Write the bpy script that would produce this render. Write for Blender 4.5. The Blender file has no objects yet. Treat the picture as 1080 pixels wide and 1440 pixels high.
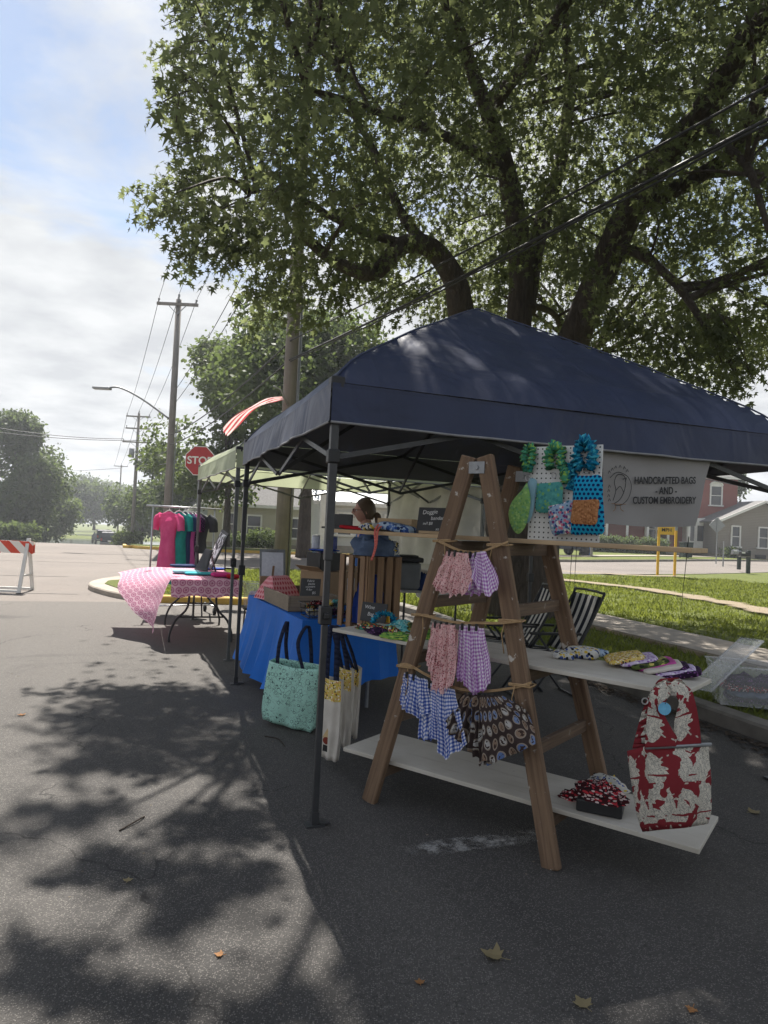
import bpy, bmesh, math, random
import numpy as np
from mathutils import Vector, Matrix, noise
R = math.radians
rnd = random.Random(7)
nprng = np.random.default_rng(7)
scene = bpy.context.scene
COL = scene.collection

# ------------------------------------------------------------------ camera
F_PX, PITCH, ROLL, EYE = 968.7, 0.0226, 0.0491, 1.475
cd = bpy.data.cameras.new('camera'); cam = bpy.data.objects.new('camera', cd); COL.objects.link(cam)
cd.sensor_fit = 'HORIZONTAL'; cd.sensor_width = 36; cd.lens = 36 * F_PX / 1080
cd.clip_start = 0.05; cd.clip_end = 3000
FW = Vector((0, math.cos(PITCH), math.sin(PITCH))); _u = Vector((0, -math.sin(PITCH), math.cos(PITCH))); _r = Vector((1, 0, 0))
RT = math.cos(ROLL) * _r + math.sin(ROLL) * _u; UP = -math.sin(ROLL) * _r + math.cos(ROLL) * _u
EYEP = Vector((0, 0, EYE))
cam.matrix_world = Matrix(((RT.x, UP.x, -FW.x, 0), (RT.y, UP.y, -FW.y, 0), (RT.z, UP.z, -FW.z, EYE), (0, 0, 0, 1)))
scene.camera = cam
# ------------------------------------------------------------------ sky, sun, exposure
SUN_AZ, SUN_EL = R(-15), R(56)
SUND = Vector((math.sin(SUN_AZ) * math.cos(SUN_EL), math.cos(SUN_AZ) * math.cos(SUN_EL), math.sin(SUN_EL)))
wd = bpy.data.worlds.new('World'); scene.world = wd; wd.use_nodes = True
wt = wd.node_tree; wt.nodes.clear()
def wn(t, **k):
    n = wt.nodes.new(t)
    for a, b in k.items(): setattr(n, a, b)
    return n
wo = wn('ShaderNodeOutputWorld'); bg = wn('ShaderNodeBackground'); bg.inputs[1].default_value = 0.065
sky = wn('ShaderNodeTexSky', sky_type='NISHITA', sun_disc=False, sun_elevation=SUN_EL, sun_rotation=SUN_AZ, air_density=1.0, dust_density=0.2, ozone_density=1.0)
tc = wn('ShaderNodeTexCoord'); sx = wn('ShaderNodeSeparateXYZ'); wt.links.new(tc.outputs['Generated'], sx.inputs[0])
za = wn('ShaderNodeMath', operation='MAXIMUM'); wt.links.new(sx.outputs[2], za.inputs[0]); za.inputs[1].default_value = 0.0
zb = wn('ShaderNodeMath', operation='ADD'); wt.links.new(za.outputs[0], zb.inputs[0]); zb.inputs[1].default_value = 0.14
dx = wn('ShaderNodeMath', operation='DIVIDE'); wt.links.new(sx.outputs[0], dx.inputs[0]); wt.links.new(zb.outputs[0], dx.inputs[1])
dy = wn('ShaderNodeMath', operation='DIVIDE'); wt.links.new(sx.outputs[1], dy.inputs[0]); wt.links.new(zb.outputs[0], dy.inputs[1])
cxy = wn('ShaderNodeCombineXYZ'); wt.links.new(dx.outputs[0], cxy.inputs[0]); wt.links.new(dy.outputs[0], cxy.inputs[1])
cn = wn('ShaderNodeTexNoise'); wt.links.new(cxy.outputs[0], cn.inputs['Vector'])
cn.inputs['Scale'].default_value = 1.9; cn.inputs['Detail'].default_value = 10; cn.inputs['Roughness'].default_value = 0.58; cn.inputs['Distortion'].default_value = 0.25
cb_ = wn('ShaderNodeMapRange', interpolation_type='SMOOTHSTEP'); wt.links.new(za.outputs[0], cb_.inputs[0]); cb_.inputs[1].default_value = .12; cb_.inputs[2].default_value = .52; cb_.inputs[3].default_value = .26; cb_.inputs[4].default_value = 0.0
ca_ = wn('ShaderNodeMath', operation='ADD'); wt.links.new(cn.outputs[0], ca_.inputs[0]); wt.links.new(cb_.outputs[0], ca_.inputs[1]); cxy.inputs[2].default_value = 4.7
cr = wn('ShaderNodeValToRGB'); wt.links.new(ca_.outputs[0], cr.inputs[0])
cr.color_ramp.elements[0].position = 0.45; cr.color_ramp.elements[0].color = (.30, .30, .30, 1)
cr.color_ramp.elements[1].position = 0.63; cr.color_ramp.elements[1].color = (1, 1, 1, 1)
cn2 = wn('ShaderNodeTexNoise'); wt.links.new(cxy.outputs[0], cn2.inputs['Vector']); cn2.inputs['Scale'].default_value = 4.2; cn2.inputs['Detail'].default_value = 6
cc = wn('ShaderNodeValToRGB'); wt.links.new(cn2.outputs[0], cc.inputs[0])
cc.color_ramp.elements[0].position = 0.34; cc.color_ramp.elements[0].color = (4.3, 4.45, 4.65, 1)
cc.color_ramp.elements[1].position = 0.66; cc.color_ramp.elements[1].color = (5.7, 5.8, 5.9, 1)
cm = wn('ShaderNodeMix', data_type='RGBA'); wt.links.new(cr.outputs[0], cm.inputs[0]); wt.links.new(sky.outputs[0], cm.inputs[6]); wt.links.new(cc.outputs[0], cm.inputs[7])
wt.links.new(cm.outputs[2], bg.inputs[0]); wt.links.new(bg.outputs[0], wo.inputs[0])
sl = bpy.data.lights.new('sun', 'SUN'); sl.energy = 5.0; sl.angle = R(0.53); sl.color = (1.0, 0.95, 0.88)
so = bpy.data.objects.new('sun', sl); COL.objects.link(so); so.rotation_euler = SUND.to_track_quat('Z', 'Y').to_euler(); so.location = (0, 0, 30)
vs = scene.view_settings; vs.view_transform = 'Standard'; vs.look = 'None'; vs.gamma = 1; vs.exposure = 1.28; vs.use_curve_mapping = False
cy = scene.cycles; cy.max_bounces = 7; cy.diffuse_bounces = 3; cy.glossy_bounces = 3; cy.transmission_bounces = 6; cy.transparent_max_bounces = 8; cy.volume_bounces = 0
cy.use_denoising = True; cy.caustics_reflective = False; cy.caustics_refractive = False

# ------------------------------------------------------------------ helpers: where a sight line meets the ground, a plane, a depth
def ray(px, py): return (FW * F_PX + RT * (px - 540) - UP * (py - 720))
def gp(px, py, z=0.0):
    d = ray(px, py); t = (z - EYE) / d.z; return EYEP + d * t
def at(px, py, Y):
    d = ray(px, py); return EYEP + d * (Y / d.y)
def pl(px, py, P0, Nn):
    d = ray(px, py); t = (Vector(P0) - EYEP).dot(Nn) / d.dot(Nn); return EYEP + d * t
MD = Vector((-.332, .943, 0)); ND = Vector((.943, .332, 0)); YAW = math.atan2(.332, .943)
def us(u, s, z=0.0): return ND * u + MD * s + Vector((0, 0, z))
def sstep(a, b, x):
    t = min(1, max(0, (x - a) / (b - a))); return t * t * (3 - 2 * t)
def gz(x, y):
    u = .943 * x + .332 * y; s = -.332 * x + .943 * y
    return -2.3 * sstep(30, 86, s) * (1 - sstep(8, 30, u)) + 0.30 * sstep(15, 40, u) * sstep(20, 40, s)
def lin(r, g, b):
    f = lambda c: (c / 255 / 12.92) if c < 11 else ((c / 255 + .055) / 1.055) ** 2.4
    return (f(r), f(g), f(b), 1)

class MB:
    def __init__(s): s.v = []; s.f = []; s.uv = []; s.mi = []; s.cur = 0
    def face(s, idx, uv=None): s.f.append(tuple(idx)); s.uv.append(uv); s.mi.append(s.cur)
    def quad(s, a, b, c, d, uv=((0, 0), (1, 0), (1, 1), (0, 1))):
        i = len(s.v); s.v += [Vector(a), Vector(b), Vector(c), Vector(d)]; s.face((i, i + 1, i + 2, i + 3), uv); return s
    def poly(s, pts):
        i = len(s.v); s.v += [Vector(p) for p in pts]; s.face(range(i, i + len(pts)), [(p[0], p[1]) for p in pts]); return s
    def box(s, c, d, rz=0, M=None):
        c = Vector(c); hx, hy, hz = d[0] / 2, d[1] / 2, d[2] / 2; i = len(s.v)
        m = M if M else Matrix.Rotation(rz, 3, 'Z')
        for x, y, z in ((-1, -1, -1), (1, -1, -1), (1, 1, -1), (-1, 1, -1), (-1, -1, 1), (1, -1, 1), (1, 1, 1), (-1, 1, 1)):
            s.v.append(c + m @ Vector((x * hx, y * hy, z * hz)))
        for q, (a, b) in (((3, 2, 1, 0), (d[0], d[1])), ((4, 5, 6, 7), (d[0], d[1])), ((0, 1, 5, 4), (d[0], d[2])), ((1, 2, 6, 5), (d[1], d[2])), ((2, 3, 7, 6), (d[0], d[2])), ((3, 0, 4, 7), (d[1], d[2]))):
            s.face([i + k for k in q], ((0, 0), (a, 0), (a, b), (0, b)))
        return s
    def bar(s, p, q, w, h, side=None):
        p = Vector(p); q = Vector(q); d = (q - p); L = d.length; d.normalize()
        sd = Vector(side).normalized() if side else (d.cross(Vector((0, 0, 1))).normalized() if abs(d.z) < .95 else Vector((1, 0, 0)))
        sd = (sd - d * sd.dot(d)).normalized(); n = sd.cross(d)
        return s.box((p + q) / 2, (L, w, h), M=Matrix((d, sd, -n)).transposed() if Matrix((d, sd, n)).determinant() < 0 else Matrix((d, sd, n)).transposed())
    def tube(s, pts, r, n=8, cap=True):
        pts = [Vector(p) for p in pts]; i0 = len(s.v); m = len(pts)
        rs = r if isinstance(r, (list, tuple)) else [r] * m
        ref = None; Lc = 0
        for k, p in enumerate(pts):
            t = (pts[min(k + 1, m - 1)] - pts[max(k - 1, 0)]).normalized()
            if ref is None: ref = t.cross(Vector((0, 0, 1))); ref = ref if ref.length > .05 else t.cross(Vector((0, 1, 0)))
            ref = (ref - t * ref.dot(t)).normalized(); b = t.cross(ref)
            for j in range(n):
                a = 2 * math.pi * j / n; s.v.append(p + (ref * math.cos(a) + b * math.sin(a)) * rs[k])
        for k in range(m - 1):
            L = (pts[k + 1] - pts[k]).length
            for j in range(n):
                j2 = (j + 1) % n; a = i0 + k * n
                w = 2 * math.pi * rs[k] / n
                s.face((a + j, a + j2, a + n + j2, a + n + j), ((j * w, Lc), (j * w + w, Lc), (j * w + w, Lc + L), (j * w, Lc + L)))
            Lc += L
        if cap: s.face(reversed(range(i0, i0 + n)), [(0, 0)] * n); s.face(range(i0 + (m - 1) * n, i0 + m * n), [(0, 0)] * n)
        return s
    def grid(s, fn, nu, nv, wu=1.0, wv=1.0, closeu=False):
        i = len(s.v)
        for b in range(nv + 1):
            for a in range(nu + 1): s.v.append(Vector(fn(a / nu, b / nv)))
        for b in range(nv):
            for a in range(nu):
                k = i + b * (nu + 1) + a
                s.face((k, k + 1, k + nu + 2, k + nu + 1), [(x / nu * wu, y / nv * wv) for x, y in ((a, b), (a + 1, b), (a + 1, b + 1), (a, b + 1))])
        return s
    def lathe(s, prof, c=(0, 0, 0), n=16):
        c = Vector(c); i = len(s.v); m = len(prof)
        for r, z in prof:
            for j in range(n):
                a = 2 * math.pi * j / n; s.v.append(c + Vector((r * math.cos(a), r * math.sin(a), z)))
        for k in range(m - 1):
            for j in range(n):
                j2 = (j + 1) % n
                s.face((i + k * n + j, i + k * n + j2, i + k * n + n + j2, i + k * n + n + j), ((j / n, k / m), (j / n + 1 / n, k / m), (j / n + 1 / n, (k + 1) / m), (j / n, (k + 1) / m)))
        s.face(reversed(range(i, i + n)), [(0, 0)] * n); s.face(range(i + (m - 1) * n, i + m * n), [(0, 0)] * n)
        return s
    def xf(s, M, start=0):
        for k in range(start, len(s.v)): s.v[k] = M @ s.v[k]
        return s

def mesh_of(name, mb, mats, smooth):
    me = bpy.data.meshes.new(name); me.from_pydata([tuple(v) for v in mb.v], [], mb.f)
    uvl = me.uv_layers.new(name='UVMap'); k = 0
    flat = []
    for f, u in zip(mb.f, mb.uv):
        u = u if u is not None else [(0, 0)] * len(f)
        for t in u: flat += (t[0], t[1])
    uvl.data.foreach_set('uv', flat)
    for m in (mats if isinstance(mats, (list, tuple)) else [mats]): me.materials.append(m)
    me.polygons.foreach_set('material_index', mb.mi)
    if smooth: me.polygons.foreach_set('use_smooth', [True] * len(me.polygons))
    me.update(); return me
def wloc(o):
    p = Vector((0, 0, 0)); rz = 0
    while o: p = p + o.location; rz += o.rotation_euler.z; o = o.parent
    return p, rz
def P(name, mb, mats, parent=None, smooth=False, bevel=0, label=None, world=True, kind=None, subd=0, sol=0):
    """one mesh object, child of parent; vertices are given in world space unless world=False"""
    if parent is not None and world:
        p, rz = wloc(parent); m = Matrix.Rotation(-rz, 4, 'Z') @ Matrix.Translation(-p); mb.xf(m)
    o = bpy.data.objects.new(name, mesh_of(name, mb, mats, smooth)); COL.objects.link(o); o.parent = parent
    if label: o['label'] = label
    if kind: o['kind'] = kind
    if sol: d = o.modifiers.new('sol', 'SOLIDIFY'); d.thickness = sol; d.offset = 0
    if bevel: b = o.modifiers.new('bev', 'BEVEL'); b.width = bevel; b.segments = 2; b.limit_method = 'ANGLE'
    if subd: d = o.modifiers.new('sub', 'SUBSURF'); d.levels = d.render_levels = subd
    return o
def T(name, label, cat, loc, rz=0, group=None):
    o = bpy.data.objects.new(name, None); COL.objects.link(o); o.location = loc; o.rotation_euler.z = rz; o.empty_display_size = .2
    o['label'] = label; o['category'] = cat
    if group: o['group'] = group
    return o
def S(name, mb, mats, label, cat, group=None, smooth=False, bevel=0, subd=0, sol=0):
    """a thing that is one mesh; its origin goes to the middle of its base"""
    n = len(mb.v); c = sum(mb.v, Vector()) / n; c.z = min(v.z for v in mb.v); mb.xf(Matrix.Translation(-c))
    o = P(name, mb, mats, None, smooth, bevel, label, subd=subd, sol=sol); o.location = c; o['category'] = cat
    if group: o['group'] = group
    return o
def G(name, mb, mats, smooth=False, kind='structure'):
    o = P(name, mb, mats, None, smooth); o['kind'] = kind; return o
def dup(o, loc, rz=None, label=None, parent=None):
    c = o.copy(); COL.objects.link(c)
    if parent is not None: c.parent = parent
    else:
        c.location = loc
        if rz is not None: c.rotation_euler.z = rz
        if label: c['label'] = label
    for ch in list(o.children): dup(ch, None, None, None, c)
    return c
def text(s, size, mat_, name='lettering', parent=None, O=(0, 0, 0), X=(1, 0, 0), Y=(0, 0, 1), align='CENTER', shear=0, ext=0.0008, bold=0):
    """flat lettering as mesh, laid on the plane O + X*x + Y*y"""
    cu = bpy.data.curves.new(name, 'FONT'); cu.body = s; cu.size = size; cu.align_x = align; cu.align_y = 'CENTER'; cu.shear = shear; cu.extrude = ext; cu.offset = bold
    to = bpy.data.objects.new(name, cu); COL.objects.link(to)
    me = bpy.data.meshes.new_from_object(to.evaluated_get(bpy.context.evaluated_depsgraph_get())) if False else None
    dg = bpy.context.evaluated_depsgraph_get(); me = bpy.data.meshes.new_from_object(to.evaluated_get(dg))
    bpy.data.objects.remove(to); bpy.data.curves.remove(cu)
    X = Vector(X).normalized(); Y = Vector(Y).normalized(); Z = X.cross(Y); O = Vector(O)
    if parent is not None:
        p, rz = wloc(parent); m = Matrix.Rotation(-rz, 4, 'Z') @ Matrix.Translation(-p)
    else: m = Matrix()
    for v in me.vertices: v.co = m @ (O + X * v.co.x + Y * v.co.y + Z * v.co.z)
    me.materials.clear(); me.materials.append(mat_)
    o = bpy.data.objects.new(name, me); COL.objects.link(o); o.parent = parent; return o

# ------------------------------------------------------------------ materials
class NT:
    def __init__(s, name):
        s.m = bpy.data.materials.new(name); s.m.use_nodes = True; s.t = s.m.node_tree; s.b = s.t.nodes['Principled BSDF']; s.o = s.t.nodes['Material Output']
    def n(s, t, **k):
        n = s.t.nodes.new(t)
        for a, b in k.items(): setattr(n, a, b)
        return n
    def set(s, sock, v):
        if hasattr(v, 'links') or hasattr(v, 'is_linked'): s.t.links.new(v, sock)
        else: sock.default_value = v
    def mth(s, op, a, b=0.0, c=None):
        n = s.n('ShaderNodeMath', operation=op); s.set(n.inputs[0], a); s.set(n.inputs[1], b)
        if c is not None: s.set(n.inputs[2], c)
        return n.outputs[0]
    def mix(s, f, a, b, mode='MIX'):
        n = s.n('ShaderNodeMix', data_type='RGBA', blend_type=mode); s.set(n.inputs[0], f); s.set(n.inputs[6], a); s.set(n.inputs[7], b); return n.outputs[2]
    def co(s, k='Object'): return s.n('ShaderNodeTexCoord').outputs[k]
    def noise(s, v, sc, det=4, ro=.55, dist=0):
        n = s.n('ShaderNodeTexNoise'); s.t.links.new(v, n.inputs['Vector']); n.inputs['Scale'].default_value = sc; n.inputs['Detail'].default_value = det; n.inputs['Roughness'].default_value = ro; n.inputs['Distortion'].default_value = dist
        return n.outputs[0]
    def vor(s, v, sc, feat='F1', out='Distance', rand=1):
        n = s.n('ShaderNodeTexVoronoi', feature=feat); s.t.links.new(v, n.inputs['Vector']); n.inputs['Scale'].default_value = sc; n.inputs['Randomness'].default_value = rand
        return n.outputs[out]
    def ramp(s, f, *st, interp='LINEAR'):
        n = s.n('ShaderNodeValToRGB'); s.t.links.new(f, n.inputs[0]); e = n.color_ramp.elements; n.color_ramp.interpolation = interp
        while len(e) < len(st): e.new(0.5)
        for el, (p, c) in zip(e, st): el.position = p; el.color = c if not isinstance(c, (int, float)) else (c, c, c, 1)
        return n.outputs[0]
    def sep(s, v):
        n = s.n('ShaderNodeSeparateXYZ'); s.t.links.new(v, n.inputs[0]); return n.outputs
    def comb(s, x, y, z=0.0):
        n = s.n('ShaderNodeCombineXYZ'); s.set(n.inputs[0], x); s.set(n.inputs[1], y); s.set(n.inputs[2], z); return n.outputs[0]
    def bump(s, h, st=.3, d=.01):
        n = s.n('ShaderNodeBump'); n.inputs['Strength'].default_value = st; n.inputs['Distance'].default_value = d; s.t.links.new(h, n.inputs['Height']); s.t.links.new(n.outputs[0], s.b.inputs['Normal'])
    def fin(s, col, rough=.8, metal=0, spec=.5, **k):
        s.set(s.b.inputs['Base Color'], col); s.set(s.b.inputs['Roughness'], rough); s.b.inputs['Metallic'].default_value = metal; s.b.inputs['Specular IOR Level'].default_value = spec
        return s.m
def M(name, c, c2=None, sc=6, rough=.75, bump=.15, bsc=80, metal=0, spec=.4, bd=.004):
    t = NT(name); v = t.co(); f = t.noise(v, sc, 5)
    c2 = c2 or tuple(x * .72 for x in c[:3]) + (1,)
    f = t.ramp(f, (.3, 0), (.7, 1)); col = t.mix(f, c2, c)
    rr = t.mth('MULTIPLY_ADD', t.noise(v, sc * 2.3, 3), .25, rough - .12)
    if bump: t.bump(t.noise(v, bsc, 3), bump, bd)
    return t.fin(col, rr, metal, spec)
def cloth_fin(t, col, sheer=0.25, rough=.9, wv=600):
    """woven cloth: thin, lets some light through"""
    uv = t.co('UV'); t.bump(t.noise(uv, wv, 2), .25, .001)
    t.fin(col, rough, 0, .15)
    if sheer:
        tr = t.n('ShaderNodeBsdfTranslucent'); t.set(tr.inputs[0], col); mx = t.n('ShaderNodeMixShader'); mx.inputs[0].default_value = sheer
        t.t.links.new(t.b.outputs[0], mx.inputs[1]); t.t.links.new(tr.outputs[0], mx.inputs[2]); t.t.links.new(mx.outputs[0], t.o.inputs[0])
    return t.m
def fabric(name, c, c2=None, sheer=.2, rough=.9, sc=9):
    t = NT(name); v = t.co('UV'); c2 = c2 or tuple(x * .8 for x in c[:3]) + (1,)
    return cloth_fin(t, t.mix(t.ramp(t.noise(v, sc, 4), (.35, 0), (.65, 1)), c2, c), sheer, rough)
def wood(name, c, c2, sc=3.0, axis=2, rough=.7, paint=0):
    """grain drawn out along one local axis"""
    t = NT(name); v = t.co(); mp = t.n('ShaderNodeMapping'); t.t.links.new(v, mp.inputs[0]); s_ = [sc * 14] * 3; s_[axis] = sc * .6; mp.inputs['Scale'].default_value = s_
    g = t.noise(mp.outputs[0], 1.6, 6, .6, .6); col = t.mix(t.ramp(g, (.3, 0), (.7, 1)), c2, c)
    d = t.noise(v, 2.2, 4); col = t.mix(t.ramp(d, (.42, 0), (.62, .55)), col, tuple(x * .55 for x in c[:3]) + (1,))
    if paint:
        w = t.noise(v, 17, 5, .65); col = t.mix(t.ramp(w, (.63, 0), (.68, paint)), col, lin(190, 186, 178))
    t.bump(g, .5, .004); return t.fin(col, rough, 0, .3)
def gingham(name, dark, mid, fr, white=lin(236, 232, 236)):
    t = NT(name); x, y, z = t.sep(t.co('UV')); a = t.mth('GREATER_THAN', t.mth('FRACT', t.mth('MULTIPLY', x, fr)), .5); b = t.mth('GREATER_THAN', t.mth('FRACT', t.mth('MULTIPLY', y, fr)), .5)
    f = t.mth('MULTIPLY', t.mth('ADD', a, b), .5); return cloth_fin(t, t.ramp(f, (0.0, white), (.3, mid), (.8, dark), interp='CONSTANT'))
def scatter(name, base, cols, sc, thr=.35, sheer=.2):
    """small print: coloured flecks or flowers on a base"""
    t = NT(name); v = t.co('UV'); w = t.noise(v, sc * .8, 2); va = t.n('ShaderNodeVectorMath', operation='ADD'); t.t.links.new(v, va.inputs[0]); cb = t.comb(t.mth('MULTIPLY', w, .6 / sc), 0.0); t.t.links.new(cb, va.inputs[1]); vv = va.outputs[0]
    d = t.vor(vv, sc); c = t.sep(t.vor(vv, sc, out='Color'))[0]
    st = [(i / len(cols), k) for i, k in enumerate(cols)]
    pc = t.ramp(c, *st, interp='CONSTANT') if len(st) > 1 else cols[0]
    return cloth_fin(t, t.mix(t.mth('LESS_THAN', d, thr), base, pc), sheer)
def lattice(t, fr, stagger=True):
    """cell-centred coordinates, radius from the cell centre, and a random value per cell"""
    x, y, z = t.sep(t.co('UV')); x = t.mth('MULTIPLY', x, fr); y = t.mth('MULTIPLY', y, fr)
    if stagger: x = t.mth('ADD', x, t.mth('MULTIPLY', t.mth('MODULO', t.mth('FLOOR', y), 2.0), .5))
    fx = t.mth('SUBTRACT', t.mth('FRACT', x), .5); fy = t.mth('SUBTRACT', t.mth('FRACT', y), .5)
    r = t.mth('SQRT', t.mth('ADD', t.mth('MULTIPLY', fx, fx), t.mth('MULTIPLY', fy, fy)))
    wn_ = t.n('ShaderNodeTexWhiteNoise', noise_dimensions='2D'); cb = t.comb(t.mth('FLOOR', x), t.mth('FLOOR', y)); t.t.links.new(cb, wn_.inputs[0])
    return fx, fy, r, wn_.outputs[0]
def polka(name, base, dot, fr, rad=.28, sheer=.15):
    t = NT(name); _, _, r, _ = lattice(t, fr); return cloth_fin(t, t.mix(t.mth('LESS_THAN', r, rad), base, dot), sheer)
def medallion(name, base, ink, ink2, fr, sheer=.25):
    t = NT(name); fx, fy, r, w = lattice(t, fr); ring = t.mth('LESS_THAN', t.mth('ABSOLUTE', t.mth('SUBTRACT', r, .36)), .085)
    an = t.mth('ARCTAN2', fy, fx); pet = t.mth('ADD', .17, t.mth('MULTIPLY', t.mth('COSINE', t.mth('MULTIPLY', an, 6.0)), .07)); fl = t.mth('LESS_THAN', r, pet)
    return cloth_fin(t, t.mix(fl, t.mix(ring, base, ink2), ink), sheer)
def patches(name, fr):
    """brown print with round dog portraits: rings and discs in blue, cream and tan"""
    t = NT(name); fx, fy, r, w = lattice(t, fr)
    c = t.ramp(w, (0, lin(86, 108, 150)), (.3, lin(170, 168, 164)), (.55, lin(110, 128, 162)), (.75, lin(128, 108, 92)), interp='CONSTANT')
    bl = t.noise(t.co('UV'), fr * 3.4, 2); dk = t.mth('MULTIPLY', t.mth('GREATER_THAN', bl, .53), t.mth('LESS_THAN', r, .27)); c = t.mix(dk, c, lin(62, 48, 44))
    rim = t.mth('LESS_THAN', t.mth('ABSOLUTE', t.mth('SUBTRACT', r, .35)), .045); base = lin(60, 50, 48)
    return cloth_fin(t, t.mix(rim, t.mix(t.mth('LESS_THAN', r, .33), base, c), lin(140, 128, 116)), .12)
def toile(name):
    """dark red ground scattered with cream sailing boats and clouds, drawn with fine grey ink lines"""
    t = NT(name); fx, fy, r, w = lattice(t, 6.2); v = t.co('UV'); n1 = t.mth('MULTIPLY', t.mth('SUBTRACT', t.noise(v, 30, 3), .5), .22); n2 = t.mth('MULTIPLY', t.mth('SUBTRACT', t.noise(v, 11, 2), .5), .25)
    fx = t.mth('ADD', fx, n1); fy = t.mth('ADD', fy, n2); A = lambda a: t.mth('ABSOLUTE', a)
    def tri(cx, top, bot, k): return t.mth('MULTIPLY', t.mth('LESS_THAN', A(t.mth('SUBTRACT', fx, cx)), t.mth('MULTIPLY', t.mth('SUBTRACT', top, fy), k)), t.mth('GREATER_THAN', fy, bot))
    s1 = tri(-.15, .46, -.20, .36); s2 = tri(.18, .34, -.18, .44)
    hull = t.mth('MULTIPLY', t.mth('LESS_THAN', A(fx), t.mth('ADD', .46, t.mth('MULTIPLY', fy, .45))), t.mth('MULTIPLY', t.mth('LESS_THAN', fy, -.24), t.mth('GREATER_THAN', fy, -.40)))
    cl = t.mth('GREATER_THAN', t.noise(v, 12, 2, .5, .8), .535); f = t.mth('MINIMUM', t.mth('ADD', t.mth('ADD', s1, s2), t.mth('ADD', hull, cl)), 1.0)
    ln = t.noise(v, 60, 3, .6, 1.5); ink = t.mth('LESS_THAN', t.mth('ABSOLUTE', t.mth('SUBTRACT', ln, .5)), .03); st_ = t.mth('LESS_THAN', t.mth('FRACT', t.mth('MULTIPLY', t.mth('ADD', fx, t.mth('MULTIPLY', fy, .3)), 11.0)), .10)
    cream = t.mix(t.mth('MULTIPLY', t.mth('MAXIMUM', ink, st_), .75), lin(208, 202, 188), lin(112, 114, 112))
    return cloth_fin(t, t.mix(f, lin(128, 46, 52), cream), .1)
def bandana_print(name, base, ink):
    t = NT(name); v = t.co('UV'); d = t.vor(v, 24); r1 = t.mth('LESS_THAN', t.mth('ABSOLUTE', t.mth('SUBTRACT', d, .33)), .022); d2 = t.vor(v, 85); r2 = t.mth('MULTIPLY', t.mth('LESS_THAN', d2, .17), t.mth('GREATER_THAN', t.noise(v, 14, 2), .5))
    ln = t.mth('LESS_THAN', t.mth('ABSOLUTE', t.mth('SUBTRACT', t.noise(v, 20, 2, .5, 1.2), .5)), .007)
    return cloth_fin(t, t.mix(t.mth('MINIMUM', t.mth('ADD', t.mth('ADD', r1, r2), ln), 1.0), base, ink), .2)
def stripes(name, cols, fr, axis=0, sheer=.1):
    t = NT(name); x = t.sep(t.co('UV'))[axis]; f = t.mth('FRACT', t.mth('MULTIPLY', x, fr)); return cloth_fin(t, t.ramp(f, *[(i / len(cols), c) for i, c in enumerate(cols)], interp='CONSTANT'), sheer)

# ground materials
def asphalt(name, c, c2, chip, patch):
    t = NT(name); v = t.co(); big = t.noise(v, .35, 5, .6); col = t.mix(t.ramp(big, (.35, 0), (.65, 1)), c2, c)
    if name == 'asphalt':
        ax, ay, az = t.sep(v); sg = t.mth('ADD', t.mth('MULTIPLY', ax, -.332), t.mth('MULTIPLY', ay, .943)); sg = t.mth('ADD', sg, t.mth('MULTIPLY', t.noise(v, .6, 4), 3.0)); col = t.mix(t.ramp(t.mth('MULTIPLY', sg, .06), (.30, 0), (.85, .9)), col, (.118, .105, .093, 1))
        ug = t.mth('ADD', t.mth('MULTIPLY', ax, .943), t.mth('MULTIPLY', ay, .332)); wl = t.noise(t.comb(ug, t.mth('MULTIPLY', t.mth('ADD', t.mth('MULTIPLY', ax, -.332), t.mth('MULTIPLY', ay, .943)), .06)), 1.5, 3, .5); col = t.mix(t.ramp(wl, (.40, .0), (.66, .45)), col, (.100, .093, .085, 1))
        col = t.mix(t.ramp(t.noise(v, .9, 4, .6, .8), (.58, 0), (.74, .65)), col, (.026, .025, .024, 1))
    fine = t.noise(v, 55, 3, .7); ch = t.vor(v, 165); cc_ = t.sep(t.vor(v, 165, out='Color'))
    st = t.mth('MULTIPLY', t.mth('GREATER_THAN', cc_[0], .62), t.mth('LESS_THAN', ch, .42)); col = t.mix(t.mth('MULTIPLY', st, .6), col, chip)
    pit = t.mth('LESS_THAN', fine, .40); col = t.mix(t.mth('MULTIPLY', pit, .5), col, tuple(x * .35 for x in c[:3]) + (1,))
    cv = t.noise(v, 1.3, 3); va = t.n('ShaderNodeVectorMath', operation='MULTIPLY_ADD'); t.t.links.new(v, va.inputs[0]); va.inputs[1].default_value = (1, 1, 1)
    cw = t.n('ShaderNodeTexNoise'); t.t.links.new(v, cw.inputs['Vector']); cw.inputs['Scale'].default_value = 2.5; cw.inputs['Detail'].default_value = 5
    sc_ = t.n('ShaderNodeVectorMath', operation='SCALE'); t.t.links.new(cw.outputs['Color'], sc_.inputs[0]); sc_.inputs['Scale'].default_value = .5; t.t.links.new(sc_.outputs[0], va.inputs[2])
    ck = t.vor(va.outputs[0], .42, 'DISTANCE_TO_EDGE'); ckm = t.mth('MULTIPLY', t.mth('LESS_THAN', ck, .0022), t.mth('GREATER_THAN', cv, .5)); col = t.mix(t.mth('MULTIPLY', ckm, .65), col, tuple(x * .3 for x in c[:3]) + (1,))
    sp = t.noise(v, 2.7, 6, .7); col = t.mix(t.ramp(sp, (.60, 0), (.72, patch)), col, tuple(min(1, x * 1.7) for x in c[:3]) + (1,))
    h = t.mth('ADD', t.mth('MULTIPLY', fine, .6), t.mth('MULTIPLY', ch, -.7)); t.bump(t.mth('SUBTRACT', h, t.mth('MULTIPLY', ckm, .8)), .8, .006)
    return t.fin(col, t.mth('MULTIPLY_ADD', fine, .3, .68), 0, .25)
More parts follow.
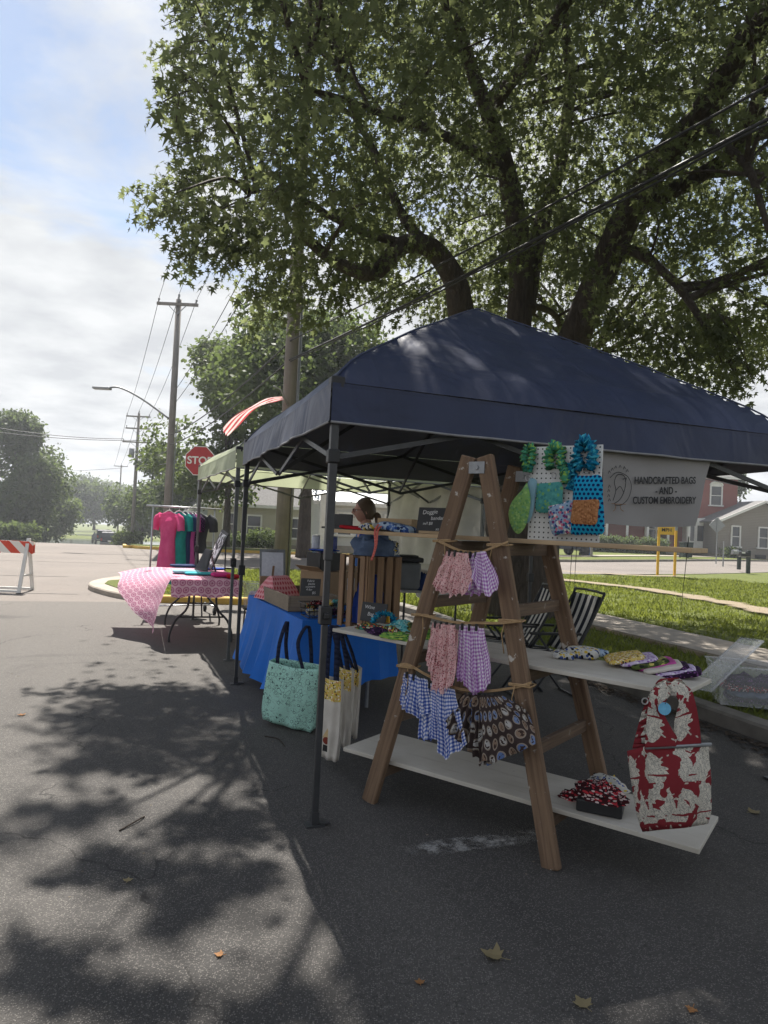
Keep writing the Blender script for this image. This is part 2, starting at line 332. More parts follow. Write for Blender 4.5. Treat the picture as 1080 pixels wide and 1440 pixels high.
m_asph = asphalt('asphalt', (.062, .058, .054, 1), (.042, .040, .038, 1), (.21, .195, .175, 1), .3)
m_road = asphalt('worn_road', (.170, .146, .127, 1), (.138, .119, .105, 1), (.25, .23, .205, 1), .2)
def grassmat(name, c, c2, c3):
    t = NT(name); v = t.co(); a = t.noise(v, .5, 4); b = t.noise(v, 9, 5, .7); col = t.mix(t.ramp(a, (.35, 0), (.65, 1)), c, c2); col = t.mix(t.ramp(b, (.45, 0), (.75, .8)), col, c3)
    t.bump(t.noise(v, 40, 4, .7), 1.0, .03); return t.fin(col, .9, 0, .15)
m_lawn = grassmat('lawn_grass', (.080, .105, .022, 1), (.105, .125, .028, 1), (.15, .14, .05, 1))
m_conc = M('concrete', (.33, .285, .235, 1), (.23, .20, .165, 1), 3, .85, .4, 60)
m_kerb = M('kerb_concrete', (.24, .22, .19, 1), (.12, .11, .095, 1), 4, .9, .5, 50)
m_yel = M('yellow_kerb_paint', (.62, .40, .06, 1), (.50, .33, .09, 1), 3, .7, .3, 50)
m_dirt = M('dirt', (.36, .29, .21, 1), (.24, .19, .13, 1), 5, .95, .6, 40)
# object materials
m_navy = None
def tarp(name, c, c2, under, sheer):
    """awning cloth: one colour outside, a coating inside, a little sheen, folds"""
    t = NT(name); g = t.n('ShaderNodeNewGeometry'); v = t.co(); f = t.ramp(t.noise(v, 2.2, 4), (.35, 0), (.65, 1)); col = t.mix(g.outputs['Backfacing'], t.mix(f, c2, c), under)
    uu = t.sep(t.co('UV')); cre = t.mth('ADD', *[t.mth('MAXIMUM', 0.0, t.mth('SUBTRACT', 1.0, t.mth('MULTIPLY', t.mth('ABSOLUTE', t.mth('SUBTRACT', t.mth('FRACT', t.mth('ADD', t.mth('MULTIPLY', q_, 1.31), .17)), .5)), 28.0))) for q_ in (uu[0], uu[1])])
    h = t.mth('ADD', t.mth('ADD', t.noise(v, 2.2, 2, .5, 1.5), t.mth('MULTIPLY', cre, .10)), t.mth('MULTIPLY', t.noise(v, 12, 2, .5, 1.5), .07)); t.bump(h, .40, .06); cl = t.fin(col, .48, 0, .35)
    tr = t.n('ShaderNodeBsdfTranslucent'); t.set(tr.inputs[0], t.mix(f, c2, c)); mx = t.n('ShaderNodeMixShader'); mx.inputs[0].default_value = sheer
    t.t.links.new(t.b.outputs[0], mx.inputs[1]); t.t.links.new(tr.outputs[0], mx.inputs[2]); t.t.links.new(mx.outputs[0], t.o.inputs[0]); return t.m
m_navy = tarp('navy_awning', (.019, .028, .068, 1), (.014, .021, .052, 1), (.17, .17, .18, 1), .035)
m_green = tarp('green_awning', (.47, .51, .34, 1), (.42, .46, .30, 1), (.46, .48, .38, 1), .40)
m_seam = fabric('seam_tape', (.06, .07, .11, 1), sheer=0)
m_pole = M('black_powder_coat', (.035, .036, .038, 1), (.022, .023, .025, 1), 20, .45, .1, 150, 0, .5)
m_grpole = M('grey_powder_coat', (.12, .125, .12, 1), (.08, .085, .08, 1), 20, .5, .1, 150, .2, .5)
m_alu = M('worn_aluminium', (.55, .55, .55, 1), (.40, .40, .41, 1), 14, .38, .1, 120, .9, .5)
m_galv = M('galvanised_steel', (.30, .31, .32, 1), (.22, .23, .24, 1), 18, .5, .15, 90, .6, .5)
m_black = M('black_plastic', (.018, .018, .019, 1), (.012, .012, .013, 1), 20, .5, .1, 90)
m_white = M('white_paint', (.74, .73, .70, 1), (.62, .61, .58, 1), 5, .6, .15, 50)
t = NT('painted_shelf_board'); v = t.co(); mp = t.n('ShaderNodeMapping'); t.t.links.new(v, mp.inputs[0]); mp.inputs['Scale'].default_value = (1.2, 14, 14); g_ = t.noise(mp.outputs[0], 2.5, 6, .65); cb_ = t.mix(t.ramp(t.noise(v, 3, 5, .6), (.35, 0), (.7, .8)), (.52, .49, .43, 1), (.40, .37, .31, 1)); cb_ = t.mix(t.ramp(g_, (.56, 0), (.72, .55)), cb_, (.30, .26, .21, 1)); cb_ = t.mix(t.ramp(t.noise(v, 26, 5, .7), (.68, 0), (.72, .6)), cb_, (.20, .15, .11, 1)); t.bump(g_, .3, .003); t.fin(cb_, .6, 0, .35); m_board = t.m
m_pine = wood('raw_pine', (.52, .38, .23, 1), (.40, .28, .16, 1), 3, 0)
m_oldwood = wood('old_ladder_wood', (.230, .150, .092, 1), (.080, .048, .031, 1), 2.2, 2, .75, .8)
m_oldwoodx = wood('old_rung_wood', (.185, .128, .086, 1), (.075, .048, .033, 1), 2.2, 0, .75, .2)
m_crate = wood('crate_wood', (.30, .19, .11, 1), (.20, .12, .07, 1), 3, 2, .75)
m_tray = wood('weathered_tray_wood', (.27, .22, .16, 1), (.17, .135, .10, 1), 3, 0, .8)
m_pwood = wood('utility_pole_wood', (.27, .25, .23, 1), (.18, .165, .15, 1), .5, 2, .85)
m_twine = M('jute_twine', (.40, .27, .14, 1), (.28, .18, .09, 1), 60, .9, .5, 200)
m_chalk = M('chalkboard', (.030, .031, .033, 1), (.045, .046, .048, 1), 8, .7, .05)
m_chalkw = M('chalk', (.72, .72, .70, 1), (.5, .5, .5, 1), 60, .95, 0)
m_card = M('cardboard', (.30, .205, .125, 1), (.25, .17, .10, 1), 5, .85, .2, 60)
m_ink = M('black_print', (.02, .02, .022, 1), None, 10, .7, 0)
m_ora = M('orange_print', (.32, .15, .04, 1), None, 10, .7, 0)
m_glass = M('dark_window_glass', (.03, .035, .04, 1), (.02, .022, .026, 1), 2, .08, 0, 10, 0, .8)
m_wire = M('wire_insulation', (.03, .03, .032, 1), None, 3, .6, 0)
m_red = M('red_sign_paint', (.46, .035, .04, 1), (.36, .03, .035, 1), 8, .5, .05)
m_signw = M('white_sign_paint', (.78, .78, .76, 1), (.7, .7, .68, 1), 8, .5, .05)
m_orange = M('orange_stripe_paint', (.70, .10, .035, 1), (.58, .09, .04, 1), 8, .5, .05)
m_hivis = M('yellow_sign_paint', (.72, .42, .03, 1), (.62, .36, .03, 1), 8, .5, .05)
def leafmat(name, c, c2, trans=.45):
    t = NT(name); at_ = t.n('ShaderNodeAttribute', attribute_name='lv'); col = t.mix(at_.outputs['Fac'], c, c2)
    t.fin(col, .6, 0, .12); tr = t.n('ShaderNodeBsdfTranslucent'); t.set(tr.inputs[0], t.mix(.5, col, (c2[0] * 1.7, c2[1] * 1.7, c2[2] * 1.0, 1))); mx = t.n('ShaderNodeMixShader'); mx.inputs[0].default_value = trans
    t.t.links.new(t.b.outputs[0], mx.inputs[1]); t.t.links.new(tr.outputs[0], mx.inputs[2]); t.t.links.new(mx.outputs[0], t.o.inputs[0]); return t.m
m_leaf = leafmat('maple_leaf', (.082, .098, .062, 1), (.120, .138, .076, 1), .75)
m_leafd = leafmat('dark_leaf', (.050, .075, .035, 1), (.095, .125, .052, 1), .45)
m_leafl = leafmat('pale_leaf', (.065, .095, .035, 1), (.115, .150, .055, 1), .4)
m_blade = leafmat('grass_blade', (.095, .125, .022, 1), (.155, .175, .045, 1), .5)
def bark(name, c, c2):
    t = NT(name); v = t.co(); mp = t.n('ShaderNodeMapping'); t.t.links.new(v, mp.inputs[0]); mp.inputs['Scale'].default_value = (9, 9, 1.6); h = t.noise(mp.outputs[0], 2.2, 7, .65, .8)
    t.bump(h, 1.0, .05); return t.fin(t.mix(t.ramp(h, (.35, 0), (.65, 1)), c2, c), .9, 0, .2)
m_bark = bark('maple_bark', (.095, .078, .064, 1), (.045, .037, .031, 1))

# ================================================================== THE SETTING
def ussheet(name, u0, u1, s0, s1, nu, nv, mat_, dz, jag=None):
    mb = MB()
    def f(a, b):
        u = u0 + (u1 - u0) * a; s = s0 + (s1 - s0) * b
        if jag: u, s = jag(u, s, a, b)
        p = us(u, s); p.z = gz(p.x, p.y) + dz; return p
    mb.grid(f, nu, nv); return G(name, mb, mat_, True)
# terrain to the horizon; it dips into the lake bed
mb = MB()
def terr(a, b):
    x = -260 + 520 * a; y = -25 + 445 * b; u = .943 * x + .332 * y; s = -.332 * x + .943 * y
    z = gz(x, y) - .06
    w = 1 - sstep(8, 30, u); z -= 2.2 * sstep(88, 94, s) * w * (1 - sstep(118, 124, s)) + w * 2.7 * sstep(122, 190, s)
    return (x, y, z)
mb.grid(terr, 130, 120); G('ground', mb, m_lawn, True)
ussheet('road', -90, 70, -25, 86, 60, 80, m_road, 0)
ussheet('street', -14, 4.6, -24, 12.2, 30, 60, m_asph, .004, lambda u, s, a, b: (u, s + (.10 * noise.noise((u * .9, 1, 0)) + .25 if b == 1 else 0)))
t = NT('lake_water'); wv = t.co(); t.bump(t.noise(wv, 1.3, 4), .25, .05); t.fin((.05, .06, .055, 1), .12, 0, .5); m_water = t.m
mb = MB(); mb.poly([us(-140, 87, -2.75), us(30, 87, -2.75), us(30, 128, -2.75), us(-140, 128, -2.75)]); G('lake', mb, m_water)

def smooth_path(pts, n=5):
    out = []
    for k in range(len(pts) - 1):
        p0 = pts[max(k - 1, 0)]; p1 = pts[k]; p2 = pts[k + 1]; p3 = pts[min(k + 2, len(pts) - 1)]
        for j in range(n):
            t_ = j / n; out.append(tuple(.5 * (2 * b + (c - a) * t_ + (2 * a - 5 * b + 4 * c - d) * t_ ** 2 + (3 * b - a - 3 * c + d) * t_ ** 3) for a, b, c, d in zip(p0, p1, p2, p3)))
    out.append(tuple(pts[-1])); return out
def kerbline(name, pts, mat_, side=1, h=.125, w=.16):
    """kerb along pts in (u,s); top inside edge on the left (side=1) of travel"""
    mb = MB(); n = len(pts); ring = []
    for k, (u, s) in enumerate(pts):
        a = Vector(pts[max(k - 1, 0)]); b = Vector(pts[min(k + 1, n - 1)]); d = (b - a).normalized(); nn = Vector((-d.y, d.x)) * side
        row = []
        for off, z in ((0, -.05), (.0, h - .02), (.02, h), (w, h), (w, -.05)):
            q = us(u + nn.x * off, s + nn.y * off); q.z = gz(q.x, q.y) + z; row.append(q)
        ring.append(row)
    for k in range(n - 1):
        for j in range(4): mb.quad(ring[k][j], ring[k + 1][j], ring[k + 1][j + 1], ring[k][j + 1])
    return G(name, mb, mat_)
curb1 = [(4.5, -20), (4.5, -8), (4.5, 0), (4.5, 6), (4.5, 10.6), (4.4, 11.75)]
curb2 = [(4.4, 11.75), (3.0, 12.0), (1.6, 12.2), (.35, 12.4)]
nose = [(.35, 12.4), (-.2, 12.85), (-.6, 13.6), (-.88, 14.5), (-.85, 15.4), (-.5, 16.4), (.2, 17.6), (1.6, 19.2), (2.9, 20.2)]
cross = [(2.9, 20.2), (8, 20.7), (15.3, 21.7), (22, 23.7), (28.3, 26), (45, 32), (62, 38)]
nose_s = smooth_path(nose, 4)
kerbline('kerb', curb1, m_kerb, -1, w=.18); kerbline('kerb', smooth_path(curb2, 3), m_yel, -1); kerbline('kerb', nose_s, m_conc, -1, .10, .45); kerbline('kerb', smooth_path(cross, 3), m_kerb, -1)
def lawn(name, poly, mat_, dz=.12):
    bm = bmesh.new(); vs_ = [bm.verts.new(us(u, s)) for u, s in poly]; f = bm.faces.new(vs_)
    bmesh.ops.triangulate(bm, faces=bm.faces[:]); bmesh.ops.subdivide_edges(bm, edges=bm.edges[:], cuts=6, use_grid_fill=True); bmesh.ops.triangulate(bm, faces=bm.faces[:])
    for v in bm.verts: v.co.z = gz(v.co.x, v.co.y) + dz + .03 * noise.noise(v.co * .35)
    bm.normal_update()
    for f in bm.faces:
        if f.normal.z < 0: f.normal_flip()
    me = bpy.data.meshes.new(name); bm.to_mesh(me); bm.free(); me.materials.append(mat_)
    o = bpy.data.objects.new(name, me); COL.objects.link(o); o['kind'] = 'structure'; return o
ins = [(u + .15, s) for u, s in curb1] + [(u + .1, s + .12) for u, s in curb2[1:]] + [(u + .28, s + (.12 if s < 15 else -.05)) for u, s in nose[1:]] + [(u, s - .12) for u, s in cross[1:]] + [(70, 38), (70, -20)]
lawn('lawn', ins, m_lawn, .10)
far_c = smooth_path([(-.6, 86), (-.6, 60), (-.6, 36), (-.2, 33.4), (1.2, 32.4), (4.3, 32.2), (12, 32.4), (21, 32.9), (33, 36), (45, 40.2), (66, 48)], 3)
kerbline('kerb', far_c[6:20], m_yel, -1); kerbline('kerb', far_c[19:], m_kerb, -1)
lawn('lawn', [(-.45, 86), (-.45, 36), (.1, 33.6), (1.3, 32.6), (4.3, 32.4), (12, 32.6), (21, 33.1), (33, 36.2), (45, 40.4), (70, 49.5), (70, 100), (28, 100)], m_lawn, .11)
lawn('lawn', [(-10.5, 86), (-10.5, 37), (-13, 34.5), (-60, 34), (-60, 86)], m_lawn, .11)
# walk, worn track and far pavement as sheets above the lawn
def strip(name, pts, w, mat_, dz, jag=0):
    mb = MB(); rows = []
    P_ = smooth_path(pts, 40); n = len(P_)
    for k, (u, s) in enumerate(P_):
        a = Vector(P_[max(k - 1, 0)]); b = Vector(P_[min(k + 1, n - 1)]); d = (b - a).normalized(); nn = Vector((-d.y, d.x))
        jl = jag * .7 * (noise.noise((k * .09, 3, 1)) + .4 * noise.noise((k * .33, 3, 8))); jr = jag * .7 * (noise.noise((k * .09, 9, 4)) + .4 * noise.noise((k * .33, 5, 2))); row = []
        for j in range(5):
            off = -w / 2 - jl + (w + jl + jr) * j / 4; q = us(u + nn.x * off, s + nn.y * off); q.z = gz(q.x, q.y) + dz; row.append(q)
        rows.append(row)
    for k in range(n - 1):
        for j in range(4): mb.quad(rows[k][j], rows[k][j + 1], rows[k + 1][j + 1], rows[k + 1][j], ((j / 4, 0), (j / 4 + .25, 0), (j / 4 + .25, 1), (j / 4, 1)))
    G(name, mb, mat_)
t = NT('worn_track'); v = t.co(); ux, uy, uz = t.sep(t.co('UV')); ed = t.mth('MULTIPLY', t.mth('MULTIPLY', ux, t.mth('SUBTRACT', 1.0, ux)), 4.0); ed = t.mth('ADD', ed, t.mth('MULTIPLY', t.mth('SUBTRACT', t.noise(v, 5, 5, .7), .5), 1.5)); al = t.ramp(ed, (.35, 0), (.75, .92)); t.bump(t.noise(v, 40, 4), .6, .03); t.fin(t.mix(t.noise(v, 6, 5, .7), (.32, .26, .19, 1), (.20, .165, .12, 1)), .95, 0, .1); tp_ = t.n('ShaderNodeBsdfTransparent'); mx = t.n('ShaderNodeMixShader'); t.t.links.new(al, mx.inputs[0]); t.t.links.new(tp_.outputs[0], mx.inputs[1]); t.t.links.new(t.b.outputs[0], mx.inputs[2]); t.t.links.new(mx.outputs[0], t.o.inputs[0]); m_track = t.m
def pathus(px, py, z=.12): p = gp(px, py, z); return (.943 * p.x + .332 * p.y, -.332 * p.x + .943 * p.y)
mb = MB()
for k in range(16):                                                     # the walk is poured slab by slab
    s0 = -6 + k * 1.45
    mb.box(us(7.1, s0 + .7, .09), (1.16, 1.45, .1), YAW)
WALK = G('sidewalk', mb, m_dirt)
for k in range(16):
    s0 = -6 + k * 1.45; mb = MB(); mb.box((0, 0, 0), (1.12, 1.432, .08)); o = P('slab', mb, m_conc, WALK, world=False, bevel=.006); o.location = us(7.1, s0 + .7, .122 + .006 * noise.noise((k * 1.7, 0, 0))); o.rotation_euler = (.006 * noise.noise((k, 2, 0)), .006 * noise.noise((k, 5, 0)), YAW)
strip('dirt_track', [pathus(700, 806), pathus(800, 817), pathus(905, 829), pathus(1000, 845), pathus(1085, 862), pathus(1250, 900)], 1.05, m_track, .150, .5)
strip('dirt_track', [pathus(745, 801), pathus(830, 806), pathus(900, 810), pathus(960, 811)], .8, m_track, .150, .4)
strip('far_sidewalk', [(2, 37.2), (12, 36.6), (22, 37.0), (33, 40), (45, 44.2), (60, 50)], 1.3, m_conc, .14)
# white paint scuff and faded bay line on the asphalt
t = NT('scuffed_paint'); v = t.co(); ux, uy, uz = t.sep(t.co('UV')); ed = t.mth('MULTIPLY', t.mth('MULTIPLY', ux, t.mth('SUBTRACT', 1.0, ux)), t.mth('MULTIPLY', uy, t.mth('SUBTRACT', 1.0, uy))); ed = t.mth('MINIMUM', t.mth('MULTIPLY', ed, 30.0), 1.0); msk = t.mth('MULTIPLY', t.ramp(t.noise(v, 11, 7, .75), (.44, 0), (.62, .8)), ed); t.bump(t.noise(v, 90, 3, .7), .6, .005); t.fin((.36, .35, .33, 1), .85, 0, .2); tp_ = t.n('ShaderNodeBsdfTransparent'); mx = t.n('ShaderNodeMixShader'); t.t.links.new(msk, mx.inputs[0]); t.t.links.new(tp_.outputs[0], mx.inputs[1]); t.t.links.new(t.b.outputs[0], mx.inputs[2]); t.t.links.new(mx.outputs[0], t.o.inputs[0]); m_scuff = t.m
for a, b, w in (((568, 1197), (790, 1170), .075), ((1040, 1010), (1180, 1060), .08)):
    p, q = gp(*a, .008), gp(*b, .008); d = (q - p).normalized(); n_ = Vector((-d.y, d.x, 0)) * w; mb = MB(); mb.quad(p - n_, q - n_, q + n_, p + n_); G('road_marking', mb, m_scuff)
# long tar joints across the worn road
mb = MB()
m_tar = M('tar_joint', (.10, .09, .085, 1), (.16, .14, .12, 1), 3, .8, .2)
for s_, u0, u1 in ((13.6, -30, -1), (17.2, -40, -1.5), (22.2, -60, 20), (27.0, -60, 30)):
    for k in range(24):
        a = u0 + (u1 - u0) * k / 24; b = u0 + (u1 - u0) * (k + 1) / 24; j0 = .12 * noise.noise((a * .4, s_, 0)); j1 = .12 * noise.noise((b * .4, s_, 0))
        ws = [us(a, s_ + j0), us(b, s_ + j1), us(b, s_ + j1 + .07), us(a, s_ + j0 + .07)]
        for q in ws: q.z = gz(q.x, q.y) + .006
        mb.quad(*ws)
G('tar_joints', mb, m_tar)
# blades of grass on the near lawns: nobody could count them
def blades(name, n, test, hmax=.075):
    Vv = np.zeros((n * 3, 3)); lv = np.zeros(n * 3); k = 0
    while k < n:
        p = test()
        if p is None: continue
        a = rnd.random() * 6.283; h = hmax * (.4 + .8 * rnd.random()); w = .004 + .010 * rnd.random() + .0005 * p.y; l = .6 * h
        ca, sa = math.cos(a), math.sin(a); z = gz(p.x, p.y) + .095
        Vv[3 * k] = (p.x - ca * w, p.y - sa * w, z); Vv[3 * k + 1] = (p.x + ca * w, p.y + sa * w, z); b = rnd.random() * 6.283
        Vv[3 * k + 2] = (p.x + math.cos(b) * l, p.y + math.sin(b) * l, z + h); lv[3 * k:3 * k + 3] = rnd.random(); k += 1
    me = bpy.data.meshes.new(name); me.vertices.add(n * 3); me.vertices.foreach_set('co', Vv.ravel()); me.loops.add(n * 3); me.loops.foreach_set('vertex_index', np.arange(n * 3))
    me.polygons.add(n); me.polygons.foreach_set('loop_start', np.arange(n) * 3); me.polygons.foreach_set('loop_total', np.full(n, 3))
    at_ = me.attributes.new('lv', 'FLOAT', 'POINT'); at_.data.foreach_set('value', lv); me.update(calc_edges=True); me.materials.append(m_blade)
    o = bpy.data.objects.new(name, me); COL.objects.link(o); o['kind'] = 'stuff'; o['label'] = 'short green grass of the roadside lawn'; return o
TRK = [pathus(700, 806), pathus(800, 817), pathus(905, 829), pathus(1000, 845), pathus(1085, 862), pathus(1250, 900)]
def seg_d(p, a, b):
    ax, ay = a; bx, by = b; t_ = max(0, min(1, ((p[0] - ax) * (bx - ax) + (p[1] - ay) * (by - ay)) / ((bx - ax) ** 2 + (by - ay) ** 2))); return math.hypot(p[0] - ax - t_ * (bx - ax), p[1] - ay - t_ * (by - ay))
def near_lawn():
    u = 4.7 + 17 * rnd.random() ** 1.3; s = 1 + 20 * rnd.random()
    if 6.5 < u < 7.72: return None
    if noise.noise((u * .9, s * .9, 7)) + .5 * noise.noise((u * 3, s * 3, 1)) < -.18 and rnd.random() < .7: return None
    if min(seg_d((u, s), TRK[k], TRK[k + 1]) for k in range(5)) < .42 + .35 * noise.noise((u * 1.5, s * 1.5, 2)) and rnd.random() < .93: return None
    if s > 20.0 + (u - 2.9) * .1: return None
    return us(u, s)
def bulb_lawn():
    u = -.3 + 5 * rnd.random(); s = 12.5 + 7 * rnd.random()
    if s < 12.65 or s > 16.2 + (u + .3) * 1.25 or u < -.1 + max(0, 13.6 - s) * .7: return None
    return us(u, s)
blades('grass', 90000, near_lawn); blades('grass', 16000, bulb_lawn)
# leaf litter along the kerb gutter
def litter():
    u = 4.42 - abs(rnd.gauss(0, .09)); s = 2.4 + 6 * rnd.random(); p = us(u, s); p.z = .0; return p
mb = MB(); m_litter = M('dry_litter', (.07, .05, .032, 1), (.035, .026, .02, 1), 40, .95, 0)
for k in range(1500):
    p = litter(); p.z = .008 + .018 * rnd.random(); a = rnd.random() * 6.28; r_ = .008 + .022 * rnd.random(); d = Vector((math.cos(a), math.sin(a), .3 * rnd.random())) * r_; e = Vector((-math.sin(a), math.cos(a), .4 * rnd.random())) * r_ * .6
    mb.quad(p - d, p - e, p + d, p + e)
G('leaf_litter', mb, m_litter, kind='stuff')['label'] = 'dark litter of leaf scraps in the gutter'

# crumbs, grit and scraps of leaf over the near asphalt
mb = MB(); m_grit = M('street_grit', (.20, .17, .13, 1), (.09, .075, .06, 1), 30, .95, 0)
for k in range(900):
    p = us(-4.5 + 9 * rnd.random(), .9 + 9 * rnd.random() ** 1.4); r_ = .0025 + .007 * rnd.random() ** 3; a = rnd.random() * 6.28; d = Vector((math.cos(a), math.sin(a), 0)) * r_; e = Vector((-math.sin(a), math.cos(a), 0)) * r_ * rnd.uniform(.4, 1); h_ = Vector((0, 0, r_ * rnd.uniform(.3, .9))); p.z = .005
    mb.quad(p - d, p - e, p + d * .2 + h_, p - d); mb.quad(p - e, p + d, p + h_, p + h_ * .9); mb.quad(p + d, p + e, p + h_, p + h_ * .9); mb.quad(p + e, p - d, p + h_, p + h_ * .9)
G('street_grit', mb, m_grit, kind='stuff')['label'] = 'grit and leaf crumbs scattered on the asphalt'

# ================================================================== TREES
TEMPL_MAPLE = np.array([(0, 0), (.40, .06), (.13, .25), (.52, .50), (.11, .50), (0, 1.0), (-.11, .50), (-.52, .50), (-.13, .25), (-.40, .06)], float)
TEMPL_LEAF = np.array([(0, 0), (.32, .35), (.22, .75), (0, 1.0), (-.22, .75), (-.32, .35)], float)
def leaves(name, C, D, Nn, size, templ, mat_, parent, lv=None, bend=.12):
    """a mass of separate leaf faces; C stalk points, D blade directions, Nn facing"""
    n = len(C); k = len(templ); D = D / np.linalg.norm(D, axis=1)[:, None]; X = np.cross(D, Nn); X /= (np.linalg.norm(X, axis=1)[:, None] + 1e-9); Z = np.cross(X, D)
    t_ = templ[None]; sz = size[:, None, None]
    V_ = C[:, None, :] + (X[:, None, :] * t_[..., 0:1] + D[:, None, :] * t_[..., 1:2] - Z[:, None, :] * (bend * (t_[..., 0:1] ** 2 * 2 + t_[..., 1:2] ** 2))) * sz
    p, _ = wloc(parent); V_ -= np.array(p)
    me = bpy.data.meshes.new(name); me.vertices.add(n * k); me.vertices.foreach_set('co', V_.ravel()); me.loops.add(n * k); me.loops.foreach_set('vertex_index', np.arange(n * k))
    me.polygons.add(n); me.polygons.foreach_set('loop_start', np.arange(n) * k); me.polygons.foreach_set('loop_total', np.full(n, k))
    at_ = me.attributes.new('lv', 'FLOAT', 'POINT'); lvv = nprng.random(n) if lv is None else lv; at_.data.foreach_set('value', np.repeat(lvv, k)); me.update(calc_edges=True); me.materials.append(mat_)
    o = bpy.data.objects.new(name, me); COL.objects.link(o); o.parent = parent; return o
def inpoly(px, py, poly):
    c = np.zeros(px.shape, bool); j = len(poly) - 1
    for i in range(len(poly)):
        xi, yi = poly[i]; xj, yj = poly[j]
        c ^= ((yi > py) != (yj > py)) & (px < (xj - xi) * (py - yi) / (yj - yi + 1e-12) + xi); j = i
    return c
def bez(pts, n=6): return [Vector(p) for p in smooth_path([tuple(p) for p in pts], n)]
def taper(n, a, b, p=1): return [a + (b - a) * (k / (n - 1)) ** p for k in range(n)]

# ---- the great silver maple behind the stall
BASE = gp(724, 862, .12); YT = BASE.y
maple = T('maple_tree', 'huge silver maple with several dark stems spreading over the stall', 'tree', BASE)
trunk = MB(); tw = bez([BASE + Vector((0, 0, -.2)), BASE + Vector((0, 0, .6)), BASE + Vector((.02, 0, 1.5)), BASE + Vector((.0, .05, 2.6))]); trunk.tube(tw, taper(len(tw), .78, .60), 18)
TRK_O = P('trunk', trunk, m_bark, maple, True)
LIMBS = []
def limb(pix, r0, r1, start=None):
    pts = [start] if start is not None else []
    pts += [at(x, y, Y) for x, y, Y in pix]; w = bez(pts, 6); rr = taper(len(w), r0 * .8, r1 * .75)
    for i in range(1, len(w) - 1): w[i] = w[i] + Vector((noise.noise(w[i] * .9), noise.noise(w[i] * .9 + Vector((7, 0, 0))), 0)) * .10
    mb = MB(); mb.tube(w, rr, 12); P('limb', mb, m_bark, maple, True); LIMBS.extend(zip(w, rr)); return w
c0 = BASE + Vector((0, 0, 2.1))
limb([(668, 560, YT - .3), (648, 440, YT - .5), (640, 395, YT - .7), (612, 350, YT - 1.0), (570, 345, YT - 1.5), (525, 383, YT - 2.0), (480, 372, YT - 2.6), (420, 330, YT - 3.2)], .34, .08, c0)
limb([(640, 393, YT - .7), (600, 340, YT - .8), (560, 290, YT - .5), (520, 200, YT - .2), (470, 90, YT)], .15, .05)
limb([(726, 560, YT), (733, 440, YT), (728, 330, YT - .2), (712, 240, YT - .5), (690, 160, YT - 1.2), (650, 60, YT - 2), (600, -60, YT - 3)], .36, .08, c0)
limb([(738, 440, YT), (748, 370, YT + .2), (768, 310, YT + .4), (790, 230, YT + .5), (800, 120, YT + .4), (790, 0, YT)], .26, .08)
limb([(790, 520, YT - .2), (815, 462, YT - .4), (848, 375, YT - .8), (880, 300, YT - 1.2), (925, 235, YT - 1.8), (985, 165, YT - 2.5), (1035, 70, YT - 3.4), (1085, 10, YT - 4.2), (1200, -120, YT - 5.5)], .38, .16, c0)
limb([(880, 300, YT - 1.2), (960, 260, YT - 1.6), (1030, 215, YT - 2.2), (1090, 100, YT - 3.0), (1220, 20, YT - 4)], .17, .09)
limb([(860, 345, YT - 1.0), (905, 360, YT - 1.4), (955, 400, YT - 2.0), (1000, 470, YT - 2.6), (1035, 530, YT - 3.0)], .12, .03)
limb([(745, 430, YT + .2), (775, 440, YT + 1), (800, 480, YT + 2), (830, 500, YT + 3)], .09, .03)
limb([(985, 165, YT - 2.5), (1010, 190, YT - 3), (1060, 260, YT - 4), (1090, 330, YT - 4.6)], .10, .03)
limb([(712, 240, YT - .5), (640, 200, YT - 1.4), (540, 160, YT - 2.4), (430, 122, YT - 3.4)], .13, .03)
limb([(690, 160, YT - 1.2), (760, 60, YT - 3.2), (820, -80, YT - 5), (860, -260, YT - 6.5)], .14, .04)
limb([(612, 350, YT - 1.0), (520, 330, YT - 2), (420, 280, YT - 3), (350, 272, YT - 3.5)], .10, .02)
OUT = [(300, -900), (250, -60), (238, 8), (243, 26), (276, 46), (240, 70), (214, 86), (226, 130), (230, 168), (242, 210), (250, 258), (205, 272), (190, 284), (208, 316), (244, 342), (268, 330), (250, 374), (286, 382), (312, 348), (322, 386), (352, 400), (345, 440), (362, 462), (420, 455), (470, 432), (505, 420), (560, 425), (640, 452), (700, 452), (770, 470), (830, 505), (900, 520), (945, 532), (985, 548), (1030, 552), (1060, 535), (1090, 500), (1400, 520), (1800, -900)]
SUN2 = np.array(SUND)
def proj_np(Pts):
    d = Pts - np.array(EYEP); z = d @ np.array(FW); return 540 + F_PX * (d @ np.array(RT)) / z, 720 - F_PX * (d @ np.array(UP)) / z, z
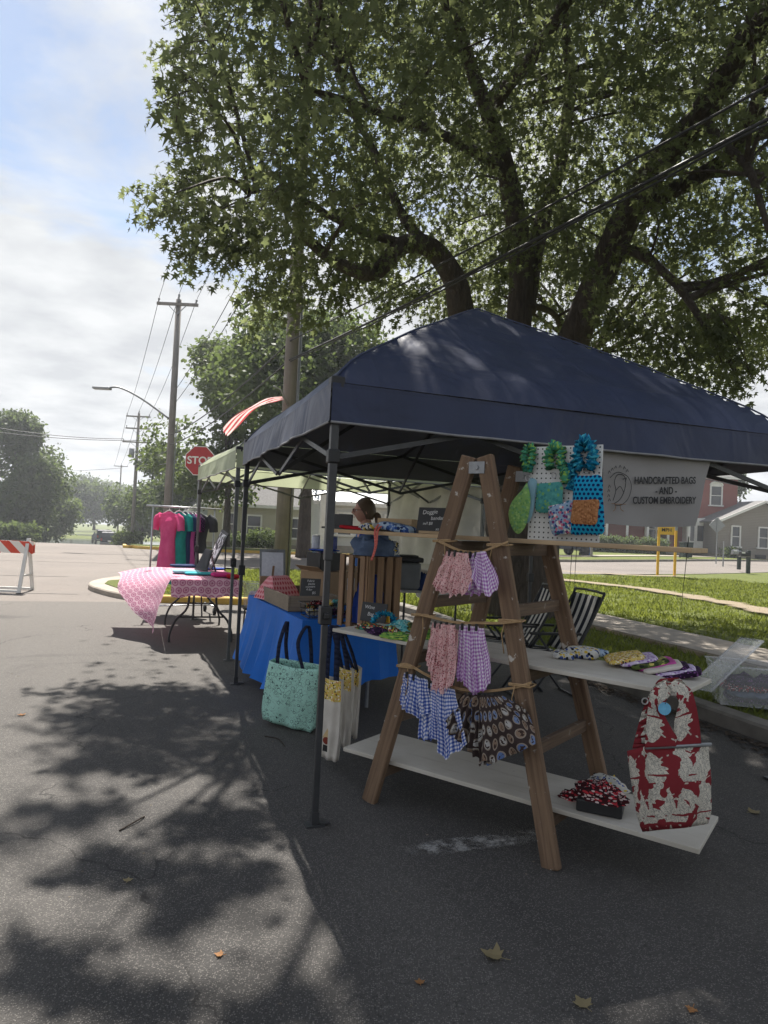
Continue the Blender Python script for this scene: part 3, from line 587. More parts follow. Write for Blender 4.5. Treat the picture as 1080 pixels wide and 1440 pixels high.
# where the ground lies in the crown's shade, as seen from the street (open patches between)
DAP = [(235, 1000, 165, 36), (335, 1060, 115, 52), (190, 1035, 95, 20), (150, 1078, 90, 18), (100, 1146, 80, 16), (-10, 1180, 55, 28), (335, 1165, 110, 32), (262, 1290, 66, 38), (70, 1372, 72, 50), (160, 1228, 115, 20), (190, 1425, 100, 34), (400, 1432, 66, 20), (335, 1240, 74, 28), (440, 1110, 70, 70), (430, 1020, 90, 50), (-120, 1290, 80, 56), (-160, 1150, 60, 24), (-260, 1220, 90, 40), (-300, 1400, 120, 60)]
def shaded(C):
    """which leaves stay: the ones whose shade falls in the dark patches, plus a few strays"""
    g = C - SUN2 * (C[:, 2:3] / SUN2[2]); x, y, z = proj_np(g); wx = x + 20 * np.sin(y * .045 + x * .02) + 9 * np.sin(x * .11); wy = y + 9 * np.sin(x * .05) + 6 * np.sin(x * .13 + y * .06)
    dark = np.zeros(len(C), bool)
    for cx_, cy_, rx_, ry_ in DAP: dark |= ((wx - cx_) / rx_) ** 2 + ((wy - cy_) / ry_) ** 2 < 1
    open_ = (z > .5) & (((y > 945) & (y < 1500) & (x > -520) & (x < 445 + (y - 1240) * .38)) | ((y <= 945) & (x < 560)))
    near_ = proj_np(C)[2] < 5.0
    px_, py_, pz_ = proj_np(C); off_ = (pz_ > 0) & (px_ < 300) & (px_ > -300) & (py_ > -100) & ~inpoly(px_ + 6, py_, OUT)
    return ~near_ & ~off_ & (~open_ | (dark & (nprng.random(len(C)) < .26)) | (nprng.random(len(C)) < .03))
def crown_points(n):
    """random points in the crown: a leafy shell round the stems, open inside and below, thinned by 3-D noise into sprays and gaps"""
    out = []; c = np.array([BASE.x + .6, BASE.y - 2.4, 9.4]); r = np.array([8.6, 8.4, 7.6])
    while len(out) < n:
        q = nprng.normal(size=(4000, 3)); q /= np.linalg.norm(q, axis=1)[:, None]; q *= nprng.random((4000, 1)) ** .30; p = c + q * r
        dx_ = p[:, 0] - BASE.x; fl = np.where(p[:, 1] > BASE.y + .8, 4.4, 5.9 - 1.7 * np.clip((-dx_ - 1.6) / 1.8, 0, 1) - 1.7 * np.clip((dx_ - .9) / 1.4, 0, 1))
        p = p[p[:, 2] > fl]
        x, y, z = proj_np(p); inside = (z < 1.0) | (inpoly(x, y, OUT))
        p = p[inside]
        # light falls between the sprays on the open part of the street
        g = p - SUN2 * (p[:, 2:3] / SUN2[2]); x, y, z = proj_np(g)
        for pt, gx, gy, gz_ in zip(p, x, y, z):
            dn = noise.noise(Vector(pt) * .62) + .55 * noise.noise(Vector(pt) * 1.7)
            if dn < -.14: continue
            out.append(pt)
    return np.array(out[:n])
def left_bough(n):
    """the heavy left side of the crown, whose shade lies across the street"""
    out = []
    while len(out) < n:
        cx_, cy_, rx_, ry_ = rnd.choice(DAP[:14]); a = rnd.random() * 6.283; r_ = rnd.random() ** .5 * .85; g = gp(cx_ + rx_ * r_ * math.cos(a), cy_ + ry_ * r_ * math.sin(a), 0); z_ = rnd.uniform(4.4, 13.5); p = g + SUND * (z_ / SUND.z)
        x, y, z = proj_np(np.array([p])); 
        if not inpoly(x, y, OUT)[0] or noise.noise(p * .7) + .5 * noise.noise(p * 1.7) < -.15 or p.y > 13: continue
        if (p.x - BASE.x - .6) ** 2 / 9.5 ** 2 + (p.y - BASE.y + 2.4) ** 2 / 9 ** 2 + (p.z - 9.4) ** 2 / 7.6 ** 2 > 1: continue
        out.append(tuple(p))
    return np.array(out)
SPR = np.concatenate([crown_points(16000), left_bough(1300)])
def sprays(Pc, nleaf, L, size, templ, mat_, parent, center, name='crown', droop=.55, keep=None):
    n = len(Pc); out = Pc - np.array(center); out[:, 2] *= .35; out /= (np.linalg.norm(out, axis=1)[:, None] + 1e-6)
    ax = out + nprng.normal(size=(n, 3)) * .55 + np.array([0, 0, -droop * .6]); ax /= np.linalg.norm(ax, axis=1)[:, None]
    t_ = (np.arange(nleaf) + .5) / nleaf; C = Pc[:, None, :] + ax[:, None, :] * (t_[None, :, None] - .5) * L; C = C.reshape(-1, 3); C += nprng.normal(size=C.shape) * L * .10
    axr = np.repeat(ax, nleaf, 0); D = axr * .5 + nprng.normal(size=C.shape) * .6 + np.array([0, 0, -droop]); Nn = np.array([0, 0, 1.0]) + nprng.normal(size=C.shape) * .55
    sz = size * (.65 + .7 * nprng.random(len(C))); cl = np.repeat(nprng.random(n), nleaf); lv = np.clip(.55 * cl + .45 * nprng.random(len(C)), 0, 1)
    if keep is not None: k_ = keep(C); C, D, Nn, sz, lv = C[k_], D[k_], Nn[k_], sz[k_], lv[k_]
    leaves(name, C, D, Nn, sz, templ, mat_, parent, lv)
    return ax
ctr = (BASE.x, BASE.y - 2, 8)
axs = sprays(SPR, 11, .60, .110, TEMPL_MAPLE, m_leaf, maple, ctr, droop=.75, keep=shaded)
# feathery boughs that hang clear of the crown's edge
bpts = []; bax = []; bw = MB()
for tx, ty, tY, sx_, sy_ in ((192, 284, 9.6, 130, -34), (205, 316, 9.3, 120, -40), (247, 343, 9.0, 110, -60), (214, 86, 10.2, 120, -30), (224, 132, 10.0, 120, -30), (231, 170, 9.8, 110, -34), (243, 212, 9.6, 110, -40), (250, 256, 9.4, 100, -36), (240, 24, 10.4, 120, -40), (250, 374, 8.9, 90, -60), (288, 382, 8.8, 80, -70), (322, 388, 8.7, 60, -80), (356, 430, 9.2, 50, -80), (392, 450, 9.4, 50, -80), (350, 466, 10.5, 60, -60), (440, 452, 9.6, 40, -90), (480, 444, 9.9, 40, -90), (560, 452, 12.5, 60, -60), (600, 470, 13.5, 50, -50), (520, 460, 12.8, 50, -50), (700, 420, 9.6, 20, -90), (905, 525, 9.4, -40, -90), (945, 540, 9.0, -40, -100), (988, 552, 8.8, -50, -100), (1030, 556, 8.8, -50, -110), (1060, 540, 8.6, -60, -110), (870, 500, 9.6, -30, -90), (840, 430, 8.6, -30, -90), (800, 380, 8.2, -10, -90)):
    tip = at(tx, ty, tY); st = at(tx + sx_, ty + sy_, tY + .4); w = bez([st, st.lerp(tip, .55) + Vector((0, 0, .14)), tip], 8); bw.tube(w, taper(len(w), .014, .003), 4, False)
    for k in range(3, len(w)):
        for _ in range(2 if k < len(w) - 2 else 1): bpts.append(np.array(w[k]) + nprng.normal(size=3) * .10)
P('twig', bw, m_bark, maple, True, kind='stuff', label='hanging twigs at the edge of the crown')
sprays(np.array(bpts), 8, .42, .105, TEMPL_MAPLE, m_leaf, maple, ctr, name='bough', droop=.8)
# secondary boughs reach from the limbs to a few hundred sprays, thin twigs inside the near sprays
LP = np.array([tuple(w) for w, r in LIMBS]); br = MB(); LEAFY0 = shaded(SPR)
for k in rnd.sample(range(len(SPR)), 230):
    tp = Vector(SPR[k]); d = np.linalg.norm(LP - np.array(tp), axis=1) + (LP[:, 2] > tp.z) * 1.5; j = int(d.argmin()); st = Vector(LP[j]); L = (tp - st).length
    if L < .5 or L > 6 or not LEAFY0[k]: continue
    mid = st.lerp(tp, .5) + Vector((rnd.gauss(0, .12), rnd.gauss(0, .12), .10 * L)); w = bez([st, mid, tp], 5); br.tube(w, taper(len(w), min(.055, .016 + .010 * L), .006), 5, False)
P('branch', br, m_bark, maple, True, kind='stuff', label='finer boughs and twigs of the maple')
tg = MB()
LEAFY = shaded(SPR)
for k in range(0, len(SPR), 3):
    if not LEAFY[k]: continue
    p = Vector(SPR[k]); a = Vector(axs[k]) * .20; tg.tube([p - a, p + Vector((0, 0, .02)), p + a], (.006, .005, .003), 3, False)
P('twig', tg, m_bark, maple, True, kind='stuff', label='leaf twigs of the maple')

def tree(base, h, cr, label, mat_=m_leafd, n=1400, nl=6, lsize=.34, trunk_r=.25, clear=.25, group=None, seed=1, shape='round', name='broadleaf_tree', tw_l=1.2):
    rr = random.Random(seed); tr = T(name, label, 'tree', base, 0, group); base = Vector(base)
    mb = MB(); top = base + Vector((rr.gauss(0, .2), rr.gauss(0, .2), h * .75)); w = bez([base - Vector((0, 0, .3)), base + Vector((0, 0, h * clear)), top], 5); mb.tube(w, taper(len(w), trunk_r, trunk_r * .15), 9); P('trunk', mb, m_bark, tr, True)
    bl = []
    for k in range(15):
        a = rr.random() * 6.283; f = rr.random() ** .7; zz = rr.random()
        pr = {'round': math.sin(math.pi * min(1, .18 + .74 * zz)), 'cone': 1.05 - .85 * zz, 'wide': (1 - zz * zz * .8)}[shape]
        bl.append((np.array([base.x + math.cos(a) * cr * f * pr * .75, base.y + math.sin(a) * cr * f * pr * .75, base.z + h * (clear + (1 - clear) * (.12 + .80 * zz))]), cr * (.26 + .22 * rr.random()) * (.6 + .5 * pr)))
    pts = []
    for k in range(n):
        c, r_ = bl[k % 15]; q = np.array([rr.gauss(0, 1) for _ in range(3)]); q /= np.linalg.norm(q); q[2] *= .8; pts.append(c + q * r_ * (.55 + .5 * rr.random()))
    sprays(np.array(pts), nl, tw_l, lsize, TEMPL_LEAF, mat_, tr, (base.x, base.y, base.z + h * .5), droop=.35)
    b = MB()
    for c, r_ in bl:
        st = base + Vector((0, 0, h * (clear + .25 * rr.random()))); tp = Vector(c); w = bez([st, st.lerp(tp, .5) + Vector((0, 0, .04 * h)), tp], 4); b.tube(w, taper(len(w), trunk_r * .35, .02), 5, False)
    P('branch', b, m_bark, tr, True, kind='stuff'); return tr
def gat(px, Y, dz=0):
    """ground point under pixel column px at depth Y"""
    p = at(px, 745, Y); p.z = gz(p.x, p.y) + dz; return p
def topz(px, py, Y): return at(px, py, Y).z
# mid tree behind the green canopy, its dark trunk behind the utility pole
b_ = gat(428, 30, .1); tree(b_, topz(400, 445, 30) - b_.z, 5.3, 'leafy street tree with dark trunk behind the green canopy', m_leafd, 3400, 8, .21, .36, .36, seed=3, tw_l=.9)
b_ = gat(318, 40, .1); tree(b_, topz(330, 478, 40) - b_.z, 5.2, 'tall loose tree rising right of the street lamp', m_leafl, 3000, 8, .24, .3, .22, seed=5, tw_l=1.0)
b_ = gat(232, 62, .1); tree(b_, topz(230, 632, 62) - b_.z, 4.6, 'rounded tree behind the first utility pole', m_leafd, 1500, 7, .30, .3, .2, seed=8)
b_ = gat(200, 84, .1); tree(b_, topz(205, 668, 84) - b_.z, 4.5, 'small grey green tree between the two utility poles', m_leafd, 900, 6, .36, .25, .15, seed=9)
b_ = gat(262, 55, .1); tree(b_, topz(262, 640, 55) - b_.z, 3.4, 'bushy tree behind the clothes rack', m_leafd, 1200, 7, .28, .25, .12, seed=18)
b_ = gat(18, 66, .05); tree(b_, topz(8, 588, 66) - b_.z, 5.6, 'big dark tree at the left edge above the barricade', m_leafd, 3000, 8, .34, .45, .10, seed=11)
b_ = gat(62, 76, .05); tree(b_, topz(60, 652, 76) - b_.z, 3.9, 'lower sunlit tree right beside the big dark tree', m_leafl, 1500, 7, .34, .3, .08, seed=12)
LAKE = [(74, 128, 672, 5.2, m_leafd, 'dark lakeside tree left of the pale one'), (101, 132, 676, 4.8, m_leafl, 'pale willowy tree on the lake shore'), (132, 136, 680, 6.0, m_leafd, 'broad tree on the lake shore above the parked car'), (118, 210, 672, 10, m_leafd, 'distant tree crest behind the pale lakeside tree'), (160, 190, 684, 8, m_leafl, 'distant tree between lake and third pole'), (90, 240, 678, 11, m_leafd, 'distant hazy tree on the far left skyline'), (30, 200, 682, 10, m_leafd, 'distant tree glimpsed behind the big dark tree'), (150, 260, 682, 12, m_leafl, 'farthest hazy tree above the lake')]
for k, (px, Y, ty, cr, mt, lb) in enumerate(LAKE):
    b_ = gat(px, Y); s_ = -.332 * b_.x + .943 * b_.y; b_.z = -2.4 + 2.7 * sstep(122, 190, s_); tree(b_, topz(px, ty, Y) - b_.z, cr, lb, mt, 900, 6, .5 if Y < 150 else .8, .35, .16, 'trees round the lake', 20 + k, tw_l=1.6 if Y < 150 else 2.6)
b_ = gat(690, 90, .1)
for k, (px, Y, ty, cr) in enumerate(((500, 75, 640, 7), (600, 85, 650, 8), (690, 80, 655, 7), (790, 90, 665, 8), (900, 95, 660, 7))):
    b_ = gat(px, Y, .1); tree(b_, topz(px, ty, Y) - b_.z, cr, ['tree behind the metal roofed house', 'tree behind the grey side wall', 'tree behind the ladder tops', 'tree behind the red house porch', 'tree behind the hanging banner'][k], m_leafd, 900, 6, .42, .4, .12, 'trees behind the houses', 40 + k, tw_l=1.5)
b_ = gat(1022, 78, .1); tree(b_, topz(1022, 660, 78) - b_.z, 3.4, 'dark tree between the red brick and grey houses', m_leafd, 1500, 7, .34, .3, .05, seed=51, shape='cone')
b_ = gat(1120, 90, .1); tree(b_, topz(1110, 690, 90) - b_.z, 5, 'tree at the right edge behind the grey house', m_leafd, 900, 6, .4, .3, .1, seed=52)
def bush(base, w, h, label, mat_=m_leafd, n=260, ls=.16, seed=1, name='bush', group=None, d=None):
    rr = random.Random(seed); t_ = T(name, label, 'bush', base, 0, group); d = d or w
    pts = np.array([(base[0] + rr.uniform(-1, 1) * w / 2, base[1] + rr.uniform(-1, 1) * d / 2, base[2] + h * (.08 + .85 * rr.random() ** .8)) for _ in range(n)])
    sprays(pts, 7, .5, ls, TEMPL_LEAF, mat_, t_, (base[0], base[1], base[2]), name='foliage', droop=.05)
    mb = MB()
    for k in range(7): mb.tube([Vector(base) + Vector((rr.uniform(-.3, .3) * w, rr.uniform(-.3, .3) * d, 0)), Vector(base) + Vector((rr.uniform(-.4, .4) * w, rr.uniform(-.4, .4) * d, h * .8))], (.03, .01), 5)
    P('stem', mb, m_bark, t_); return t_
b_ = gat(181, 60, .05); bush(b_, 1.9, 1.5, 'pale ornamental grass clump at the foot of the second utility pole', m_leafl, 320, .2, 3)
b_ = gat(376, 43, .1); bush(b_, 1.9, 1.15, 'clipped dark hedge under the cream house window', m_leafd, 420, .13, 4)
b_ = gat(343, 43, .1); bush(b_, 1.7, .9, 'low dark shrub left of the cream house window', m_leafd, 300, .13, 5)
b_ = gat(448, 44, .1); bush(b_, 1.5, 1.1, 'dark shrub right of the cream house hedge', m_leafd, 300, .13, 6)
b_ = gat(880, 55.5, .1); bush(b_, 6.6, 1.35, 'long dark hedge in front of the red house porch', m_leafd, 900, .15, 7, d=1.3)
b_ = gat(1030, 55, .1); bush(b_, 1.0, .8, 'small shrub at the left corner of the grey house', m_leafl, 160, .14, 8)
for k, (px, Y, w) in enumerate(((0, 62, 6), (22, 72, 4), (40, 84, 4), (12, 52, 4))):
    b_ = gat(px, Y, .02); bush(b_, w, 1.6, ['pale undergrowth below the big dark tree', 'undergrowth below the sunlit tree', 'low scrub by the lake edge', 'low green scrub behind the barricade'][k], m_leafl if k % 2 == 0 else m_leafd, 420, .24, 60 + k, d=2)

# ================================================================== BUILDINGS
m_brick = None
t = NT('red_brick'); v = t.co(); bt = t.n('ShaderNodeTexBrick'); t.t.links.new(v, bt.inputs['Vector']); bt.inputs['Scale'].default_value = 4.5; bt.inputs['Color1'].default_value = (.30, .045, .034, 1); bt.inputs['Color2'].default_value = (.25, .036, .028, 1); bt.inputs['Mortar'].default_value = (.24, .09, .075, 1); bt.inputs['Mortar Size'].default_value = .008
t.fin(t.mix(t.ramp(t.noise(v, 1.2, 4), (.35, 0), (.7, .4)), bt.outputs[0], (.16, .035, .03, 1)), .85, 0, .2); m_brick = t.m
def siding(name, c):
    t = NT(name); x, y, z = t.sep(t.co()); f = t.mth('FRACT', t.mth('MULTIPLY', z, 7.5)); t.bump(f, .7, .03); return t.fin(t.mix(t.ramp(t.noise(t.co(), .8, 4), (.35, 0), (.7, .35)), c, tuple(q * .75 for q in c[:3]) + (1,)), .6, 0, .3)
m_sgrey = siding('taupe_siding', (.25, .225, .20, 1)); m_scream = siding('cream_siding', (.46, .43, .35, 1)); m_sblue = siding('pale_blue_siding', (.42, .48, .52, 1)); m_swhite = siding('white_siding', (.60, .60, .58, 1))
m_shingle = M('grey_shingles', (.17, .165, .16, 1), (.11, .105, .10, 1), 9, .9, .5, 14, bd=.03)
t = NT('ribbed_metal_roof'); x, y, z = t.sep(t.co()); t.fin(t.mix(t.noise(t.co(), 2, 4), (.42, .44, .45, 1), (.55, .56, .57, 1)), .35, .7, .5); m_metalroof = t.m
def house(name, label, px, Y, rz, W_, D_, H_, wall, roof, rise, gable='x', wins=(), over=.35, foundation=True, dz=.1):
    """box house; local x along its front (facing the camera), y back; windows given as (x, z, w, h, arched)"""
    b = gat(px, Y, dz); h = T(name, label, 'house', b, rz)
    mb = MB(); z0 = .35 if foundation else 0; hx = W_ / 2
    c = [(-hx, 0), (hx, 0), (hx, D_), (-hx, D_)]
    for k in range(4):
        a, d = c[k], c[(k + 1) % 4]; mb.quad((a[0], a[1], z0), (d[0], d[1], z0), (d[0], d[1], H_), (a[0], a[1], H_))
    if gable == 'y': mb.poly([(-hx, 0, H_), (hx, 0, H_), (0, 0, H_ + rise)]); mb.poly([(hx, D_, H_), (-hx, D_, H_), (0, D_, H_ + rise)])
    else: mb.poly([(hx, 0, H_), (hx, D_, H_), (hx, D_ / 2, H_ + rise)]); mb.poly([(-hx, D_, H_), (-hx, 0, H_), (-hx, D_ / 2, H_ + rise)])
    P('wall', mb, wall, h, world=False)
    if foundation: mb = MB(); mb.box((0, D_ / 2, .17), (W_ - .04, D_ - .04, .42)); P('foundation', mb, m_conc, h, world=False)
    mb = MB(); o = over; th = .14
    if gable == 'y':
        k = rise / hx
        for s_ in (-1, 1):
            e = [Vector((s_ * (hx + o), y, H_ - k * o + .03)) for y in (-o, D_ + o)]; r_ = [Vector((0, y, H_ + rise + .03)) for y in (-o, D_ + o)]
            q = [e[0], e[1], r_[1], r_[0]]; up = Vector((0, 0, th)); mb.quad(*[p + up for p in q]); mb.quad(*reversed(q))
            mb.quad(e[0], r_[0], r_[0] + up, e[0] + up); mb.quad(e[1], e[1] + up, r_[1] + up, r_[1]); mb.quad(e[0], e[0] + up, e[1] + up, e[1])
    else:
        k = rise / (D_ / 2)
        for s_ in (0, 1):
            ye = -o if s_ == 0 else D_ + o
            e = [Vector((x, ye, H_ - k * o + .03)) for x in (-hx - o, hx + o)]; r_ = [Vector((x, D_ / 2, H_ + rise + .03)) for x in (-hx - o, hx + o)]
            q = [e[0], e[1], r_[1], r_[0]]; up = Vector((0, 0, th)); mb.quad(*[p + up for p in q]); mb.quad(*reversed(q))
            mb.quad(e[0], r_[0], r_[0] + up, e[0] + up); mb.quad(e[1], e[1] + up, r_[1] + up, r_[1]); mb.quad(e[0], e[0] + up, e[1] + up, e[1])
    P('roof', mb, roof, h, world=False)
    mb = MB()
    if gable == 'y':
        for s_ in (-1, 1): mb.bar((s_ * (hx + o), -o - .03, H_ - k * o + .06), (0, -o - .03, H_ + rise + .06), .05, .2)
    else: mb.bar((-hx - o, -o - .03, H_ - k * o + .06), (hx + o, -o - .03, H_ - k * o + .06), .05, .2)
    P('fascia', mb, m_white, h, world=False)
    for x, z, w, hh, ar in wins:
        fr = MB(); t_ = .11
        fr.box((x - w / 2, -.04, z), (t_, .12, hh)); fr.box((x + w / 2, -.04, z), (t_, .12, hh)); fr.box((x, -.05, z - hh / 2), (w + .32, .18, t_)); fr.box((x, -.04, z), (w - t_, .06, .06))
        if ar: fr.tube([(x + (w / 2 + .02) * math.cos(a), -.05, z + hh / 2 + .30 * math.sin(a)) for a in [math.pi * q / 8 for q in range(9)]], .10, 6); fr.box((x, -.02, z + hh / 2 + .08), (w, .05, .34))
        else: fr.box((x, -.04, z + hh / 2), (w + t_, .13, t_))
        f = P('window', fr, m_white, h, world=False); pn = MB(); pn.box((0, 0, 0), (w, .03, hh)); g_ = P('pane', pn, m_glass, f, world=False); g_.location = (x, -.012, z)
    return h
# red brick house with a porch
hr = house('brick_house', 'two storey red brick house with white arched windows behind the banner', 905, 60, R(-4), 15.6, 9, 6.9, m_brick, m_shingle, 2.2, 'x', [(6.0, 5.25, .95, 1.75, True), (6.0, 2.1, .95, 1.9, True), (2.2, 5.25, .95, 1.75, True), (-1.8, 5.25, .95, 1.75, True), (-5, 5.25, .95, 1.75, True), (-5.4, 2.1, .9, 1.8, False), (-3.6, 2.1, .9, 1.8, False), (.6, 2.1, .9, 1.8, False)])
mb = MB(); mb.box((-1.2, -1.3, .35), (8.8, 2.5, .5)); P('porch_floor', mb, m_conc, hr, world=False)
for k in range(6): mb = MB(); mb.tube([(-5.4 + k * 1.68, -2.35, .6), (-5.4 + k * 1.68, -2.35, 2.9)], .11, 8); P('porch_column', mb, m_white, hr, True, world=False)
mb = MB(); mb.box((-1.2, -1.3, 3.0), (9.2, 2.8, .28)); P('porch_roof', mb, m_white, hr, world=False)
for k in range(3): mb = MB(); mb.box((1.6, -2.75 - k * .3, .5 - k * .17), (1.8, .3, .16)); P('step', mb, m_conc, hr, world=False)
mb = MB(); mb.box((1.6, -.05, 1.65), (1.0, .08, 2.1)); P('door', mb, M('dark_door', (.08, .03, .025, 1)), hr, world=False)
# small bay of white sash windows right of the porch
mb = MB(); mb.box((4.05, -.5, 1.75), (1.5, 1.0, 2.9)); P('bay', mb, m_white, hr, world=False)
for dx_ in (-.38, .38): mb = MB(); mb.box((4.05 + dx_, -1.01, 1.9), (.5, .04, 1.3)); P('pane', mb, m_glass, hr, world=False)
hg = house('gabled_house', 'low grey house with a gable and white framed windows at the right edge', 1072, 56.5, R(3), 7.4, 9, 2.95, m_sgrey, m_shingle, 1.7, 'y', [(-2.25, 1.75, .72, 1.7, False), (-.02 + .1, 1.75, .80, 1.7, False), (2.1, 1.75, .8, 1.7, False)])
mb = MB(); mb.box((-.1, -.06, .2), (.9, .06, .3)); P('crawl_vent', mb, m_black, hg, world=False)
hc = house('cream_house', 'cream clapboard house with a dark window behind the stalls', 372, 46.5, R(9), 7.6, 8, 3.0, m_scream, m_shingle, 2.3, 'x', [(-.72, 1.5, .95, 1.5, False), (-2.3, 1.6, .9, 1.5, False), (1.9, 1.5, 1.0, 1.4, False)])
hb = house('blue_house', 'pale blue gabled house behind the clothes rack', 322, 53, R(28), 6.0, 7, 2.9, m_sblue, m_shingle, 2.3, 'y', [(1.1, 1.6, .8, 1.3, False), (-1.2, 1.6, .8, 1.3, False)])
hw = house('white_house', 'white house with a ribbed metal roof behind the seller', 520, 37, R(14), 5.6, 6, 2.75, m_swhite, m_metalroof, 2.0, 'x', [(-1.4, 1.5, .8, 1.2, False), (1.2, 1.5, .8, 1.2, False)])
for k in range(14): mb = MB(); mb.bar((-2.95 + k * .45, -.37, 2.69), (-2.95 + k * .45, 3.0, 4.98), .05, .05); P('roof_rib', mb, m_metalroof, hw, world=False)
mb = MB(); mb.box((-2.62, -.6, 1.5), (.42, .42, 3.0)); P('porch_post', mb, m_white, hw, world=False)

# ================================================================== POLES, WIRES, STREET FURNITURE
def wire(p, q, sag, r, label, group=None, name='overhead_wire', n=22):
    p = Vector(p); q = Vector(q); mb = MB(); mb.tube([p.lerp(q, k / n) - Vector((0, 0, sag * 4 * (k / n) * (1 - k / n))) for k in range(n + 1)], r, 5)
    return S(name, mb, m_wire, label, 'wire', group, True)
def upole(px, pyb, Y, topy, label, r=.15, arms=(), armrot=0):
    b = at(px, pyb, Y); x = b.x; b.z = gz(b.x, b.y); H = topz(px, topy, Y) - b.z; o = T('utility_pole', label, 'utility pole', b, 0, 'wooden utility poles')
    mb = MB(); mb.tube([(0, 0, -.3), (0, 0, H * .5), (0, 0, H)], [r, r * .88, r * .72], 12); P('pole', mb, m_pwood, o, True, world=False)
    tips = []
    for dz, L in arms:
        z = H - dz; dv = Vector((math.cos(armrot), math.sin(armrot), 0)); a = dv * -L / 2 + Vector((0, -r * .9, z)); c = dv * L / 2 + Vector((0, -r * .9, z)); mb = MB(); mb.bar(a, c, .10, .12); P('crossarm', mb, m_pwood, o, world=False)
        for s_ in (-1, 1):
            mb = MB(); mb.bar(dv * s_ * L * .22 + Vector((0, -r, z - .05)), Vector((0, -r, z - .45)), .03, .03); P('brace', mb, m_galv, o, world=False)
            e = dv * s_ * (L / 2 - .08) + Vector((0, -r * .9, z + .06)); mb = MB(); mb.lathe([(.02, 0), (.02, .08), (.05, .09), (.045, .13), (.055, .15), (.03, .19)], e, 8); P('insulator', mb, m_galv, o, True, world=False); tips.append(b + e + Vector((0, 0, .18)))
    if arms:
        mb = MB(); mb.lathe([(.03, 0), (.03, .12), (.055, .14), (.045, .18), (.055, .20), (.03, .26)], (0, 0, H), 8); P('insulator', mb, m_galv, o, True, world=False); tips.append(b + Vector((0, 0, H + .26)))
    return o, b, H, tips
p1, b1, H1, t1 = upole(243, 575, 30, 421, 'tall utility pole with one crossarm and a street lamp behind the clothes rack', .17, ((.25, 1.8),))
p2, b2, H2, t2 = upole(190, 680, 60, 581, 'farther utility pole with three crossarms and a transformer', .16, ((.3, 2.1), (1.35, 2.1), (2.55, 2.5)))
p3, b3, H3, t3 = upole(168, 700, 118, 654, 'farthest utility pole beside the lake trees', .16, ((.2, 2.4),))
p4, b4, H4, t4 = upole(405, 600, 14.2, -130, 'thick grey utility pole rising into the maple behind the green canopy', .155, ((.3, 2.2),))
mb = MB(); mb.tube([b2 + Vector((-.42, -.1, H2 - 3.9)), b2 + Vector((-.42, -.1, H2 - 3.1))], .23, 12); P('transformer', mb, m_galv, p2, True)
# street lamp on the first pole
arm0 = b1 + Vector((-.1, 0, topz(243, 590, 30) - b1.z)); tip = at(150, 546, 29.4); mb = MB(); w = bez([arm0, arm0.lerp(tip, .45) + Vector((0, 0, .28)), arm0.lerp(tip, .8) + Vector((0, 0, .30)), tip], 5); mb.tube(w, .045, 7); P('lamp_arm', mb, m_galv, p1, True)
mb = MB(); mb.box(tip + Vector((-.2, 0, -.01)), (.75, .3, .10)); P('lamp_head', mb, m_galv, p1, bevel=.03)
for z_, px_ in ((5.5, 4), (4.7, 3)): mb = MB(); mb.tube([b1 + Vector((.17, -.05, z_)), b1 + Vector((.22, -.05, z_)), b1 + Vector((.22, -.05, 0))], .03, 5); P('conduit', mb, m_galv, p1, True)
mb = MB(); mb.tube([b4 + Vector((.17, -.03, 0)), b4 + Vector((.17, -.03, 6.4))], .03, 6); P('conduit', mb, m_galv, p4, True)
PW = 'power lines strung along the street'
for k, (nm) in enumerate(('left', 'right', 'middle')):
    wire(t1[k], t4[k], .35, .010, 'bare power line from the ' + nm + ' insulator of the tall pole up into the maple', PW)
    wire(t2[(0, 1, 6)[k]], t1[k], .5, .013, 'bare power line at the ' + nm + ' between the first and second utility poles', PW)
    wire(t3[k], t2[(0, 1, 6)[k]], .6, .02, 'bare power line at the ' + nm + ' between the second and third utility poles', PW)
for k, (dz, lb) in enumerate(((3.9, 'upper'), (4.5, 'lower'))):
    wire(b1 + Vector((.12, 0, H1 - dz)), b4 + Vector((0, 0, 9.1 - k * .7)), .3, .012, lb + ' of two slanting lines below the crossarm of the tall pole', PW)
    wire(b2 + Vector((0, 0, H2 - 3.4 - k * .5)), b1 + Vector((.1, 0, H1 - dz - 2.6)), .4, .018, lb + ' communication line between the second and first poles', PW)
# lines crossing the far street from the left
for k, (y0, arm, lb) in enumerate(((597, 4, 'upper line crossing the street from the left edge'), (606, 5, 'lower line crossing the street from the left edge'))):
    wire(at(-60, y0 - 6, 52), t2[arm], .35, .028, lb, 'lines crossing from the left')
wire(at(-60, 660, 115), b3 + Vector((0, 0, H3 - .5)), .5, .03, 'thin line to the farthest pole above the lake trees')
wire(t2[5], at(330, 655, 40), .3, .015, 'line from the second pole towards the loose tree')
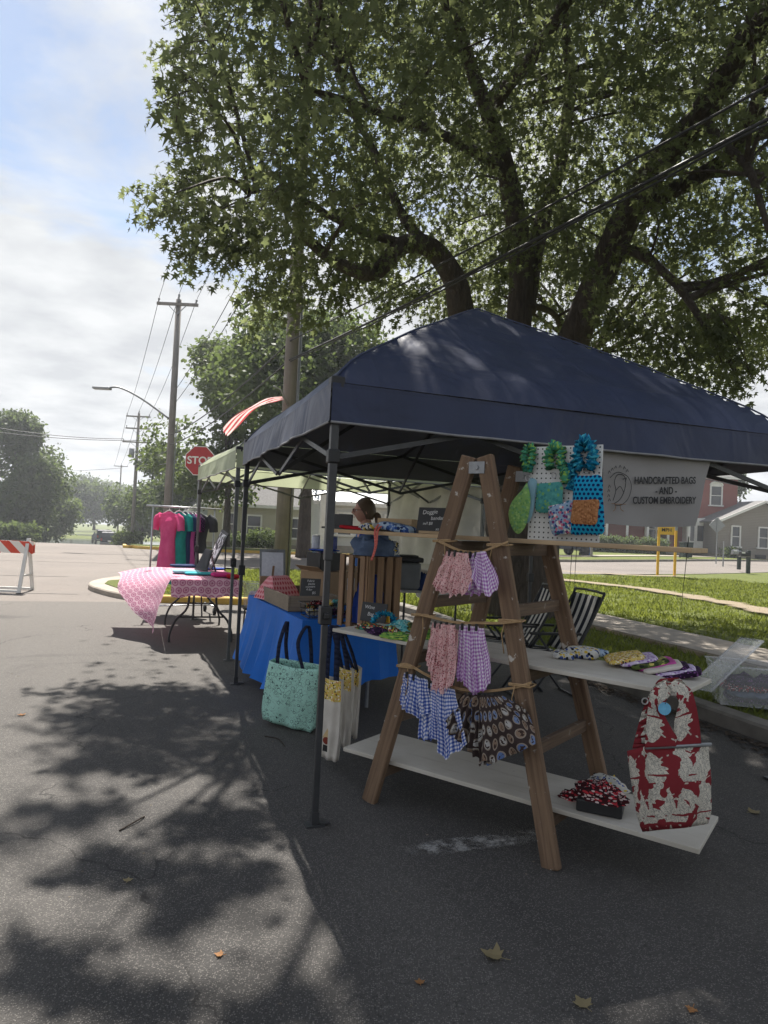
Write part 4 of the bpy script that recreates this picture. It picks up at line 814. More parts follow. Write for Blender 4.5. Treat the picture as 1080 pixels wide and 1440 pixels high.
# heavy cables from the thick pole over the stall
CE = [at(1080, 103, 5.6), at(1080, 150, 5.6)]
for k, (za_, lb) in enumerate(((478, 'upper heavy cable sweeping over the navy canopy'), (505, 'lower heavy cable bundle sweeping over the navy canopy'))):
    a = Vector((b4.x, b4.y - .18, topz(408, za_, 14.0))); e = CE[k]; far = a + (e - a) * 1.5
    wire(a, far, .12, .014 + .005 * k, lb, 'heavy cables over the stall', 'overhead_cable', 40)
    wire(b1 + Vector((0, -.1, topz(243, 612 + 14 * k, 30) - b1.z)), a, .25, .018, ('upper' if k == 0 else 'lower') + ' heavy cable from the tall pole to the thick pole', 'heavy cables over the stall', 'overhead_cable')
mb = MB(); a = Vector((b4.x, b4.y - .18, topz(408, 505, 14.0))); mb.tube([a + (CE[1] - a) * 1.5 * k / 40 - Vector((0, 0, .12 * 4 * (k / 40) * (1 - k / 40) + .045)) + Vector((math.cos(k * 1.3), 0, math.sin(k * 1.3))) * .012 for k in range(41)], .012, 5); S('overhead_cable', mb, m_wire, 'thin cable lashed beneath the lower heavy bundle', 'wire', 'heavy cables over the stall', True)
wire(at(985, 672, 48), at(1180, 706, 48), .1, .03, 'line in the sky right of the red brick house')
wire(at(560, 40, YT - 3), at(470, 330, 15), .1, .006, 'slack service line inside the left of the maple')

# striped flag on the thick pole
t = NT('flag_stripes'); y_ = t.sep(t.co('UV'))[1]; f = t.mth('FRACT', t.mth('MULTIPLY', y_, 6.5)); m_flag = cloth_fin(t, t.ramp(f, (0, lin(196, 84, 88)), (.5, lin(226, 214, 210)), interp='CONSTANT'), .45)
fl = T('flag', 'red and white striped flag flying left from the thick utility pole', 'flag', at(398, 566, 13.9))
mb = MB(); ha = at(398, 560, 13.9); le = at(318, 600, 13.2)
def fw(a, b):
    p = ha.lerp(le, a); wv_ = math.sin(a * 9 + b * 3.5) * .05 * a; return p + Vector((.05 * (b - .5) * a, .34 * (b - .5), -.02 * (b - .5) * (.35 + a) - .10 * a * a + .14 * math.sin(math.pi * a) + wv_ + .03 * a * math.sin(b * 22)))
mb.grid(fw, 20, 26, 1, 1); P('cloth', mb, m_flag, fl, True)
mb = MB(); mb.tube([b4 + Vector((0, -.1, topz(405, 572, 14.2))), ha + Vector((0, -.35, .10)), ha + Vector((-.1, -.6, .12))], .014, 6); P('staff', mb, m_galv, fl, True)

# stop sign on the corner lawn
sp = gp(273, 800, .12); sp = at(281, 648, 17.6); SS = T('stop_sign', 'red octagonal stop sign half hidden by the green canopy', 'road sign', (sp.x, sp.y + .05, .10))
def octo(c, r, y, a0=22.5): return [Vector((c.x + r * math.cos(R(a0 + 45 * k)), y, c.z + r * math.sin(R(a0 + 45 * k)))) for k in range(8)]
mb = MB(); o8 = octo(sp, .405, sp.y); o8b = octo(sp, .405, sp.y + .012); mb.poly(o8); mb.poly(list(reversed(o8b)))
for k in range(8): mb.quad(o8[k], o8b[k], o8b[(k + 1) % 8], o8[(k + 1) % 8])
P('rim', mb, m_signw, SS); mb = MB(); mb.poly(octo(sp, .385, sp.y - .004)); P('face', mb, m_red, SS)
text('STOP', .27, m_signw, 'lettering', SS, (sp.x, sp.y - .007, sp.z), bold=.006)
mb = MB(); mb.box((sp.x, sp.y + .05, (sp.z + .35) / 2 + .02), (.06, .05, sp.z + .35)); P('post', mb, m_galv, SS)

# traffic barricade at the left edge
t = NT('barricade_stripes'); x, y, z = t.sep(t.co('UV')); f = t.mth('FRACT', t.mth('MULTIPLY', t.mth('ADD', x, y), 2.9)); t.fin(t.ramp(f, (0, lin(206, 66, 40)), (.5, lin(226, 222, 214)), interp='CONSTANT'), .45, 0, .4); m_bstr = t.m
B0 = gp(36, 832); BC = T('barricade', 'white A frame barricade with orange striped board at the left edge', 'barricade', B0, R(4))
mb = MB(); mb.box((-.95, -.03, .80), (2.1, .03, .22)); P('striped_board', mb, m_bstr, BC, world=False)
mb = MB(); mb.box((-.95, .035, .80), (2.1, .025, .2)); P('striped_board', mb, m_bstr, BC, world=False)
for x_ in (0, -1.9):
    for y_ in (-1, 1): mb = MB(); mb.bar((x_, y_ * .28, 0), (x_ + .0, y_ * .005, .96), .06, .03, (1, 0, 0)); P('leg', mb, m_white, BC, world=False)
    mb = MB(); mb.bar((x_, -.2, .3), (x_, .2, .3), .03, .03); P('spreader', mb, m_white, BC, world=False)
for y_ in (-.26, .26): mb = MB(); mb.bar((-1.9, y_, .03), (0, y_, .03), .04, .04); P('rail', mb, m_white, BC, world=False)

# dark cars far down the street
m_carp = M('dark_blue_car_paint', (.022, .026, .040, 1), (.018, .02, .03, 1), 2, .6, 0, 10, 0, .25); m_tail = M('tail_light', (.35, .02, .02, 1), None, 4, .2, 0); m_tyre = M('tyre_rubber', (.02, .02, .02, 1), None, 9, .85, .2)
def suv(base, rz, label):
    o = T('parked_car', label, 'car', base, rz, 'dark cars by the lake')
    mb = MB(); pr = [(-2.3, .45), (-2.3, 1.0), (-2.22, 1.12), (-2.05, 1.72), (-1.85, 1.80), (.35, 1.80), (.95, 1.15), (2.1, 1.02), (2.25, .85), (2.25, .45)]
    def sec(a, w): return [Vector((w * (1 if z < 1.2 else .86), y, z)) for y, z in pr]
    L_, R_ = sec(0, -.92), sec(0, .92)
    for k in range(len(pr)): k2 = (k + 1) % len(pr); mb.quad(L_[k], L_[k2], R_[k2], R_[k])
    mb.poly(L_); mb.poly(list(reversed(R_))); P('body', mb, m_carp, o, bevel=.05, world=False)
    mb = MB(); mb.quad((-.68, -2.19, 1.22), (.68, -2.19, 1.22), (.64, -2.08, 1.66), (-.64, -2.08, 1.66)); P('rear_window', mb, m_glass, o, world=False)
    for s_ in (-1, 1):
        mb = MB(); mb.box((s_ * .845, -.6, 1.5), (.02, 2.2, .38)); P('side_window', mb, m_glass, o, world=False)
        mb = MB(); mb.box((s_ * .80, -2.31, 1.0), (.14, .05, .3)); P('tail_light', mb, m_tail, o, world=False)
        for y_ in (-1.45, 1.4): mb = MB(); mb.tube([(s_ * .80, y_, .36), (s_ * .98, y_, .36)], .36, 16); P('wheel', mb, m_tyre, o, True, world=False)
        mb = MB(); mb.bar((s_ * .6, -1.6, 1.84), (s_ * .6, .2, 1.84), .04, .04); P('roof_rail', mb, m_black, o, world=False)
    mb = MB(); mb.box((0, -2.36, .62), (1.8, .14, .16)); P('bumper', mb, m_galv, o, bevel=.03, world=False)
    mb = MB(); mb.box((0, -2.325, .84), (.34, .02, .16)); P('number_plate', mb, m_signw, o, world=False); return o
jb = at(155.5, 758, 76); jb.z = gz(jb.x, jb.y); SUV = suv(jb, R(19), 'dark car seen from behind at the far end of the street')
jb2 = at(143, 762, 86); jb2.z = gz(jb2.x, jb2.y); dup(SUV, jb2, R(30), 'second dark car half hidden left of the first')
jb3 = gat(787, 46, .12); dup(SUV, jb3, R(-70), 'dark car in the drive behind the ladder')

# right hand roadside: speed sign, boxes, back of a diamond sign, bins
YS = T('speed_sign', 'yellow MPH panel on two yellow posts beside the road', 'road sign', gp(937, 810, .12)); ys = YS.location
for px_ in (925.5, 949.5):
    q = at(px_, 780, ys.y); mb = MB(); mb.box((q.x, q.y, .1 + 1.17), (.085, .085, 2.34)); P('post', mb, m_hivis, YS, bevel=.008)
    mb = MB(); mb.box((q.x, q.y, topz(px_, 741, ys.y)), (.10, .10, .28)); P('post_cap', mb, m_galv, YS)
c = at(937, 745.5, ys.y - .06); mb = MB(); mb.box(c, (.66, .05, .36)); P('panel', mb, m_hivis, YS, bevel=.01); text('MPH', .2, m_ink, 'lettering', YS, c + Vector((0, -.032, 0)), bold=.003)
mb = MB(); mb.box(c + Vector((0, .0, .62)), (.80, .10, .80)); P('display', mb, m_black, YS, bevel=.01)
def mailbox(px, pyb, Y, label, rz):
    b = gat(px, Y, .11); o = T('mailbox', label, 'mailbox', b, rz, 'mailboxes by the road')
    mb = MB(); mb.box((0, 0, .55), (.15, .15, 1.1)); P('post', mb, M('dark_green_post', (.018, .03, .026, 1), None, 9, .6), o, world=False, bevel=.01)
    mb = MB(); n = 9; pr = [(-.1, 0), (.1, 0)] + [(.1 * math.cos(math.pi * k / n), .12 + .1 * math.sin(math.pi * k / n)) for k in range(n + 1)]
    A_ = [Vector((-.42, y, .82 + z)) for y, z in pr]; B_ = [Vector((.06, y, .82 + z)) for y, z in pr]
    mb.poly(list(reversed(A_))); mb.poly(B_)
    for k in range(len(pr)): k2 = (k + 1) % len(pr); mb.quad(A_[k], A_[k2], B_[k2], B_[k])
    P('box', mb, m_black if rz == 0 else m_galv, o, world=False); mb = MB(); mb.box((-.2, 0, .80), (.5, .18, .035)); P('shelf', mb, m_pwood, o, world=False)
    mb = MB(); mb.box((-.3, -.115, .98), (.16, .012, .06)); P('flag', mb, m_signw, o, world=False); return o
mailbox(1054, 809, 33, 'dark post mailbox with a pale flag standing at the lawn edge', 0); mailbox(1041, 800, 36.5, 'second mailbox partly hidden behind the nearer one', R(8))
c = at(1008.5, 738.5, 44); DS = T('road_sign', 'grey back of a diamond road sign in front of the red house', 'road sign', (c.x, c.y, gz(c.x, c.y)))
mb = MB(); mb.box(c, (.74, .012, .74), M=Matrix.Rotation(R(45), 3, 'Y')); P('panel', mb, m_galv, DS); mb = MB(); mb.box((c.x, c.y - .03, (c.z + .4) / 2), (.06, .04, c.z + .4)); P('post', mb, m_galv, DS)
c = at(1018, 762, 41); mb = MB(); mb.box((c.x, c.y, gz(c.x, c.y) + .75), (.06, .06, 1.5)); S('marker_post', mb, m_galv, 'short grey post right of the diamond sign', 'post')
def bin_(px, Y, w, h, mat_, label):
    b = gat(px, Y, .12); o = T('wheeled_bin', label, 'bin', b); mb = MB(); mb.grid(lambda a, v: (0, 0, 0), 1, 1) if False else None
    mb = MB(); i = [Vector((sx_ * w * .42, sy * w * .42, .05)) for sx_, sy in ((-1, -1), (1, -1), (1, 1), (-1, 1))]; j = [Vector((sx_ * w * .5, sy * w * .5, h)) for sx_, sy in ((-1, -1), (1, -1), (1, 1), (-1, 1))]
    for k in range(4): k2 = (k + 1) % 4; mb.quad(i[k], i[k2], j[k2], j[k])
    mb.poly(j); mb.poly(list(reversed(i))); P('body', mb, mat_, o, world=False, bevel=.02); mb = MB(); mb.box((0, 0, h + .03), (w * 1.06, w * 1.08, .06)); P('lid', mb, mat_, o, world=False, bevel=.02)
    for s_ in (-1, 1): mb = MB(); mb.tube([(s_ * w * .36, w * .45, .1), (s_ * w * .46, w * .45, .1)], .1, 10); P('wheel', mb, m_tyre, o, world=False)
    return o
bin_(966, 48, .7, 1.05, M('dark_green_plastic', (.02, .035, .03, 1)), 'dark wheeled bin by the red house steps'); bin_(824, 46, .65, 1.0, M('blue_plastic', (.03, .12, .35, 1)), 'blue bin across the road behind the hanging bags')
c = gat(833, 45, .12); mb = MB(); mb.box(c + Vector((0, 0, .55)), (.14, .14, 1.1)); S('marker_post', mb, m_pwood, 'short brown post beside the blue bin', 'post')

# hanging flower basket on a hook
hk = gat(757, 12.5, .10); SH = T('shepherd_hook', 'thin steel shepherd hook holding the flower basket', 'hook', hk)
hb_ = at(738, 775, 12.4); mb = MB(); top = Vector((hk.x, hk.y, 1.95)); mb.tube([hk, top, top + Vector((-.05, 0, .12)), top + Vector((-.16, -.04, .14)), Vector((hb_.x, hb_.y, 1.95)), Vector((hb_.x, hb_.y, 1.86))], .009, 6); P('rod', mb, m_black, SH, True)
FB = T('flower_basket', 'hanging basket of pink and yellow flowers seen through the ladder', 'flower basket', Vector((hb_.x, hb_.y, .95)))
mb = MB(); mb.lathe([(.06, 0), (.13, .05), (.16, .14), (.165, .16), (.14, .15)], Vector((hb_.x, hb_.y, .98)), 14); P('pot', mb, m_black, FB, True)
for k in range(3): a = 2.1 * k; mb = MB(); mb.tube([Vector((hb_.x + .15 * math.cos(a), hb_.y + .15 * math.sin(a), 1.13)), Vector((hb_.x, hb_.y, 1.87))], .004, 4); P('hanger', mb, m_black, FB)
pts = np.array([np.array([hb_.x, hb_.y, 1.08]) + np.array([rnd.gauss(0, .10), rnd.gauss(0, .10), rnd.gauss(0, .09)]) for _ in range(130)]); sprays(pts, 6, .14, .06, TEMPL_LEAF, m_leafl, FB, (hb_.x, hb_.y, 1), 'foliage', .3)
m_petal = leafmat('petals', (.55, .12, .16, 1), (.62, .48, .16, 1), .3); pts = np.array([np.array([hb_.x, hb_.y, 1.08]) + np.array([rnd.gauss(0, .12), rnd.gauss(0, .12), rnd.gauss(0, .10)]) for _ in range(40)]); sprays(pts, 5, .06, .05, TEMPL_LEAF, m_petal, FB, (hb_.x, hb_.y, 1), 'blossom', .1)

# ================================================================== THE CANOPIES
def tent(A, S_, eave, peak, canopy, under, polemat, label, name, drop=.25, yaw=YAW):
    o = T(name, label, 'canopy tent', (A.x, A.y, 0), yaw); H2_ = S_ / 2
    ze = eave + drop; rim_ = .055
    def f(a, b):
        x = -1 + 2 * a; y = -1 + 2 * b; r = max(abs(x), abs(y)); k = 1 - r; z = ze + (peak - ze) * (k ** .92 if k > .0 else 0)
        z = min(z, peak - .02 + .02 * k); q = 1 - abs(abs(x) - abs(y)) * 2
        sag = -.055 * math.sin(math.pi * min(1, k)) * max(0, 1 - max(0, q)) ; bow = .0
        z += sag * (.8 + .4 * noise.noise((x * 2, y * 2, 4))) + .018 * noise.noise((x * 3, y * 3, 1)) * min(1, k * 6) - rim_ * max(0, (r - .86) / .14) ** 2
        inx = 1 - .012 * (1 - y * y) * (1 if abs(x) == 1 else 0)
        return (H2_ + x * H2_ * inx, H2_ + y * H2_, z)
    mb = MB(); mb.grid(f, 48, 48, S_, S_); P('roof', mb, canopy, o, True, world=False)
    for x0, y0 in ((-1, -1), (1, -1), (1, 1), (-1, 1)):                       # sewn ridge seams
        mb = MB(); mb.tube([Vector(f(.5 + x0 * .5 * (1 - j / 24), .5 + y0 * .5 * (1 - j / 24))) + Vector((0, 0, .001)) for j in range(25)], .006, 6); P('seam', mb, m_seam if canopy == m_navy else under, o, True, world=False)
    cs = [(0, 0), (S_, 0), (S_, S_), (0, S_)]; e_ = .012
    for k in range(4):
        a = Vector((*cs[k], 0)); c = Vector((*cs[(k + 1) % 4], 0)); d = (c - a).normalized(); nn = Vector((d.y, -d.x, 0))
        def v_(u_, w_):
            p = a.lerp(c, u_); rip = .012 * math.sin(u_ * 23 + k) * w_ + .008 * math.sin(u_ * 51) * w_; ed = 4 * u_ * (1 - u_)
            return p + nn * (.006 + rip * ed + .03 * w_ * ed - .012 * S_ / 2 * ed * (1 if True else 0) * (1 - w_)) + Vector((0, 0, ze - .004 - rim_ - (drop - rim_) * w_ - .012 * ed * w_))
        mb = MB(); mb.grid(lambda u_, w_: v_(u_, 1 - w_), 40, 5, S_, drop); P('valance', mb, canopy, o, True, world=False)
        mb = MB(); mb.tube([v_(j / 40, 1.0) for j in range(41)], .007, 5, False); P('hem', mb, under, o, True, world=False)
    for k, (x, y) in enumerate(cs):
        sx_ = 1 if x == 0 else -1; sy = 1 if y == 0 else -1; q = Vector((x + sx_ * .03, y + sy * .03, 0))
        mb = MB(); mb.box(q + Vector((0, 0, .66)), (.030, .030, 1.30)); mb.box(q + Vector((0, 0, 1.30 + (ze - 1.32) / 2)), (.040, .040, ze - 1.32)); lg = P('leg', mb, polemat, o, world=False, bevel=.004)
        mb = MB(); mb.box(q + Vector((0, 0, .006)), (.09, .07, .010)); mb.box(q + Vector((sx_ * .045, 0, .016)), (.05, .05, .008)); mb.box(q + Vector((0, 0, .04)), (.036, .036, .06)); P('foot', mb, polemat, lg, world=False)
        mb = MB(); mb.box(q + Vector((0, 0, 1.03)), (.058, .058, .09)); mb.box(q + Vector((-sx_ * .0, -sy * .036, 1.03)), (.03, .03, .03)); P('slider', mb, m_black, lg, world=False, bevel=.006)
        mb = MB(); mb.box(q + Vector((0, 0, ze - .06)), (.07, .07, .07)); P('bracket', mb, m_black, lg, world=False, bevel=.008)
        mb = MB(); mb.box(q + Vector((0, 0, ze - .42)), (.06, .06, .07)); P('bracket', mb, m_black, lg, world=False, bevel=.008)
    for k in range(4):                                                     # two scissor crosses a side, two struts from each corner to the peak
        a = Vector((*cs[k], 0)); c = Vector((*cs[(k + 1) % 4], 0)); d = (c - a).normalized(); nn = Vector((-d.y, d.x, 0)) * .03; m_ = a.lerp(c, .5)
        for p, q in ((a + d * .05, m_ - d * .0), (m_ + d * 0, c - d * .05)):
            for z0, z1, of in ((ze - .06, ze - .42, .0), (ze - .42, ze - .06, .016)):
                mb = MB(); mb.bar(p + nn + nn.normalized() * of + Vector((0, 0, z0)), q + nn + nn.normalized() * of + Vector((0, 0, z1)), .012, .026, nn); P('truss_bar', mb, polemat, o, world=False)
        mid = m_ + nn; cen = Vector((S_ / 2, S_ / 2, 0))
        for z0, z1, of in ((ze - .06, peak - .75, 0), (ze - .42, peak - .30, .016)):
            mb = MB(); mb.bar(mid + d * of + Vector((0, 0, z0)), cen + d * of + Vector((0, 0, z1)), .012, .026, d); P('truss_bar', mb, polemat, o, world=False)
    mb = MB(); mb.tube([(S_ / 2, S_ / 2, peak - .95), (S_ / 2, S_ / 2, peak - .05)], .02, 8); P('peak_pole', mb, polemat, o, world=False)
    return o
TA = Vector((-.284, 3.37, 0)); S1 = 3.05
m_under = M('hem_grey', (.22, .22, .225, 1), None, 20, .7, 0)
TN = tent(TA, S1, 1.985, 3.21, m_navy, m_under, m_pole, 'navy blue pop up canopy over the bag stall', 'canopy_tent')
TB = gp(317, 930); TG = tent(Vector((TB.x, TB.y, 0)), 3.05, 2.03, 3.0, m_green, m_under, m_grpole, 'pale green pop up canopy behind the navy one', 'canopy_tent', yaw=R(22.3)); MD2 = Vector((-math.sin(R(22.3)), math.cos(R(22.3)), 0)); ND2 = Vector((MD2.y, -MD2.x, 0))
# pale side wall hanging from the right side of the green canopy
m_sheet = fabric('pale_wall_sheet', (.50, .49, .45, 1), (.40, .39, .36, 1), .25, .7, 3)
q0 = Vector((TB.x, TB.y, 0)) + ND2 * 3.02; mb = MB()
def wall_(a, b):
    p = q0 + MD2 * (3.0 * a) + Vector((0, 0, 2.10)); zb = -1.32 - .28 * math.sin(math.pi * min(1, a * 1.1)) * (1 if a < .9 else .6)
    fold = (.05 * math.sin(a * 31) + .07 * noise.noise((a * 5, b * 2.5, 0)) + .03 * math.sin(a * 9 - b * 8)) * (.3 + b); sw = .30 * math.sin(b * math.pi) * max(0, math.sin(math.pi * a)) * b
    return p + ND * (fold - sw * .4) + Vector((0, 0, zb * b + .06 * noise.noise((a * 7, b * 3, 5)) * b))
mb.grid(wall_, 60, 34, 3, 1.5); S('side_wall', mb, m_sheet, 'pale grey cloth side wall hanging in folds under the green canopy', 'cloth wall', None, True)
mb = MB()
def swag(a, b): p = q0 + MD2 * (2.9 * a) - ND * .12; return p + Vector((0, 0, 1.28 - .30 * math.sin(math.pi * a) - .16 * b + .02 * math.sin(a * 20))) - ND * (.12 * math.sin(b * 3.14) + .03 * math.sin(a * 17 + b * 4))
mb.grid(swag, 40, 8, 3, .3); S('rolled_cloth', mb, m_sheet, 'sagging roll of pale cloth tied along the side wall', 'cloth', None, True)
# banner hung inside the front valance
m_ban = fabric('banner_cloth', (.32, .308, .30, 1), (.27, .26, .255, 1), .10, .8, 2)
acN = Vector((-ND.y, ND.x, 0)); P0 = TA + acN * .004
bl = [pl(846, 628, P0, acN), pl(1003, 636, P0, acN), pl(976, 740, P0, acN), pl(851, 736, P0, acN)]
bt_ = T('banner', 'grey cloth banner reading handcrafted bags and custom embroidery', 'banner', (bl[0] + bl[1]) / 2 - Vector((0, 0, .6)))
def bn(a, b): p = bl[0].lerp(bl[1], a).lerp(bl[3].lerp(bl[2], a), b); return p + acN * (.009 * math.sin(a * 9 + b * 2) * b + .006 * math.sin(a * 4 - b * 7)) + Vector((0, 0, -.012 * math.sin(math.pi * a) * b))
mb = MB(); mb.grid(bn, 30, 20, .8, .6); P('cloth', mb, m_ban, bt_, True)
xd = (bl[1] - bl[0]).normalized(); yd = Vector((0, 0, 1)); fc = -acN * .020
def bpl(px, py): return pl(px, py, P0 + fc, acN)
for s_, px_, py_, w_ in (('HANDCRAFTED BAGS', 936, 676, 86), ('- AND -', 937, 690.5, 30), ('CUSTOM EMBROIDERY', 935, 704, 89)):
    c = bpl(px_, py_); wd_ = (bpl(px_ + w_ / 2, py_) - bpl(px_ - w_ / 2, py_)); o = text(s_, .1, m_ink, 'lettering', bt_, c, wd_, yd, bold=.0022)
    xs = [v.co.x for v in o.data.vertices]; ln = wd_.length; u_ = wd_.normalized(); cl = bt_.location; m0 = c - cl
    ext_ = [(v.co - m0).dot(u_) for v in o.data.vertices]; k = ln / (max(ext_) - min(ext_))
    for v in o.data.vertices:
        d = v.co - m0; a_ = d.dot(u_); v.co = m0 + (d - u_ * a_) * 1.28 * k + u_ * a_ * k
def stroke(pix, r, mat_, name='drawing', fn=bpl, parent=bt_, n=4):
    mb = MB(); mb.tube(bez([fn(*p) for p in pix], n), r, 4); return P(name, mb, mat_, parent)
stroke([(862, 704), (866, 690), (864, 678), (868, 668), (876, 668), (880, 676), (878, 690), (872, 702), (864, 708)], .0022, m_ink)
stroke([(858, 672), (864, 666), (870, 664), (878, 667), (884, 672), (888, 684), (884, 700), (874, 710), (864, 710)], .0020, m_ink)
stroke([(876, 674), (881, 672), (879, 677)], .0020, m_ink)
stroke([(866, 690), (872, 684), (877, 692)], .0020, m_ink)
stroke([(866, 709), (865, 716), (862, 719)], .0016, m_ora); stroke([(872, 709), (873, 716), (877, 719)], .0016, m_ora); stroke([(860, 708), (868, 709), (880, 709)], .0016, m_ora)
for (lx, ly) in ((857, 664), (861, 660), (866, 657), (872, 656), (878, 658), (882, 662), (857, 684), (856, 690), (856, 697), (857, 703)): stroke([(lx - 1.5, ly + 2), (lx, ly - 2), (lx + 1.5, ly + 1.5)], .0018, m_ink, n=2)
for b_c in (bl[0], bl[1]): mb = MB(); mb.tube([b_c + Vector((0, 0, -.02)) - acN * .01, b_c + Vector((0, 0, .12)) + acN * .02], .004, 5); P('tie', mb, m_black, bt_)

# ================================================================== CLOTHS AND PRINTS
m_blue = fabric('blue_table_cloth', (.030, .20, .70, 1), (.024, .17, .60, 1), .30, .55, 2)
m_pfloral = scatter('pink_floral_print', lin(226, 184, 182), [lin(150, 62, 78), lin(180, 96, 104), lin(126, 88, 84), lin(228, 200, 196)], 125, .42)
m_lilac = gingham('lilac_gingham', lin(160, 104, 172), lin(204, 168, 212), 52)
m_bgin = gingham('blue_gingham', lin(56, 78, 158), lin(132, 150, 202), 48)
m_dogs = patches('dog_portrait_print', 14)
m_toile = toile('red_sailboat_print')
m_mint = bandana_print('mint_bandana_print', lin(178, 224, 210), lin(44, 70, 72))
m_canvas = fabric('white_canvas', lin(214, 208, 198), lin(198, 192, 182), .15)
m_yelpr = scatter('yellow_print', lin(214, 190, 110), [lin(70, 62, 48), lin(240, 232, 214), lin(206, 140, 80), lin(226, 200, 70), lin(236, 228, 200)], 95, .5)
m_navys = fabric('navy_strap', (.016, .02, .04, 1), None, 0)
m_pinkt = medallion('pink_medallion_cloth', lin(244, 206, 218), lin(190, 112, 146), lin(206, 130, 162), 12, .42)
m_pinkd = polka('pink_dotted_cloth', lin(238, 176, 180), lin(206, 84, 100), 24, .33)
m_floral = scatter('blue_floral_print', lin(150, 172, 196), [lin(60, 80, 140), lin(206, 120, 136), lin(224, 222, 214), lin(50, 110, 130), lin(120, 60, 110)], 70, .55)
m_multi = scatter('bright_mixed_print', lin(60, 62, 58), [lin(220, 140, 50), lin(80, 170, 150), lin(170, 190, 70), lin(200, 80, 70), lin(230, 220, 190)], 66, .5)
m_teal = scatter('teal_print', lin(120, 200, 200), [lin(60, 150, 160), lin(180, 220, 210)], 60, .5)
m_grnp = scatter('green_print', lin(128, 170, 80), [lin(80, 130, 60), lin(190, 200, 100), lin(60, 100, 70)], 60, .5)
m_camo = scatter('olive_print', lin(96, 110, 60), [lin(60, 72, 44), lin(206, 196, 110), lin(40, 46, 38), lin(150, 150, 90)], 40, .55)
m_lav = scatter('lavender_print', lin(206, 190, 220), [lin(150, 110, 180), lin(236, 228, 240)], 60, .4)
m_magn = fabric('magenta_cloth', lin(186, 84, 150), None, .1)
m_plum = scatter('plum_print', lin(44, 28, 52), [lin(140, 90, 150), lin(70, 40, 80)], 70, .35)
m_blkwht = scatter('black_white_print', lin(206, 206, 200), [lin(30, 32, 36), lin(214, 186, 70), lin(70, 90, 150), lin(190, 190, 190)], 58, .5)
m_redwht = scatter('red_white_print', lin(70, 30, 34), [lin(196, 60, 70), lin(220, 200, 196), lin(40, 30, 34)], 80, .5)
m_bluswirl = scatter('blue_swirl_print', lin(170, 190, 210), [lin(50, 80, 140), lin(90, 120, 180), lin(30, 50, 90)], 44, .5)
m_redc = fabric('red_cloth', lin(168, 34, 44), None, .1)
m_denim = fabric('denim', lin(104, 120, 146), lin(74, 88, 112), .05)
m_dkblue = fabric('royal_blue_cloth', lin(48, 76, 160), None, .1)
m_greyc = fabric('grey_cloth', lin(72, 74, 78), None, .05)
m_bluedot = polka('blue_dotted_cloth', lin(30, 150, 190), lin(14, 40, 92), 46, .33)
m_cork = scatter('cork_leather', lin(150, 104, 68), [lin(128, 84, 52), lin(170, 122, 84)], 90, .5, 0)
m_lgreen = scatter('leaf_green_cloth', lin(136, 178, 104), [lin(110, 160, 96), lin(160, 196, 120), lin(120, 170, 120)], 70, .5)
m_tealg = scatter('teal_green_cloth', lin(84, 156, 150), [lin(70, 140, 140), lin(120, 174, 110), lin(96, 170, 160)], 60, .5)
m_ruffg = scatter('green_ruffle', lin(84, 158, 120), [lin(150, 190, 90), lin(50, 130, 120)], 60, .5)
m_ruffb = scatter('blue_ruffle', lin(24, 124, 160), [lin(16, 90, 130), lin(70, 170, 190)], 60, .5)
m_paleblue = fabric('pale_blue_cloth', lin(150, 190, 204), None, .2)

def lump(c, rx, ry, rz, mat_, label, cat, name='cloth_pile', seed=1, group=None, rot=0, fold=.5):
    """a crumpled heap of cloth resting at c"""
    mb = MB(); mt = Matrix.Rotation(rot, 3, 'Z'); c = Vector(c)
    def f(a, b):
        th = a * 2 * math.pi; ph = b * math.pi / 2; d = Vector((math.cos(th) * math.cos(ph), math.sin(th) * math.cos(ph), math.sin(ph)))
        q = Vector((d.x * 2.2, d.y * 2.2, d.z * 2.2)) + Vector((seed * 3.1, 0, 0)); k = 1 + fold * (.5 * noise.noise(q) + .45 * (abs(noise.noise(q * 2.3)) - .25) + .18 * noise.noise(q * 5))
        return c + mt @ Vector((d.x * rx * k, d.y * ry * k, max(.0, d.z * rz * k)))
    mb.grid(f, 34, 11, 2.2 * (rx + ry), (rx + ry) * .9); return S(name, mb, mat_, label, cat, group, True)
def slabg(mb, c, w, d, h, rz, tilt=0, seed=0, wob=.006):
    """soft folded rectangle"""
    n = 10; m = Matrix.Rotation(rz, 3, 'Z') @ Matrix.Rotation(tilt, 3, 'Y'); c = Vector(c)
    def f(a, b):
        th = a * 2 * math.pi; x, y = math.cos(th), math.sin(th); k = 1 / max(abs(x), abs(y)) ** .82; ph = (b - .5) * math.pi
        r = math.cos(ph) ** .28 if abs(math.cos(ph)) > 1e-6 else 0; x2 = x * k * r * w / 2; y2 = y * k * r * d / 2; z = h / 2 * (1 + (1 if ph > 0 else -1) * abs(math.sin(ph)) ** .7)
        z += wob * noise.noise((x2 * 14 + seed, y2 * 14, seed * 1.7)) * (b > .4); return c + m @ Vector((x2, y2, z))
    i = len(mb.v); mb.grid(f, 28, n, 2 * (w + d), w)
    for q in range(len(mb.uv) - 28 * n, len(mb.uv)):
        fc = mb.f[q]; mb.uv[q] = [((m.transposed() @ (mb.v[k] - c)).x, (m.transposed() @ (mb.v[k] - c)).y + (m.transposed() @ (mb.v[k] - c)).z) for k in fc]
    return mb
def folded(c, w, d, h, rz, mat_, label, cat='folded cloth', name='folded_cloth', tilt=0, seed=0, group=None):
    return S(name, slabg(MB(), c, w, d, h, rz, tilt, seed), mat_, label, cat, group, True)
